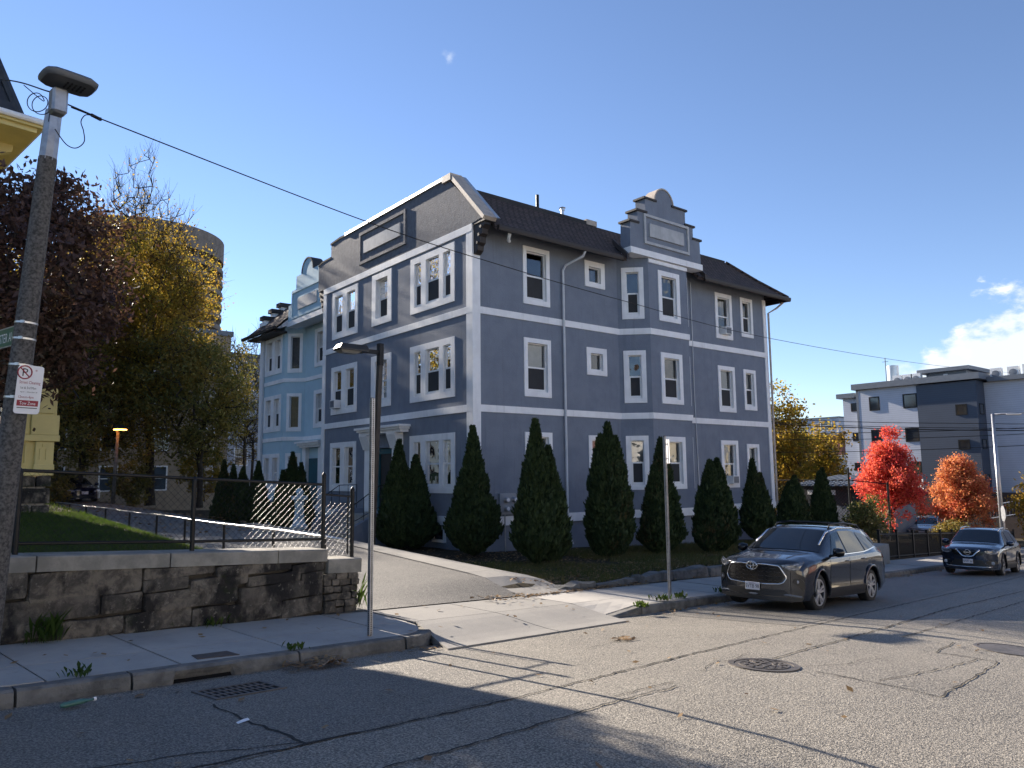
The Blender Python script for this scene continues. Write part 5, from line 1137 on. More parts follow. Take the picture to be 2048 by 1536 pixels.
tree('red_maple', 'scarlet maple behind the black metal fence, taller of the two red maples', 'tree', (24.5, -1.2, zm1), ellipsoid((24.5, -1.2, zm1+3.15), (2.35, 2.35, 2.35), 330, shell=.1, cone=.80, lump=.9), 'crown', 'l_red', .088, 105, .17, trunk_r=.085, fork=.1, elong=1.3)
tree('red_maple', 'orange red maple beyond the scarlet one, above the navy parked car', 'tree', (34.5, -.6, zm2), ellipsoid((34.5, -.6, zm2+3.0), (2.6, 2.6, 2.4), 330, shell=.1, cone=.82, lump=.9), 'crown', 'l_orange', .098, 95, .19, trunk_r=.085, fork=.1, elong=1.3)
tree('amber_tree', 'tall amber tree rising right behind the far corner of the grey house', 'tree', (42, 16.5, -4.8), ellipsoid((42.2, 16.2, 1.7), (3.4, 3.4, 5.6), 330, lump=.5), 'crown', 'l_yellow', .2, 60, .42, trunk_r=.22, fork=.2, keep=lambda P, g: g.uniform(size=len(P)) > np.clip((P[:, 2]-2.5)/7, 0, .75), group='amber trees behind the arborvitae')
tree('amber_tree', 'lower amber tree in front of the distant red brick building', 'tree', (48.6, 16.8, -5.2), ellipsoid((48.6, 16.6, .4), (3.4, 3.4, 4.0), 280, lump=.5), 'crown', 'l_yellow', .2, 60, .42, trunk_r=.2, fork=.2, keep=lambda P, g: g.uniform(size=len(P)) > np.clip((P[:, 2]-0)/5, .1, .7), group='amber trees behind the arborvitae')
tree('small_orange_tree', 'small orange leaved tree beside the grey steel lamp post at the far kerb', 'tree', (36, -4.2, z_yard(36, -3.2)), ellipsoid((36, -4.2, -2.2), (1.5, 1.5, 1.9), 90), 'crown', 'l_yellow', .13, 40, .25, trunk_r=.05, fork=.1)
tree('street_tree', 'tall half bare tree standing beyond the drive side of the yellow house', 'tree', (-18, 31, -1.2), ellipsoid((-18, 31, 11.5), (5.5, 5.0, 8.5), 420, lump=.6), 'crown', 'l_yellow', .17, 22, .45, trunk_r=.3, fork=.3, twig=.016, twigs=3)
tree('street_tree', 'broad half bare tree behind the yellow house', 'tree', (-24, 44, -1.0), ellipsoid((-24, 44, 9), (7, 6, 8.5), 420, lump=.6), 'crown', 'l_olive', .2, 40, .5, trunk_r=.3, fork=.25, twig=.016)
def bush(name, label, c, r, mat, n, leaf, cat='bush', per=45, group=None):
    tree(name, label, cat, (c[0], c[1], c[2]), ellipsoid((c[0], c[1], c[2]+r[2]*.95), r, n, shell=.2), 'crown', mat, leaf, per, .16, trunk_r=.03, fork=.05, group=group)
bush('bush', 'dark leafy bush behind the parked blue sedan', (-7.6, 27.6, -1.5), (1.7, 1.2, 1.5), 'l_olive', 90, .11)
bush('bush', 'brown and olive bush beside the old yard lamp at the driveway end', (-3.6, 27.2, -1.5), (1.4, 1.2, 1.6), 'l_olive', 90, .11)
bush('bush', 'golden bush at the foot of the tan apartment block', (2.6, 34.5, -1.6), (2.0, 1.6, 2.2), 'l_yellow', 110, .12)
bush('bush', 'scruffy bush with pale leaves behind the concrete block at the pavement', (17.4, -3.4, z_yard(17.4, -3.4)), (1.1, .9, .9), 'l_drygrass', 80, .08)
bush('bush', 'small weedy shrub against the chain link fence under the scarlet maple', (20.3, -2.3, z_yard(20.3, -2.3)), (1.0, .8, 1.0), 'l_olive', 70, .08)
bush('bush', 'trimmed green bush seen through the black metal fence beside the navy parked car', (27.6, -2.6, z_yard(27.6, -2.6)), (1.2, .7, .6), 'l_olive', 70, .08)
# ---- arborvitae: solid heart, thousands of small upright sprays
def lobe_r(f, R, p): return R*(min(1, (f/.16))**.55)*(1-max(0, (f-.2)/.8)**p)**1.0 if f < 1 else 0
def arborvitae(label, x, y, lobes, group, seed, z=None, dens=1.0):
    g = np.random.default_rng(seed); z = z_yard(x, y)-.03 if z is None else z
    t = thing('arborvitae', label, 'arborvitae', (x, y, z), group)
    b = MB(); cs, ns = [], []
    for (dx, dy, h, R, p) in lobes:
        prof = [(max(.02, lobe_r(f, R, p)*.80), .14+f*(h-.14)) for f in (0, .04, .1, .18, .3, .42, .55, .68, .8, .9, .97)]
        b.lathe(prof, (x+dx, y+dy, z), 10)
        n = int(2600*dens*h*R*1.9); f = g.uniform(0, 1, n)**1.25*.995; th = g.uniform(0, 2*math.pi, n)
        lump = np.array([noise.noise((math.cos(a)*2.2+seed, math.sin(a)*2.2, ff*h*2.6)) for a, ff in zip(th, f)])
        rr = np.array([lobe_r(ff, R, p) for ff in f])*(.93+.32*lump)*g.uniform(.80, 1.10, n)+.012+(g.uniform(size=n) > .985)*.05
        P = np.stack([x+dx+rr*np.cos(th), y+dy+rr*np.sin(th), z+.10+f*(h-.10)], 1); cs.append(P)
        ns.append(np.stack([np.cos(th), np.sin(th), np.full(n, .2)], 1))
    C = np.concatenate(cs); Nn = np.concatenate(ns); n = len(C)
    up = np.stack([Nn[:, 0]*.45, Nn[:, 1]*.45, np.ones(n)], 1)+g.normal(size=(n, 3))*.28; up /= np.linalg.norm(up, axis=1, keepdims=True)
    side = np.cross(up, Nn+g.normal(size=(n, 3))*.9); side /= np.linalg.norm(side, axis=1, keepdims=True)
    s = g.uniform(.05, .115, n)[:, None]
    V = np.stack([C-up*s*.6, C+side*s*.42+up*s*.15, C+up*s*1.1, C-side*s*.42+up*s*.15], 1).reshape(-1, 3)
    npmesh('foliage', V, np.arange(n*4).reshape(n, 4), M['l_green'], t)
    b.build('inner_foliage', M['l_green'], t, smooth=True)
    k = MB(); 
    for (dx, dy, h, R, p) in lobes[:2]: k.tube([(x+dx*.6, y+dy*.6, z-.1), (x+dx, y+dy, z+.4)], [.06, .045], 6)
    k.build('trunk', M['bark'], t)
    return t
AG = 'arborvitae around the grey house'
arborvitae('twin tipped arborvitae beside the portico steps of the grey house', -1.02, 2.4, [(-.12, .1, 3.45, .72, 1.0), (.28, -.28, 2.95, .66, 1.15), (-.1, .45, 2.6, .55, 1.2)], AG, 1)
arborvitae('teardrop arborvitae standing at the near corner of the grey house', -.65, -.87, [(0, 0, 3.72, .80, .85)], AG, 2)
arborvitae('arborvitae with a lower second tip, nearest the driveway path on the street side', -.62, -3.75, [(-.06, .05, 3.75, .62, 1.15), (.32, -.02, 3.05, .52, 1.3), (.55, .1, 2.1, .42, 1.5)], AG, 3)
arborvitae('tallest arborvitae with three tips in front of the bay side', 2.25, -3.5, [(.0, 0, 3.85, .55, 1.5), (-.22, .1, 3.5, .44, 1.9), (.26, -.05, 3.45, .44, 1.9)], AG, 4)
arborvitae('arborvitae standing right behind the perforated sign post by the kerb', 4.75, -3.3, [(.05, 0, 3.55, .6, 1.25), (-.3, .0, 2.7, .5, 1.3), (.3, .1, 2.2, .45, 1.5)], AG, 5)
arborvitae('arborvitae with two even tips just behind the front of the grey car', 6.5, -3.95, [(-.12, 0, 2.9, .58, 1.5), (.2, -.05, 2.95, .55, 1.5), (-.3, 0, 2.0, .4, 1.6)], AG, 6)
arborvitae('arborvitae with a bare trunk foot under the far windows', 10.1, -3.1, [(-.1, 0, 2.85, .5, 1.0), (.25, -.05, 2.35, .48, 1.2)], AG, 7, z=z_yard(10.1, -3.1)+.22)
arborvitae('broad blunt arborvitae at the far corner of the grey house', 13.9, -2.3, [(.15, 0, 2.6, .6, 1.5), (-.25, 0, 2.35, .55, 1.7), (.4, 0, 2.2, .5, 1.5)], AG, 8)
arborvitae('twin tipped arborvitae in front of the tall chain link fence beyond the grey house', 16.6, -2.0, [(-.1, 0, 2.85, .55, 1.1), (.18, 0, 3.0, .5, 1.2), (-.4, 0, 1.9, .45, 1.4)], AG, 9)
BG = 'arborvitae before the pale blue house'
arborvitae('slim arborvitae furthest from the pale blue house, by the driveway', -2.6, 14.9, [(0, 0, 3.0, .5, 1.0), (.35, -.2, 2.8, .5, 1.0)], BG, 10, dens=.6)
arborvitae('wide double arborvitae beside the pale blue newel', -1.75, 14.0, [(-.3, .1, 2.75, .6, 1.1), (.3, -.1, 3.0, .62, .9)], BG, 11, dens=.6)
arborvitae('short arborvitae below a pale blue window', -.1, 13.6, [(0, 0, 2.55, .5, 1.0), (.35, -.3, 2.6, .35, 1.0)], BG, 12, dens=.6)
arborvitae('full arborvitae in the gap between the blue and the grey house', -.75, 11.9, [(0, 0, 3.35, .6, 1.1), (.35, -.1, 2.9, .55, 1.1), (-.35, .1, 2.6, .5, 1.2)], BG, 13, dens=.6)
# ---- grass and litter
def blades(name, P, h, w, mat, **props):
    n = len(P); g = RNG; th = g.uniform(0, 2*math.pi, n); lean = g.normal(size=(n, 2))*.45; hh = h*g.uniform(.5, 1.3, n)
    d = np.stack([np.cos(th), np.sin(th), np.zeros(n)], 1)*w*.5; tip = P+np.stack([lean[:, 0]*hh, lean[:, 1]*hh, hh], 1)
    V = np.stack([P-d, P+d, tip], 1).reshape(-1, 3); return npmesh(name, V, np.arange(n*3).reshape(n, 3), mat, None, **props)
def scatter(n, s0, s1, t0, t1, zf, test=None, clump=0):
    s = RNG.uniform(s0, s1, n); t = RNG.uniform(t0, t1, n); out = []
    for a, c in zip(s, t):
        x, y, _ = W(a, c, 0)
        if test and not test(x, y, a, c): continue
        if clump and noise.noise((a*1.3, c*1.3, 2)) < random.uniform(-clump, clump): continue
        out.append((x, y, zf(x, y, a, c)))
    return np.array(out)
P = scatter(95000, -2, 6.2, 9.85, 19, lambda x, y, s, t: z_lawn(x, y), lambda x, y, s, t: x < -9.3 and not (t > 18.6 and s < 5.4))
blades('lawn_grass', P, .055, .008, M['l_grass'], kind='stuff')
P = scatter(9000, 4.5, 9, 18, 44, lambda x, y, s, t: z_lawn(x, y), lambda x, y, s, t: x < -9.6); blades('lawn_grass', P, .09, .02, M['l_grass'], kind='stuff')
P = scatter(110000, 11.3, 32, 9.75, 15.5, lambda x, y, s, t: yz(s, t)-.01, lambda x, y, s, t: x > -2.9 and y < -1.0 and not (x < 1.5 and y > -4.2-.9*x), clump=.55)
blades('shaded_lawn_grass', P, .12, .017, M['l_drygrass'], kind='stuff')
def leaves(name, P, size, up=.7): V, Fc = leaf_quads(P+np.array([0, 0, .012]), size, up=(0, 0, 1), flat=up, elong=1.25); npmesh(name, V, Fc, M['l_litter'], None, kind='stuff')
leaves('fallen_leaves', np.concatenate([
    scatter(2600, 11.0, 30, 9.3, 11.5, lambda x, y, s, t: yz(s, t)+.01), scatter(2200, 10.8, 20, 10, 16, lambda x, y, s, t: yz(s, t)+.02), scatter(500, 10.4, 14.5, 9.2, 9.75, lambda x, y, s, t: z_walk(s, t)+.01),
    scatter(500, 10.5, 18, 14, 20.5, lambda x, y, s, t: yz(s, t)+.02, lambda x, y, s, t: x < 0 or y < 0)]), .07)
leaves('gutter_leaves', np.concatenate([scatter(420, -3, 6.6, 7.0, 7.37, lambda x, y, s, t: z_road(s, t)+.01, clump=.3), scatter(120, 4.35, 5.0, 7.0, 7.33, lambda x, y, s, t: z_road(s, t)+.02+.05*random.random()), scatter(500, 11, 30, 7.0, 7.36, lambda x, y, s, t: z_road(s, t)+.01, clump=.3),
    scatter(45, 1, 10, 7.6, 9.3, lambda x, y, s, t: z_walk(s, t)+.01), scatter(60, 0, 14, 2, 7, lambda x, y, s, t: z_road(s, t)+.01), scatter(130, 9.2, 10.6, 8.9, 9.9, lambda x, y, s, t: z_walk(s, 9.3)+.03), scatter(40, 8.35, 8.7, 5.75, 5.98, lambda x, y, s, t: z_road(s, t)+.015)]), .062)
P = scatter(3500, 6.0, 24, 20, 50, lambda x, y, s, t: z_yard(x, y)+.05, lambda x, y, s, t: -8 < x < 1); leaves('driveway_leaves', P, .12)
def weed(label, p, n=26, h=.16):
    t = thing('weed', label, 'weed', p, 'weeds in the pavement joints'); g = np.random.default_rng(int(abs(p[0])*100))
    P = np.array(p)+g.normal(size=(n, 3))*np.array([.07, .07, 0]); hh = h*g.uniform(.4, 1.1, n); V = []
    for q, k in zip(P, hh):
        a = g.uniform(0, 6.28); dx, dy = math.cos(a), math.sin(a); w = .018
        V += [(q[0], q[1], q[2]), (q[0]+dx*k*.3-dy*w, q[1]+dy*k*.3+dx*w, q[2]+k*.7), (q[0]+dx*k*.6, q[1]+dy*k*.6, q[2]+k), (q[0]+dx*k*.3+dy*w, q[1]+dy*k*.3-dx*w, q[2]+k*.7)]
    npmesh('leaves', np.array(V), np.arange(n*4).reshape(n, 4), M['l_grass'], t)
for lab, s, t, n, h in [('leafy weed growing up the stone wall beside the concrete lamp post', 2.75, 9.33, 60, .34), ('grass tuft at the wall foot below the darkest stones', 4.6, 9.36, 30, .14), ('weed in the first kerb joint by the concrete lamp post', 2.55, 7.62, 26, .09), ('grass tuft in the kerb joint above the leaf pile', 4.68, 7.58, 24, .08),
    ('weed along the kerb beside the perforated post behind the driveway', 13.0, 7.62, 40, .12), ('twin grass tuft by the kerb between perforated post and apron', 12.3, 7.6, 36, .12), ('grass tuft on the kerb near the front bumper of the grey car', 14.7, 7.62, 40, .12), ('low weed on the kerb next to the grey car wheel', 15.3, 7.62, 30, .1), ('trailing weed hanging on the wall end at the driveway', 6.92, 9.6, 50, .5), ('weed clump where the apron meets the kerb', 11.2, 7.3, 70, .10), ('weed tuft on the pavement edge behind the grey car', 24.2, 7.65, 40, .12)]:
    weed(lab, W(s, t, z_walk(s, max(t, 7.5))), n, h)
# ---------------------------------------------------------------- lettering
def text(s, size, fn, mat, parent, nm='lettering', wide=1.0, align='CENTER'):
    cu = bpy.data.curves.new(nm, 'FONT'); cu.body = s; cu.size = size; cu.align_x = align; cu.resolution_u = 2
    o = bpy.data.objects.new(nm, cu); COL.objects.link(o); bpy.context.view_layer.update()
    me = bpy.data.meshes.new_from_object(o.evaluated_get(bpy.context.evaluated_depsgraph_get()))
    bpy.data.objects.remove(o); bpy.data.curves.remove(cu)
    for v in me.vertices: v.co = fn(v.co.x*wide, v.co.y)
    me.materials.clear(); me.materials.append(M[mat]); me.name = nm
    return put(bpy.data.objects.new(nm, me), parent)
# ---------------------------------------------------------------- cars
def car(name, label, p, paint, group=None, cat='car'):
    g = lambda k: p[k]
    R = thing(name, label, cat, (0, 0, 0), group, local=True)
    L, Wd = p['L'], p['W']/2; ip = lambda x, k: float(np.interp(x, [a for a, _ in p[k]], [c for _, c in p[k]]))
    def smo(x, k, h=.06): return (ip(x-h, k)+2*ip(x, k)+ip(x+h, k))/4
    bul = p.get('bulge', .34)
    def warp(x, y): return x + bul*(abs(y)/Wd)**2.6*max(0, 1-x/1.1) - .16*(abs(y)/Wd)**2.6*max(0, (x-(L-.7))/.7)
    wr = p['wr']; axles = (p['fo'], p['fo']+p['wb']); sill = p['sill']
    def zlow(x):
        z = sill + .10*max(0, 1-x/.5)*0 + .12*max(0, (x-L+.6)/.6)
        for ax in axles:
            d = abs(x-ax); ra = wr+.065
            if d < ra: z = max(z, wr+math.sqrt(ra*ra-d*d))
        return z
    def sec(x):
        w, zb, zt, wt = smo(x, 'w', .1), smo(x, 'belt'), smo(x, 'top'), smo(x, 'wt', .1); zl = zlow(x); P = []
        for dz, dw in ((zl, -.05), (max(zl+.01, .40), -.004), (max(zl+.02, .56), -.022), (max(zl+.03, zb-.30), -.012), (max(zl+.04, zb-.13), .0), (max(zl+.05, zb-.03), -.025), (max(zl+.06, zb), -.055)): P.append((w+dw, dz))
        P += [(wt, zt-.055), (wt-.05, zt-.02), (wt-.16, zt), (wt*.5, zt+.012), (0, zt+.018)]
        return P
    xs = sorted({0, .03, .07, .12, .18, *[round(.24+i*.06, 3) for i in range(int((L-.3)/.06))], *[ax+s*(wr+.065)*k for ax in axles for s in (-1, 1) for k in (.5, .8, .93, .995, 1.0)], L-.04, L})
    S = [sec(x) for x in xs]; k = len(S[0]); b = MB(); nv = 2*k-1
    for x, P in zip(xs, S):
        for y, z in [(y, z) for y, z in P]+[(-y, z) for y, z in P[-2::-1]]: b.v.append((warp(x, y), y, z))
    for i in range(len(xs)-1):
        for j in range(nv-1): b.f.append((i*nv+j, (i+1)*nv+j, (i+1)*nv+j+1, i*nv+j+1))
    for i, fl in ((0, 1), (len(xs)-1, -1)):       # nose and tail caps
        P = S[i]; o = len(b.v); nc = 14
        for (y, z) in P[:-1]:
            for c in range(nc+1): yy = -y+2*y*c/nc; b.v.append((warp(xs[i], yy), yy, z+(.0)))
        for r in range(k-2):
            for c in range(nc): a = o+r*(nc+1)+c; b.f.append((a, a+1, a+nc+2, a+nc+1))
    b.m = [0]*len(b.f); b.build('body', M[paint], R, smooth=38, dedupe=True)
    # surfaces to lay panels on
    def SS(x, z, off, sg):
        P = sec(x)[:7]; w = float(np.interp(z, [q[1] for q in P], [q[0] for q in P])); return (warp(x, w), sg*(w+off), z)
    def SG(x, v, off, sg):
        P = sec(x); a, c = P[6], P[7]; return (warp(x, a[0]), sg*(a[0]+(c[0]-a[0])*v+off), a[1]+(c[1]-a[1])*v+off*.4)
    def ST_(x, y, off):
        P = sec(x)[7:][::-1]; return (warp(x, y)-off*.5, y, float(np.interp(abs(y), [q[0] for q in P], [q[1] for q in P]))+off)
    zf0 = S[0][0][1]
    def FS(y, z, off):
        zt = smo(0, 'top'); x = 0
        if z > zt: x = float(np.interp(z, [zt, smo(.07, 'top'), smo(.18, 'top'), smo(.4, 'top')], [0, .07, .18, .4]))
        return (warp(x, y)-off, y, z)
    def RS(y, z, off): return (warp(L, y)+off, y, z)
    def patch(fn, topl, botl, off, nm, mat, parent=R, rows=5, sg=None, skirt=.0, smooth=True, fin=8):
        def den(Pl):
            Pl = [Vector(q) for q in Pl]; out = []
            for i in range(fin+1):
                f = i/fin*(len(Pl)-1); j = min(int(f), len(Pl)-2); out.append(Pl[j].lerp(Pl[j+1], f-j))
            return out
        T_, B_ = den(topl), den(botl); b = MB(); n = len(T_); args = (sg,) if sg else ()
        for r in range(rows+1):
            for i in range(n): q = B_[i].lerp(T_[i], r/rows); b.v.append(fn(q[0], q[1], off, *args))
        for r in range(rows):
            for i in range(n-1): a = r*n+i; b.f.append((a, a+1, a+n+1, a+n))
        if skirt:
            ring = list(range(n))+[r*n+n-1 for r in range(1, rows+1)]+[rows*n+i for i in range(n-2, -1, -1)]+[r*n for r in range(rows-1, 0, -1)]; o = len(b.v)
            allp = [(r, i) for r in range(rows+1) for i in range(n)]
            for q in ring: r, i = allp[q]; w = B_[i].lerp(T_[i], r/rows); b.v.append(fn(w[0], w[1], off-skirt, *args))
            m_ = len(ring)
            for q in range(m_): b.f.append((ring[q], ring[(q+1) % m_], o+(q+1) % m_, o+q))
        b.m = [0]*len(b.f); return b.build(nm, M[mat], parent, smooth=30 if skirt else smooth, fix=True)
    # glazing
    c0, c1 = p['wind']; n = 7
    yw = lambda x: smo(x, 'wt', .1)-.045
    patch(lambda x, v, off: ST_(x, v*yw(x), off), [(c1, -1), (c1, -.5), (c1, 0), (c1, .5), (c1, 1)], [(c0, -1), (c0, -.5), (c0, 0), (c0, .5), (c0, 1)], .010, 'windscreen', 'car_glass', rows=8, fin=12)
    r0, r1 = p['rearw']; patch(lambda x, v, off: (ST_(x, v*yw(x)*.95, off)[0]+off, *ST_(x, v*yw(x)*.95, off)[1:]), [(r0, -1), (r0, 0), (r0, 1)], [(r1, -1), (r1, 0), (r1, 1)], .010, 'rear_window', 'car_glass', rows=6)
    for sg in (-1, 1):
        for top_, bot in p['sidew']: patch(SG, top_, bot, .008, 'side_window', 'car_glass', sg=sg, rows=4)
        tl, bl = p['chromeline']; patch(SG, tl, bl, .010, 'window_trim', 'chrome', sg=sg, rows=1)
        for (xa, xb) in p['doors']:
            z0d = p.get('doorz', .40)
            zb = lambda x: smo(x, 'belt')-.012
            d = patch(SS, [(xa+(xb-xa)*q/6, zb(xa+(xb-xa)*q/6)) for q in range(7)], [(xa+p['cut'](xa, xb)*0+(xb-xa)*q/6, z0d) for q in range(7)], .006, 'door', paint, sg=sg, rows=9, skirt=.012)
            hb = MB(); hx = xb-.2; h0 = SS(hx, zb(hx)-.11, .02, sg); h1 = SS(hx+.16, zb(hx)-.105, .02, sg)
            hb.tube([SS(hx-.01, zb(hx)-.11, -.005, sg), h0, h1, SS(hx+.18, zb(hx)-.105, -.005, sg)], .016, 6); hb.build('handle', M[paint], d, smooth=True)
        patch(SS, [(axles[0]+wr+.07, .44), (axles[1]-wr-.07, .44)], [(axles[0]+wr+.07, sill+.005), (axles[1]-wr-.07, sill+.005)], .014, 'sill_trim', 'car_black', sg=sg, rows=3, skirt=.014)
        for ax in axles:                            # arch lips
            b = MB(); ra = wr+.075; pts = []
            for q in range(15):
                a = math.pi*(-.05+1.1*q/14); x_, z_ = ax+ra*math.cos(a), wr+ra*math.sin(a)
                if z_ > sill: pts.append(SS(x_, max(z_, sill+.02), .006, sg))
            b.tube(pts, .026, 6); b.build('wheel_arch', M['car_black'] if p.get('clad') else M[paint], R, smooth=True)
        # mirror
        mx0 = p['mirror']; q = SS(mx0, smo(mx0, 'belt')-.01, .0, sg); b = MB()
        b.lathe([(.02, -.10), (.075, -.085), (.10, 0), (.085, .08), (.02, .10)], (0, 0, 0), 12, 'y'); b.v = [(q[0]+v[0]*.85+abs(v[1])*.25, q[1]+sg*(.15)+v[1]*1.15, q[2]+.10+v[2]*.95) for v in b.v]
        m_ = b.build('mirror', M[p.get('mirmat', paint)], R, smooth=True)
        b = MB(); b.tube([(q[0], q[1]-sg*.03, q[2]+.02), (q[0], q[1]+sg*.13, q[2]+.05)], .028, 6); b.build('mirror_arm', M['car_black'], m_, smooth=True)
        patch(SS, p['tail'][0], p['tail'][1], .012, 'taillight', 'lens_red', sg=sg, rows=3, skirt=.012)
    b = MB(); b.box((.18, -Wd+.26, .20), (L-.18, Wd-.26, .78)); b.build('underbody', M['car_black'], R)
    # wheels
    for ax in axles:
        for sg in (-1, 1):
            yo = sg*(Wd-.035); b = MB(); rr = wr-.115
            b.lathe([(rr-.01, -.20), (wr-.035, -.225), (wr-.008, -.20), (wr, -.16), (wr, -.06), (wr-.008, -.025), (wr-.035, .0), (rr+.012, .002), (rr, -.02)], (0, 0, 0), 36, 'y'); b.f = b.f[:-2]; b.m = b.m[:-2]
            b.v = [(ax+v[0], yo+sg*v[1], wr+v[2]) for v in b.v]; ty = b.build('wheel', M['rubber'], R, smooth=50)
            b = MB(); b.lathe([(rr, .0), (rr-.012, .004), (rr-.03, -.03), (rr-.04, -.09), (.02, -.09)], (0, 0, 0), 32, 'y', cap=(0, 1)); b.v = [(ax+v[0], yo+sg*v[1], wr+v[2]) for v in b.v]; b.build('wheel_barrel', M['alloy_dark'], ty, smooth=40)
            b = MB(); ns = p['spokes']
            b.lathe([(rr+.002, -.012), (rr+.002, .003), (rr-.022, .003), (rr-.022, -.012)], (0, 0, 0), 32, 'y', cap=(0, 0))
            b.lathe([(.062, -.05), (.06, -.018), (.03, -.012), (.005, -.012)], (0, 0, 0), 16, 'y')
            for i in range(ns):
                for dq in p['dbl']:
                    a = 2*math.pi*i/ns+.3; ca, sa = math.cos(a), math.sin(a); pl = [(.045, dq*.5-.016), (rr-.012, dq*1.9-.021), (rr-.012, dq*1.9+.021), (.045, dq*.5+.016)]
                    b.prism(pl, -.035, -.008, lambda u, v, d: (u*ca-v*sa, d+.006*u/rr, u*sa+v*ca))
            b.v = [(ax+v[0], yo+sg*v[1], wr+v[2]) for v in b.v]; b.build('rim', M['alloy'], ty, smooth=30)
    p['front'](R, FS, patch, SS, ST_, p, paint, smo)
    return R
def plate(R, FS, z, txt, off=.03, w=.305, h=.152, y=0):
    x = FS(0, z, off)[0]; b = MB(); b.box((x, y-w/2, z-h/2), (x+.012, y+w/2, z+h/2)); pl = b.build('licence_plate', M['plate'], R, bevel=.006)
    text(txt, .105, lambda u, v: (x-.003, y-u, z-.038+v), 'sign_red' if False else 'sign_black', pl, wide=.78)
    text('Massachusetts', .026, lambda u, v: (x-.003, y-u, z+h/2-.03+v), 'sign_red', pl)
def bar(R, FS, pts, r, off, nm, mat, closed=False):
    b = MB(); P = [FS(y, z, off) for y, z in pts]; b.tube(P+([P[0]] if closed else []), r, 6); return b.build(nm, M[mat], R, smooth=True)
def mirx(P): return [(-y, z) for y, z in P[::-1]]
def front_grey(R, FS, patch, SS, ST_, p, paint, smo):
    tp = [(-.50, .875), (-.25, .885), (0, .875), (.25, .885), (.50, .875)]; mid = [(-.60, .68), (0, .67), (.60, .68)]; bt = [(-.52, .565), (0, .55), (.52, .565)]
    patch(FS, tp, mid, .012, 'grille', 'car_gloss', rows=6); patch(FS, mid, bt, .012, 'grille', 'car_gloss', rows=3)
    for z in (.60, .68, .76, .83):
        b = MB()
        for k in range(7):
            y = -.48+.16*k+(.08 if int(z*100) % 2 else 0)
            if abs(y) < .50: b.tube([FS(y-.055, z+.012, .016), FS(y, z, .020), FS(y+.055, z+.012, .016)], .006, 4)
        b.build('grille_bar', M['car_black'], R)
    outl = [(.02, .905), (.26, .912), (.50, .893), (.535, .86), (.625, .70), (.63, .655), (.585, .58), (.52, .548), (.26, .532), (0, .53)]
    bar(R, FS, outl, .014, .014, 'grille_frame', 'chrome'); bar(R, FS, mirx(outl), .014, .014, 'grille_frame', 'chrome')
    c = FS(0, .875, .028); b = MB()
    b.lathe([(.10, .01), (.10, -.004), (.08, -.012), (.01, -.014)], c, 20, 'x'); b.v = [(v[0], v[1]*1.18, c[2]+(v[2]-c[2])*.82) for v in b.v]; em = b.build('emblem', M['car_gloss'], R, smooth=40)
    b = MB(); E = lambda cy, cz, ry, rz: [(c[0]-.018, cy+ry*math.cos(a), c[2]+cz+rz*math.sin(a)) for a in [2*math.pi*k/20 for k in range(21)]]
    b.tube(E(0, 0, .115, .080), .009, 5); b.tube(E(0, .022, .095, .034), .007, 5); b.tube(E(0, -.002, .034, .072), .007, 5); b.build('emblem_rings', M['chrome'], em, smooth=True)
    for s in (1, -1):
        hl_t = [(.56, .915), (.70, .94), (.80, .965), (.875, .985)]; hl_b = [(.57, .87), (.70, .81), (.82, .825), (.875, .92)]
        q = (lambda P: P) if s > 0 else mirx
        h = patch(FS, q(hl_t), q(hl_b), .016, 'headlight', 'lamp_lens', rows=4, skirt=.016, fin=10)
        bar(h, FS, q([(.62, .872), (.74, .838), (.81, .85)]), .008, .014, 'light_strip', 'lens_white'); bar(h, FS, q([(.75, .915), (.82, .94)]), .012, .012, 'indicator', 'lens_white')
        patch(FS, q([(.76, .66), (.84, .66), (.90, .60)]), q([(.72, .585), (.84, .50), (.90, .40)]), .010, 'corner_intake', 'car_black', rows=3)
        c2 = FS(s*.80, .60, .004); b = MB(); b.lathe([(.032, .0), (.031, -.008), (.005, -.012)], c2, 12, 'x'); b.build('fog_light', M['lens_white'], R, smooth=40)
    patch(FS, [(-.60, .43), (0, .44), (.60, .43)], [(-.72, .32), (0, .31), (.72, .32)], .010, 'lower_intake', 'car_black', rows=3)
    bar(R, FS, [(-.86, .315), (-.66, .345), (0, .325), (.66, .345), (.86, .315)], .020, .012, 'bumper_lip', 'roof_trim')
    patch(FS, [(-.88, .30), (0, .30), (.88, .30)], [(-.86, .225), (0, .225), (.86, .225)], .012, 'front_apron', 'car_black', rows=2)
    plate(R, FS, .475, '5VTB 98', .04)
    for s in (1, -1):                                # hood creases, roof rails
        b = MB(); b.tube([ST_(x, s*(.50+.10*x), .003) for x in rng(.3, 1.2, .15)], .006, 6); b.build('hood_crease', M[paint], R, smooth=True)
        b = MB(); b.tube([ST_(1.55, s*.70, .01), ST_(2.0, s*.655, .012), ST_(2.6, s*.66, .012), ST_(3.4, s*.66, .012), ST_(4.2, s*.64, .01)], .022, 6); b.build('roof_ditch', M['chrome'], R, smooth=True)
        b = MB(); b.tube([ST_(2.3, s*.60, .0), ST_(2.42, s*.60, .075), ST_(3.2, s*.60, .09), ST_(3.95, s*.60, .08), ST_(4.15, s*.60, .0)], .020, 6); b.build('roof_rail', M['car_black'], R, smooth=True)
    for x in (2.65, 3.75): b = MB(); b.tube([ST_(x, -.60, .085), ST_(x, 0, .07), ST_(x, .60, .085)], .022, 6); b.build('roof_crossbar', M['car_black'], R, smooth=True)
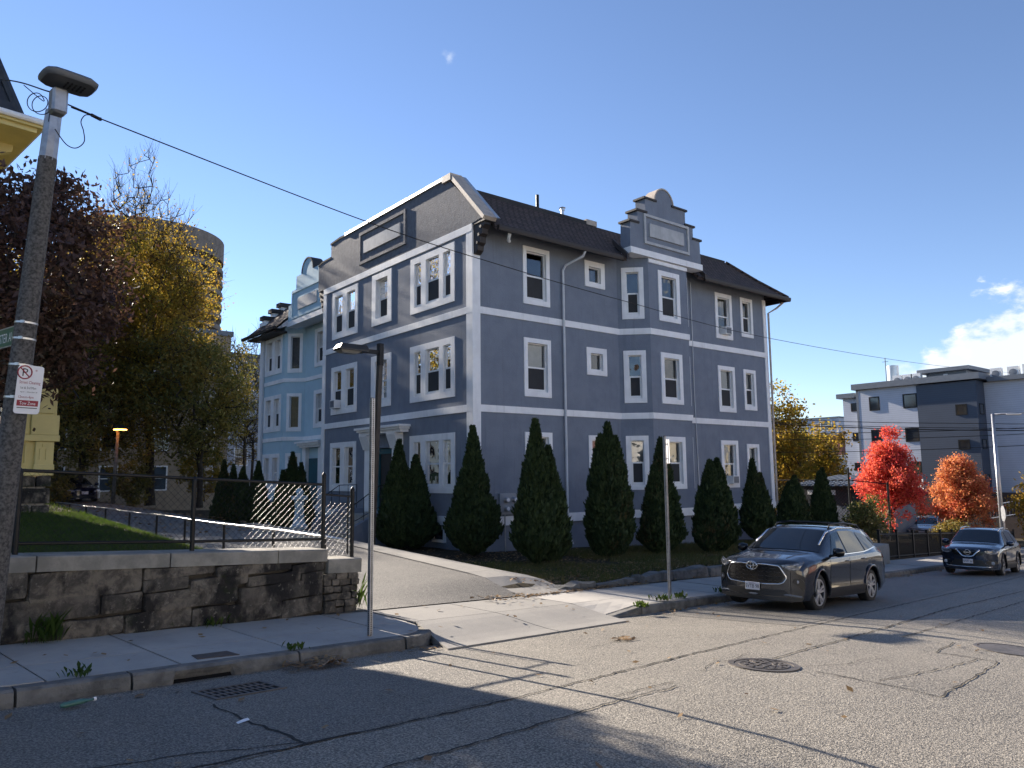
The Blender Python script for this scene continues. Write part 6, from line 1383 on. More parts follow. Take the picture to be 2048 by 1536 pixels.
P1 = dict(L=4.95, W=1.92, wr=.375, fo=.97, wb=2.85, sill=.235, bulge=.42, spokes=5, dbl=(-.026, .026), clad=False, mirmat='car_gloss', mirror=1.62, cut=lambda a, c: 0,
    top=[(0, .90), (.06, .975), (.14, 1.005), (.6, 1.075), (1.22, 1.125), (1.30, 1.15), (2.10, 1.60), (2.5, 1.665), (3.2, 1.68), (4.0, 1.64), (4.42, 1.575), (4.75, 1.20), (4.87, 1.06), (4.95, .95)],
    belt=[(0, .80), (.15, .93), (.6, 1.00), (1.25, 1.05), (2.0, 1.075), (3.2, 1.11), (4.2, 1.15), (4.7, 1.12), (4.95, .88)],
    w=[(0, .90), (.2, .93), (.6, .955), (1, .965), (4.0, .965), (4.6, .95), (4.95, .89)],
    wt=[(0, .76), (.5, .80), (1.2, .84), (1.35, .84), (2.1, .70), (2.6, .685), (4.0, .675), (4.4, .655), (4.95, .70)], wind=(1.30, 2.06), rearw=(4.46, 4.74),
    sidew=[([(2.08, .90), (2.2, .93), (2.42, .93)], [(1.62, .08), (2.0, .06), (2.46, .05)]), ([(2.50, .93), (3.0, .92), (3.38, .90)], [(2.54, .05), (3.0, .05), (3.52, .05)]), ([(3.46, .89), (3.9, .83), (4.2, .66)], [(3.60, .05), (3.95, .05), (4.28, .30)])],
    chromeline=([(1.58, .045), (2.5, .035), (3.6, .035), (4.3, .22)], [(1.58, .0), (2.5, .0), (3.6, .0), (4.33, .17)]), doors=[(1.50, 2.50), (2.53, 3.42)], doorz=.445,
    tail=([(4.55, 1.06), (4.78, 1.04)], [(4.62, .98), (4.80, .95)]), front=front_grey)
def set_on_street(o, s, t, z, slope=-.059, yaw_=0, k=1):
    a = A0+rad(yaw_); X = Vector((math.cos(a), math.sin(a), slope)).normalized(); Y = Vector((-math.sin(a), math.cos(a), 0)); Z = X.cross(Y)
    m_ = (Matrix((X, Y, Z)).transposed()*k).to_4x4(); m_.translation = W(s, t, z); o.matrix_world = m_
c1 = car('parked_car', 'dark grey SUV with chrome framed grille parked in front of the grey house', P1, 'car_grey', 'cars parked along the kerb')
set_on_street(c1, 13.22, 6.26, z_road(13.2, 6.2)+.0, yaw_=-2.0, k=.905)
def front_navy(R, FS, patch, SS, ST_, p, paint, smo):
    patch(FS, [(-.56, .885), (0, .90), (.56, .885)], [(-.44, .72), (0, .66), (.44, .72)], .010, 'grille', 'car_gloss', rows=5)
    for z in (.74, .79, .84): bar(R, FS, [(-.4, z+.02), (0, z), (.4, z+.02)], .006, .014, 'grille_bar', 'car_black')
    b = MB(); vv = [(-.36, .90), (-.26, .79), (-.17, .685), (-.1, .66), (.1, .66), (.17, .685), (.26, .79), (.36, .90)]
    b.tube([FS(y, z, .022) for y, z in vv], .030, 6); b.build('grille_chevron', M['chrome'], R, smooth=True)
    c = FS(0, .80, .03); b = MB(); b.tube([(c[0], .085*math.cos(a), c[2]+.085*math.sin(a)) for a in [2*math.pi*k/20 for k in range(21)]], .012, 6); b.box((c[0]-.012, -.11, c[2]-.018), (c[0]+.004, .11, c[2]+.018)); b.build('emblem', M['chrome'], R, smooth=30)
    for s in (1, -1):
        q = (lambda P: P) if s > 0 else mirx
        h = patch(FS, q([(.50, .86), (.68, .90), (.80, .945), (.87, .955)]), q([(.52, .80), (.66, .75), (.80, .76), (.88, .84)]), .014, 'headlight', 'lamp_lens', rows=4, skirt=.014, fin=10)
        bar(h, FS, q([(.58, .80), (.68, .775), (.80, .80), (.85, .86)]), .012, .018, 'light_strip', 'lens_white')
        c2 = FS(s*.72, .46, .018); b = MB(); b.lathe([(.06, 0), (.058, -.015), (.005, -.02)], c2, 14, 'x'); b.build('fog_light', M['lens_white'], R, smooth=40)
        patch(FS, q([(.52, .52), (.72, .55), (.86, .53)]), q([(.56, .40), (.72, .37), (.84, .44)]), .008, 'fog_recess', 'car_black', rows=3)
        b = MB(); b.tube([ST_(1.95, s*.60, .0), ST_(2.15, s*.61, .05), ST_(3, s*.61, .055), ST_(3.75, s*.60, .05), ST_(3.95, s*.59, 0)], .018, 6); b.build('roof_rail', M['chrome'], R, smooth=True)
    patch(FS, [(-.42, .55), (0, .56), (.42, .55)], [(-.60, .33), (0, .33), (.60, .33)], .010, 'lower_intake', 'car_black', rows=3)
    bar(R, FS, [(-.7, .335), (-.5, .32), (0, .31), (.5, .32), (.7, .335)], .016, .016, 'bumper_trim', 'chrome')
    plate(R, FS, .50, '5FVF 94', .04)
P2 = dict(L=4.63, W=1.84, wr=.36, fo=.92, wb=2.70, sill=.24, bulge=.32, spokes=6, dbl=(0,), clad=True, mirror=1.52, cut=lambda a, c: 0,
    top=[(0, .86), (.06, .935), (.14, .965), (.6, 1.05), (1.15, 1.10), (1.24, 1.13), (1.98, 1.57), (2.4, 1.63), (3.1, 1.65), (3.8, 1.61), (4.15, 1.55), (4.45, 1.18), (4.55, 1.05), (4.63, .95)],
    belt=[(0, .78), (.15, .90), (.6, .98), (1.2, 1.02), (2.0, 1.05), (3.2, 1.09), (3.9, 1.13), (4.4, 1.10), (4.63, .88)],
    w=[(0, .86), (.2, .89), (.6, .91), (1, .92), (3.8, .92), (4.3, .905), (4.63, .85)],
    wt=[(0, .72), (.5, .76), (1.15, .80), (1.3, .80), (2.0, .665), (2.5, .65), (3.8, .64), (4.15, .62), (4.63, .66)], wind=(1.24, 1.94), rearw=(4.18, 4.44),
    sidew=[([(1.98, .90), (2.1, .93), (2.3, .93)], [(1.52, .08), (1.9, .06), (2.34, .05)]), ([(2.38, .93), (2.9, .92), (3.2, .90)], [(2.42, .05), (2.9, .05), (3.34, .05)]), ([(3.28, .88), (3.6, .82), (3.9, .62)], [(3.42, .05), (3.7, .05), (3.98, .28)])],
    chromeline=([(1.5, .04), (2.5, .03), (3.4, .03), (4.0, .2)], [(1.5, .0), (2.5, .0), (3.4, .0), (4.03, .15)]), doors=[(1.42, 2.38), (2.41, 3.25)], doorz=.44,
    tail=([(4.2, 1.06), (4.45, 1.04)], [(4.25, .9), (4.5, .88)]), front=front_navy)
c2 = car('parked_car', 'navy blue SUV with chrome chevron grille parked facing uphill beyond the dark grey SUV', P2, 'car_navy', 'cars parked along the kerb')
set_on_street(c2, 27.4, 5.80, z_road(27.4, 5.8)+.0, k=.90)
P3 = dict(P2, L=4.75, W=1.82, wr=.33, wb=2.75, fo=.95, sill=.20, clad=False,
    top=[(0, .66), (.06, .74), (.14, .78), (.6, .88), (1.2, .95), (1.3, .97), (2.1, 1.36), (2.5, 1.43), (3.0, 1.44), (3.5, 1.38), (4.15, 1.06), (4.6, 1.02), (4.75, .9)],
    belt=[(0, .60), (.15, .72), (.6, .82), (1.2, .88), (2.0, .92), (3.2, .96), (4.0, .99), (4.5, .96), (4.75, .8)],
    wt=[(0, .70), (.5, .76), (1.2, .80), (1.3, .80), (2.1, .62), (2.6, .60), (3.4, .60), (4.1, .72), (4.75, .68)], wind=(1.3, 2.05), rearw=(3.55, 4.1),
    sidew=[([(2.0, .88), (2.2, .92), (2.42, .92)], [(1.6, .08), (2.0, .06), (2.46, .05)]), ([(2.5, .92), (2.9, .9), (3.2, .86)], [(2.54, .05), (2.9, .05), (3.45, .08)])],
    chromeline=([(1.6, .04), (2.5, .03), (3.5, .05)], [(1.6, .0), (2.5, .0), (3.5, .0)]), tail=([(4.3, .90), (4.6, .88)], [(4.35, .78), (4.62, .76)]))
def front_sedan(R, FS, patch, SS, ST_, p, paint, smo):
    patch(FS, [(-.4, .60), (0, .61), (.4, .60)], [(-.34, .48), (0, .47), (.34, .48)], .010, 'grille', 'car_gloss', rows=3)
    for s in (1, -1):
        q = (lambda P: P) if s > 0 else mirx
        patch(FS, q([(.5, .66), (.68, .69), (.82, .73)]), q([(.5, .58), (.68, .56), (.84, .63)]), .014, 'headlight', 'lens_white', rows=3, skirt=.014)
    patch(FS, [(-.6, .38), (0, .38), (.6, .38)], [(-.6, .26), (0, .26), (.6, .26)], .010, 'lower_intake', 'car_black', rows=2)
    x = FS(0, .5, .03)[0]; b = MB(); b.box((x, -.16, .44), (x+.012, .16, .6)); b.build('licence_plate', M['plate'], R)
P3['front'] = front_sedan
c3 = car('parked_car', 'dark blue sedan parked facing the street at the far end of the driveway', P3, 'car_blue')
c3.location = (-5.55, 28.8, z_yard(-5.5, 29)+.03); c3.rotation_euler = (0, 0, rad(96))
c4 = car('parked_car', 'silver sedan in the lot behind the black metal fence under the scarlet maple', P3, 'car_silver', 'cars in the lot behind the black metal fence')
c4.location = (28.5, 2.2, z_yard(28.5, 0)); c4.rotation_euler = (0, 0, rad(20))
c5 = copy_tree(c4); c5['label'] = 'silver sedan in the lot further back under the orange red maple'; c5.location = (36.5, 2.5, z_yard(36.5, 1)); c5.rotation_euler = (0, 0, rad(14))
# ---------------------------------------------------------------- concrete lamp post in the foreground
lp0 = Vector(W(2.02, 8.66, z_walk(2.02, 8.66)-.1)); lean = Vector((R_.x*.062, R_.y*.062, 1))
def LP(h, du=0, dv=0): return lp0 + lean*h + Vector((R_.x*du+F_.x*dv, R_.y*du+F_.y*dv, 0))
H = 5.05
sl = thing('street_lamp', 'leaning speckled concrete lamp post with flat grey lamp head beside the stone wall', 'street lamp', lp0)
b = MB(); b.tube([LP(h) for h in rng(0, H, .5)], [.126-.042*i/10 for i in range(len(rng(0, H, .5)))], 16); b.build('post', M['concrete_pole'], sl, smooth=40)
b = MB(); b.tube([LP(H-.03), LP(H+.50)], [.084, .078], 8); b.build('top_sleeve', M['galv'], sl, smooth=20)
def obx(b, c, ex, ey, ez, sx, sy, sz):
    vs_ = [c+ex*(x*sx)+ey*(y*sy)+ez*(z*sz) for z in (-.5, .5) for y in (-.5, .5) for x in (-.5, .5)]
    b.add(vs_, [(0, 2, 3, 1), (4, 5, 7, 6), (0, 1, 5, 4), (2, 6, 7, 3), (0, 4, 6, 2), (1, 3, 7, 5)])
eS, eT, eZ = Vector((*SH, 0)), Vector((*TH, 0)), Vector((0, 0, 1))
b = MB(); obx(b, Vector((-12.69, -10.98, 3.45)), eS, eT, eZ, .13, .14, .24); b.build('bracket', M['galv'], sl, bevel=.02)
hd = MB(); hc = Vector((-12.63, -11.07, 3.63)); n_ = 20
for zz, k in ((-.035, .90), (-.018, .98), (.012, 1.0), (.034, .90), (.042, .6)):
    for i in range(n_):
        a = 2*math.pi*i/n_; r = 1/((abs(math.cos(a))**5+abs(math.sin(a))**5)**(1/5)); hd.v.append(hc+eS*(math.cos(a)*r*.225*k)-eT*(math.sin(a)*r*.17*k)+eZ*zz)
for j in range(4):
    for i in range(n_): hd.f.append((j*n_+i, j*n_+(i+1) % n_, (j+1)*n_+(i+1) % n_, (j+1)*n_+i))
hd.f += [tuple(range(n_)), tuple(range(4*n_, 5*n_))]; hd.m = [0]*len(hd.f); hdo = hd.build('lamp_head', pm('lamp_head_grey', (.10, .11, .12), (.085, .09, .10), .5), sl, smooth=40)
b = MB()
for i in range(3):
    for j in range(5): c = hc+eS*(-.02+.035*j)-eT*(-.05+.05*i)-eZ*.037; obx(b, c, eS, eT, eZ, .014, .034, .006)
b.build('vent_slots', M['black'], hdo)
def band_(h):
    b = MB(); r = .126-.042*h/H+.004; b.tube([LP(h-.009), LP(h+.009)], r, 16, cap=False); b.build('steel_band', M['alu'], sl, smooth=True)
    b = MB(); obx(b, LP(h, .03, -r), R_, Vector((F_.x, F_.y, 0)), eZ, .035, .02, .026); b.build('band_buckle', M['alu'], sl)
for h in (3.18, 3.34, 2.92, 2.60): band_(h)
b = MB(); obx(b, LP(1.38, -.02, -.145), R_, Vector((F_.x, F_.y, 0)), eZ, .04, .006, .13); b.build('number_tag', M['galv'], sl)
# street name sign, cut by the picture's edge
sg = thing('street_name_sign', 'green street name sign with white letters banded to the concrete lamp post', 'street sign', LP(3.27, -.2))
so_ = LP(3.22, -.10, .0); sx = Vector((-R_.x*.80+F_.x*.60, -R_.y*.80+F_.y*.60, 0)).normalized(); sn = Vector((sx.y, -sx.x, 0))
if sn.dot(F_) > 0: sn = -sn
b = MB(); obx(b, so_+sx*.40+eZ*.0, sx, sn, eZ, .80, .006, .20); b.build('sign_plate', M['sign_green'], sg)
b = MB(); 
for zz in (-.095, .095): obx(b, so_+sx*.40+eZ*zz, sx, sn, eZ, .81, .012, .012)
b.build('sign_edge', M['galv'], sg)
text('WESTMINSTER AV', .135, lambda u, v: so_+sx*(.40)-sx*u+sn*.0045+eZ*(v-.05), 'sign_white', sg, wide=.70)
# parking sign on the post
pk = thing('parking_sign', 'white street cleaning tow zone sign strapped to the concrete lamp post', 'parking sign', LP(2.5, .14, -.12))
pc = LP(2.665, .175, -.10); px_ = Vector((R_.x*.56+F_.x*.83, R_.y*.56+F_.y*.83, 0)).normalized(); pn = Vector((px_.y, -px_.x, 0)); 
if pn.dot(F_) > 0: pn = -pn
pz = (eZ+R_*.06).normalized(); PW, PH = .23, .47
b = MB(); pts = []
for cx_, cz_, a0_ in ((PW/2-.03, PH/2-.03, 0), (-PW/2+.03, PH/2-.03, 90), (-PW/2+.03, -PH/2+.03, 180), (PW/2-.03, -PH/2+.03, 270)):
    for k in range(5): a = rad(a0_+22.5*k); pts.append((cx_+.03*math.cos(a), cz_+.03*math.sin(a)))
pcen = pc
PF = lambda u, v, d=0.0: pcen+px_*u+pz*v+pn*d
b.prism(pts, 0, .004, lambda u, v, d: PF(u, v, d)); b.build('sign_plate', M['sign_white'], pk)
b = MB(); b.tube([PF(-.055+.062*math.cos(a), .165+.062*math.sin(a), .006) for a in [2*math.pi*k/24 for k in range(25)]], .0065, 5); b.tube([PF(-.055-.044, .165+.044, .006), PF(-.055+.044, .165-.044, .006)], .0055, 5); b.build('no_parking_ring', M['sign_red'], pk)
text('P', .11, lambda u, v: PF(-.055+u, .127+v, .006), 'sign_black', pk); text('*', .05, lambda u, v: PF(.045+u, .165+v, .006), 'sign_red', pk)
text('Street Cleaning', .042, lambda u, v: PF(u, .055+v, .006), 'sign_red', pk, wide=.72); text('1st & 3rd Mon', .034, lambda u, v: PF(-.01+u, .005+v, .006), 'sign_black', pk, wide=.72); text('April 1 - November 30', .018, lambda u, v: PF(u, -.03+v, .006), 'sign_black', pk, wide=.9)
text('12noon-4pm', .036, lambda u, v: PF(-.02+u, -.085+v, .006), 'sign_red', pk, wide=.75)
b = MB(); b.quad(PF(-.095, -.16, .006), PF(.095, -.16, .006), PF(.095, -.105, .006), PF(-.095, -.105, .006)); b.build('red_panel', M['sign_red'], pk, fix=False)
text('Tow Zone', .044, lambda u, v: PF(u, -.148+v, .008), 'sign_white', pk, wide=.75); b = MB(); b.quad(PF(-.09, -.182, .006), PF(.09, -.182, .006), PF(.09, -.174, .006), PF(-.09, -.174, .006)); b.build('print_line', M['sign_black'], pk, fix=False)
# ---------------------------------------------------------------- perforated sign posts
def perf_post(label, base_, h, group='perforated sign posts', w=.048, sign=None):
    t = thing('sign_post', label, 'sign post', base_, group); b = MB(); bx = Vector(base_); pitch = .0254; n = int(h/pitch)
    for fi, (a, nrm) in enumerate(((eS, -eT), (eT, -eS), (eS, eT), (eT, eS))):
        for k in range(n):
            z0 = k*pitch; o = bx+nrm*(w/2)+eZ*z0; q = []
            for (u, v) in ((-w/2, 0), (w/2, 0), (w/2, pitch), (-w/2, pitch)): q.append(o+a*u+eZ*v)
            for (u, v) in ((-.009, .0045), (.009, .0045), (.009, .0215), (-.009, .0215)): q.append(o+a*u+eZ*v)
            b.add(q, [(0, 1, 5, 4), (1, 2, 6, 5), (2, 3, 7, 6), (3, 0, 4, 7)])
    b.build('post', M['galv'], t, fix=False)
    c = MB(); obx(c, bx+eZ*(h/2), eS, eT, eZ, w-.012, w-.012, h); c.build('inner_sleeve', M['iron'], t)
    return t
perf_post('perforated square steel post without a sign at the driveway kerb', W(5.82, 7.74, z_walk(5.82, 7.74)), 2.93)
perf_post('perforated steel sign post with an edge-on sign, behind the kerb near the grey car', W(12.69, 7.66, z_walk(12.69, 7.66)), 3.06)
es = thing('edge_on_sign', 'narrow white sign seen edge-on at the top of the perforated post near the grey car', 'sign', W(12.69, 7.7, z_walk(12.69, 7.7)+2.5))
b = MB(); ed = Vector((F_.x, F_.y, 0)).normalized()*1.0; ed = (ed+R_*-.03).normalized(); nn = Vector((ed.y, -ed.x, 0)); obx(b, Vector(W(12.69, 7.66, z_walk(12.69, 7.66)+2.76))+nn*.055+ed*.0, ed, nn, eZ, .30, .004, .46); b.build('sign_plate', M['sign_white'], es)
b = MB(); 
for zz in (2.62, 2.9): obx(b, Vector(W(12.69, 7.66, z_walk(12.69, 7.66)+zz))+nn*.04, ed, nn, eZ, .03, .06, .02)
b.build('sign_bolt', M['galv'], es)
# ---------------------------------------------------------------- square lamp post beside the path
lb = Vector((-3.52, -.15, z_yard(-3.5, -.1))); tl = (R_*.033+eZ)
yl = thing('yard_lamp', 'brown square lamp post with shoebox head beside the concrete path of the grey house', 'lamp post', lb)
b = MB(); obx(b, lb+tl*2.65, eS, eT, tl, .125, .125, 5.3); b.build('post', M['lamp_brown'], yl)
b = MB(); obx(b, lb+tl*5.28, eS, eT, eZ, .14, .14, .62); b.build('mount_bracket', M['black'], yl)
XN, YN = Vector((-1, 0, 0)), Vector((0, 1, 0))
ac = lb+tl*5.34; b = MB(); obx(b, ac+XN*.30, XN, YN, eZ, .50, .08, .11); b.build('arm', M['black'], yl)
b = MB(); vs_ = []
for zz, l0, l1, wd in ((.13, .50, 1.24, .17), (.0, .45, 1.32, .21), (-.05, .47, 1.30, .21)):
    for (u, v) in ((l0, -wd), (l1, -wd), (l1, wd), (l0, wd)): vs_.append(ac+XN*u+YN*v+eZ*zz)
b.add(vs_, [(0, 1, 2, 3), (8, 9, 10, 11)]+[(r*4+i, r*4+(i+1) % 4, r*4+4+(i+1) % 4, r*4+4+i) for r in (0, 1) for i in range(4)]); b.build('lamp_head', M['lamp_brown'], yl)
b = MB(); vs_ = []
for zz, l0, l1, wd in ((-.048, .66, 1.28, .185), (-.12, .76, 1.18, .12)):
    for (u, v) in ((l0, -wd), (l1, -wd), (l1, wd), (l0, wd)): vs_.append(ac+XN*u+YN*v+eZ*zz)
b.add(vs_, [(0, 1, 2, 3), (4, 5, 6, 7)]+[(i, (i+1) % 4, 4+(i+1) % 4, 4+i) for i in range(4)]); b.build('lamp_lens', pm('frosted_lens', (.30, .29, .26), (.24, .23, .21), .3), yl)
# ---------------------------------------------------------------- old yard lamp by the bushes, lit
ol = thing('yard_lamp', 'old lit orange yard lamp on a grey pole at the end of the driveway', 'lamp post', (-4.7, 26.0, -1.45))
b = MB(); b.tube([(-4.7, 26, -1.5), (-4.62, 26, 2.6)], [.11, .07], 8); b.build('post', M['bark_pale'], ol, smooth=True)
b = MB(); b.lathe([(.08, 0), (.2, .08), (.36, .12), (.34, .2), (.2, .3), (.05, .34)], (-4.55, 25.85, 2.55), 14); b.build('lamp_head', M['black'], ol, smooth=40)
b = MB(); b.lathe([(.33, 0), (.33, -.05), (.05, -.07)], (-4.55, 25.85, 2.66), 14); b.build('lamp_bowl', M['lit'], ol)
# ---------------------------------------------------------------- wires
def wire(label, pts, r, group=None):
    P = [Vector(q) for q in pts]; out = []
    for i in range(len(P)-1):
        p0, p1, p2, p3 = P[max(0, i-1)], P[i], P[i+1], P[min(len(P)-1, i+2)]
        for k in range(8):
            t = k/8; out.append(.5*((2*p1)+(p2-p0)*t+(2*p0-5*p1+4*p2-p3)*t*t+(3*p1-p0-3*p2+p3)*t**3))
    out.append(P[-1]); b = MB(); b.tube(out, r, 5); return tag(b.build('overhead_wire', M['black'], None, smooth=True), label, 'wire', group)
wt_ = LP(H+.30, .05)
sp = LP(H+.14, .42, .15)
wire('twisted overhead wire running from the concrete lamp post across the front of the grey house', [(-12.654, -10.922, 3.488), (-12.378, -10.639, 3.568), (-12.243, -10.495, 3.608), W(6.1, 8.2, 3.47), W(8.7, 8.2, 3.40), W(12.3, 8.2, 3.39), W(19, 8.2, 3.50), W(34.2, 8.2, 4.35), W(57.9, 8.2, 6.1), W(70, 8.2, 7)], .0072)
wire('slack loop of wire hanging beside the top of the concrete lamp post', [(-12.694, -10.911, 3.217), (-12.599, -10.906, 3.1), (-12.508, -10.85, 3.106), (-12.437, -10.794, 3.206), (-12.44, -10.746, 3.334), (-12.457, -10.686, 3.448), (-12.416, -10.668, 3.534), (-12.329, -10.613, 3.567), (-12.261, -10.54, 3.60)], .005)
wire('overhead wire leaving the concrete lamp post over the yellow house', [(-12.70, -10.95, 3.55), (-12.775, -10.9, 3.566), (-12.932, -10.48, 3.773), (-13.082, -10.002, 3.972), (-13.298, -9.226, 4.282), (-14.2, -6, 5.6)], .007)
cc = Vector((-12.858, -10.761, 3.50)); cl = [cc+R_*(.085*math.cos(a))+eZ*(.085*math.sin(a))+F_*(.008*k) for k, a in enumerate([2*math.pi*q/9 for q in range(20)])]
wire('coiled spare wire beside the top of the concrete lamp post', [(-12.93, -10.6, 3.70)]+[q[:] for q in cl]+[(-12.74, -10.85, 3.3)], .0045)
b = MB(); b.tube([(-12.36, -10.61, 3.575), (-12.26, -10.50, 3.60)], .017, 6); tag(b.build('wire_splice', M['black'], None, smooth=True), 'black splice sleeve on the twisted wire next to the concrete lamp post', 'wire splice')
WG = 'utility wires behind the grey house'
for k, (z0, z1, y0) in enumerate([(7.0, 3.2, 30), (6.8, 2.8, 30.4), (4.9, 3.1, 31), (4.3, 2.7, 31.4), (3.1, 2.0, 32), (6.5, 2.5, 29.6)]):
    x0, x1 = 20, 52; P = [(x0+(x1-x0)*f, y0+(-4-y0)*f*(1+.02*k), z0+(z1-z0)*f-1.1*math.sin(math.pi*f)) for f in (0, .2, .4, .6, .8, 1)]; P.append((70, -24, z1+.6))
    wire(['uppermost of the thin utility wires crossing in front of the modern building', 'utility wire just under the uppermost one by the modern building', 'utility wire crossing the white siding between the window rows', 'utility wire crossing low over the slate blue siding', 'lowest utility wire above the crowns of the red maples', 'slack thick utility wire sagging over the white siding'][k], P, .022 if k != 5 else .035, WG)
# ---------------------------------------------------------------- ironwork in the street
mh = thing('manhole_cover', 'round cast iron manhole cover in the sunlit middle of the road', 'manhole cover', W(8.01, 3.71, z_road(8.01, 3.71)))
def disc(b, s, t, r0, r1, dz0, n=40, th=.02):
    vs_ = []
    for r, zz in ((r0, -th), (r0, dz0), (r1, dz0), (r1, -th)):
        for k in range(n): a = 2*math.pi*k/n; ss, tt = s+r*math.cos(a), t+r*math.sin(a); vs_.append(W(ss, tt, z_road(ss, tt)+zz))
    b.add(vs_, [(i*n+k, i*n+(k+1) % n, (i+1)*n+(k+1) % n, (i+1)*n+k) for i in range(3) for k in range(n)])
b = MB(); disc(b, 8.01, 3.71, .31, .37, .012); b.build('frame_ring', M['iron'], mh)
lid = MB(); disc(lid, 8.01, 3.71, .001, .298, .006); lid = lid.build('lid', M['iron'], mh)
b = MB(); disc(b, 8.01, 3.71, .245, .265, .013, th=0)
for r in (.06, .12, .18, .22):
    n = int(r*60)
    for k in range(n):
        a = 2*math.pi*k/n+r*9; s_, t_ = 8.01+r*math.cos(a), 3.71+r*math.sin(a); obx(b, Vector(W(s_, t_, z_road(s_, t_)+.009)), (eS*math.cos(a)+eT*math.sin(a)), (eT*math.cos(a)-eS*math.sin(a)), eZ, .035, .05, .012)
b.build('raised_pattern', M['iron'], lid, kind='stuff')
m2 = thing('manhole_cover', 'worn manhole cover at the far edge of the road patch near the picture edge', 'manhole cover', W(11.5, 2.05, z_road(11.5, 2.05)))
b = MB(); disc(b, 11.6, 2.05, .37, .42, .010); b.build('frame_ring', M['iron'], m2)
b = MB(); disc(b, 11.6, 2.05, .001, .36, .006); b.build('lid', M['iron'], m2)
gr = thing('storm_drain', 'iron storm drain grate with three rows of slots in the gutter', 'storm drain', W(3.55, 6.65, z_road(3.55, 6.65)))
RZ = lambda s, t, dz: W(s, t, z_road(s, t)+dz)
b = MB()
for (s0, s1, t0, t1) in [(3.22, 3.90, 6.42, 6.46), (3.22, 3.90, 6.86, 6.90), (3.22, 3.26, 6.46, 6.86), (3.86, 3.90, 6.46, 6.86)]: b.box((s0, t0, -.06), (s1, t1, .014), RZ)
b.build('frame', M['iron'], gr)
b = MB()
for t0 in (6.585, 6.72): b.box((3.26, t0, -.04), (3.86, t0+.03, .012), RZ)
b.build('cross_bars', M['iron'], gr)
for k in range(9):
    s0 = 3.30+.0615*k; b = MB(); b.box((s0, 6.46, -.04), (s0+.022, 6.86, .010), RZ); b.build('bar', M['iron'], gr)
b = MB(); b.box((3.24, 6.44, .003), (3.88, 6.88, .006), RZ); b.build('drain_void', M['void'], gr)
cv = tag(slab([(3.63, 7.66), (4.06, 7.62), (4.04, 7.86), (3.66, 7.86)], lambda s, t: z_walk(s, t)+.006, .02, 'utility_cover', None, M['rust_iron']), 'small rusty rectangular utility cover in the concrete pavement', 'utility cover')
def scrap(nm, label, cat, c, n, r, h, mat, seed):
    g = random.Random(seed); b = MB(); m_ = 6
    for i in range(n+1):
        for j in range(m_+1):
            u, v = (i/n-.5)*2*r, (j/m_-.5)*1.2*r; b.v.append((c[0]+u, c[1]+v*.8+u*.3, c[2]+.01+h*(noise.noise((u*7+seed, v*7, 0))+.45)*g.uniform(.6, 1.1)))
    for i in range(n):
        for j in range(m_): a = i*(m_+1)+j; b.f.append((a, a+m_+1, a+m_+2, a+1))
    b.m = [0]*len(b.f); return tag(b.build(nm, M[mat], None, fix=False), label, cat)
p_ = W(4.72, 7.06, z_road(4.72, 7.06)); scrap('paper_scrap', 'crumpled brown paper lying among leaves at the kerb joint', 'litter', p_, 8, .13, .07, 'paper', 3)
p_ = W(3.0, 5.55, z_road(3, 5.55)); scrap('paper_strip', 'flat pale scrap of paper on the dark asphalt', 'litter', p_, 5, .05, .01, 'sign_white', 5)
bt_ = thing('plastic_bottle', 'crushed green plastic bottle in the gutter leaves', 'bottle', W(2.33, 7.05, z_road(2.33, 7.05)))
b = MB(); q = Vector(W(2.2, 7.02, z_road(2.2, 7.02)+.035)); b.tube([q, q+eS*.03, q+eS*.16+eT*.01, q+eS*.21, q+eS*.25], [.02, .035, .034, .016, .014], 8); b.v = [(v[0], v[1], q.z+(v[2]-q.z)*.65) for v in b.v]; b.build('bottle_body', M['bottle'], bt_, smooth=True)
b = MB(); b.tube([q+eS*.25, q+eS*.27], .016, 8); b.build('cap', M['sign_white'], bt_)
# ---------------------------------------------------------------- fences and furniture beyond the grey house
cf = thing('tall_chain_link_fence', 'tall black chain link fence beyond the arborvitae, in front of the dark shed', 'fence', (21.5, 2, -3))
def cpost(x, y, z1, r=.05): z = z_yard(x, y); b = MB(); b.tube([(x, y, z-.2), (x, y, z1)], r, 8); b.build('fence_post', M['fence_black'], cf, smooth=40)
zt = -.42
for y in (8.2, 5.0, 1.9, -.7): cpost(21.5, y, zt+.05 if y != -.7 else .12)
cpost(22.6, -2.0, -.55)
b = MB(); b.tube([(21.5, 8.2, zt), (21.5, -.7, zt)], .028, 6); b.tube([(21.5, -.7, zt), (22.6, -2.0, -.62)], .028, 6); b.build('fence_rail', M['fence_black'], cf)
b = MB(); lo = -3.2; d = zt-lo
for sg_ in (1, -1):
    k = -30
    while k*.16 < 12:
        y0 = -.7+k*.16; y1 = y0+sg_*d; pts = []
        for i in range(13):
            yy = y0+(y1-y0)*i/12
            if -.7 <= yy <= 8.2: pts.append((21.5+.004*sg_, yy, lo+d*i/12))
        if len(pts) > 1: b.tube(pts, .007, 3, cap=False)
        k += 1
b.build('chain_link_mesh', M['fence_black'], cf, fix=False)
cbk = tag(block('concrete_block', W(28.9, 9.1, z_walk(28.9, 9.1)+.30), (1.45, .75, .72), A0, M['concrete'], None, .02, 5, 77), 'weathered concrete block at the back of the pavement behind the grey car', 'concrete block')
pf = thing('metal_fence', 'black metal picket fence along the pavement under the red maples', 'fence', W(36, 9.5, z_walk(36, 9.5)))
FT = 9.46
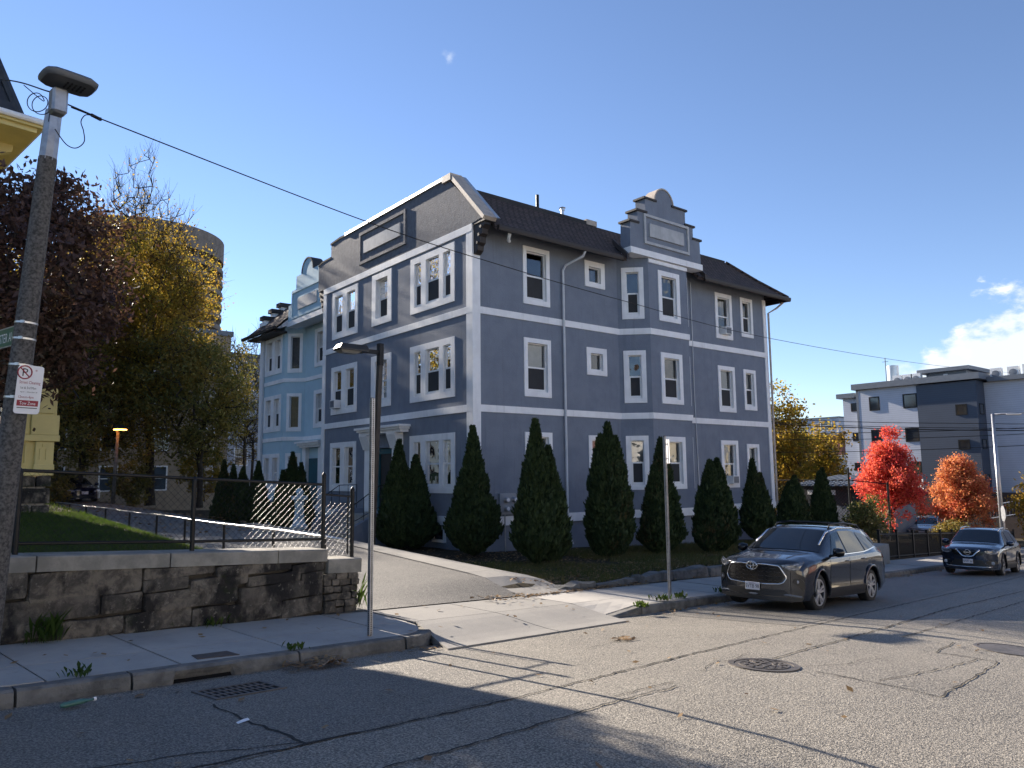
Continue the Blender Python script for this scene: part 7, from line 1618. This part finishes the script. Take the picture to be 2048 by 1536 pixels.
for k, s in enumerate(rng(30.9, 57.3, 2.2)):
    b = MB(); z = z_walk(s, FT); b.box((s-.045, FT-.045, z-.1), (s+.045, FT+.045, z+1.12), lambda x, y, zz: W(x, y, zz)); b.box((s-.06, FT-.06, z+1.12), (s+.06, FT+.06, z+1.16), lambda x, y, zz: W(x, y, zz)); b.build('fence_post', M['black'], pf)
for h in (.12, .98):
    b = MB(); b.tube([W(s, FT, z_walk(s, FT)+h) for s in (30.9, 57.3)], .022, 6); b.build('fence_rail', M['black'], pf)
for s in rng(31.0, 57.2, .122): 
    if abs(((s-30.9) % 2.2)) > .06: b = MB(); z = z_walk(s, FT); b.box((s-.011, FT-.011, z+.05), (s+.011, FT+.011, z+1.04), lambda x, y, zz: W(x, y, zz)); b.build('picket', M['black'], pf, fix=False)
cl_ = thing('street_lamp', 'slim grey steel street lamp with a short arm beyond the navy car', 'street lamp', W(44.3, 7.75, z_walk(44.3, 7.75)))
b = MB(); z = z_walk(44.3, 7.75); b.tube([W(44.3, 7.75, z-.1), W(44.3, 7.75, z+7.0)], [.13, .075], 10); b.build('post', M['galv'], cl_, smooth=True)
b = MB(); b.tube([W(44.3, 7.75, z+6.95), W(44.7, 6.8, z+7.0), W(45.0, 5.6, z+6.98)], [.05, .045, .035], 8); b.build('arm', M['galv'], cl_, smooth=True)
b = MB(); obx(b, Vector(W(44.65, 6.9, z+6.95)), (Vector(W(45, 5.6, 0))-Vector(W(44.3, 7.75, 0))).normalized(), eS, eZ, .65, .26, .10); b.build('lamp_head', M['alu'], cl_, bevel=.03)
tsx, tsy = 28.74, -4.70
ss_ = thing('traffic_sign', 'octagonal traffic sign turned almost edge-on near the slim steel street lamp', 'traffic sign', (tsx, tsy, -4.2))
b = MB(); b.tube([(tsx, tsy, -4.4), (tsx, tsy, -1.75)], .03, 6); b.build('post', M['galv'], ss_)
b = MB(); c = Vector((tsx, tsy, -2.15))+R_*-.03; ax_ = (R_*.95-F_*.30); ax_.z = 0; ax_.normalize(); b.prism([(.40*math.cos(math.pi/8+k*math.pi/4), .40*math.sin(math.pi/8+k*math.pi/4)) for k in range(8)], 0, .012, lambda u, v, d: c+ax_.cross(eZ)*u+eZ*v+ax_*d); b.build('sign_plate', M['galv'], ss_)
gl_ = thing('ramp_railing', 'pale metal railing climbing a ramp below the modern building, behind the navy car', 'railing', (56, 1.5, -5))
for x0, y0, z0, x1, y1, z1 in ((57, 5.6, -4.1, 57, .4, -3.0), (55, 1.0, -4.5, 55, -5, -2.9)):
    n = 22; b = MB()
    for h in (.1, 1.15): b.tube([(x0, y0, z0+h), (x1, y1, z1+h)], .035, 5)
    b.build('rail', M['alu'], gl_)
    for i in range(n+1):
        f = i/n; b = MB(); q = Vector((x0+(x1-x0)*f, y0+(y1-y0)*f, z0+(z1-z0)*f)); b.tube([q, q+eZ*1.15], .018, 4); b.build('baluster', M['alu'], gl_, fix=False)
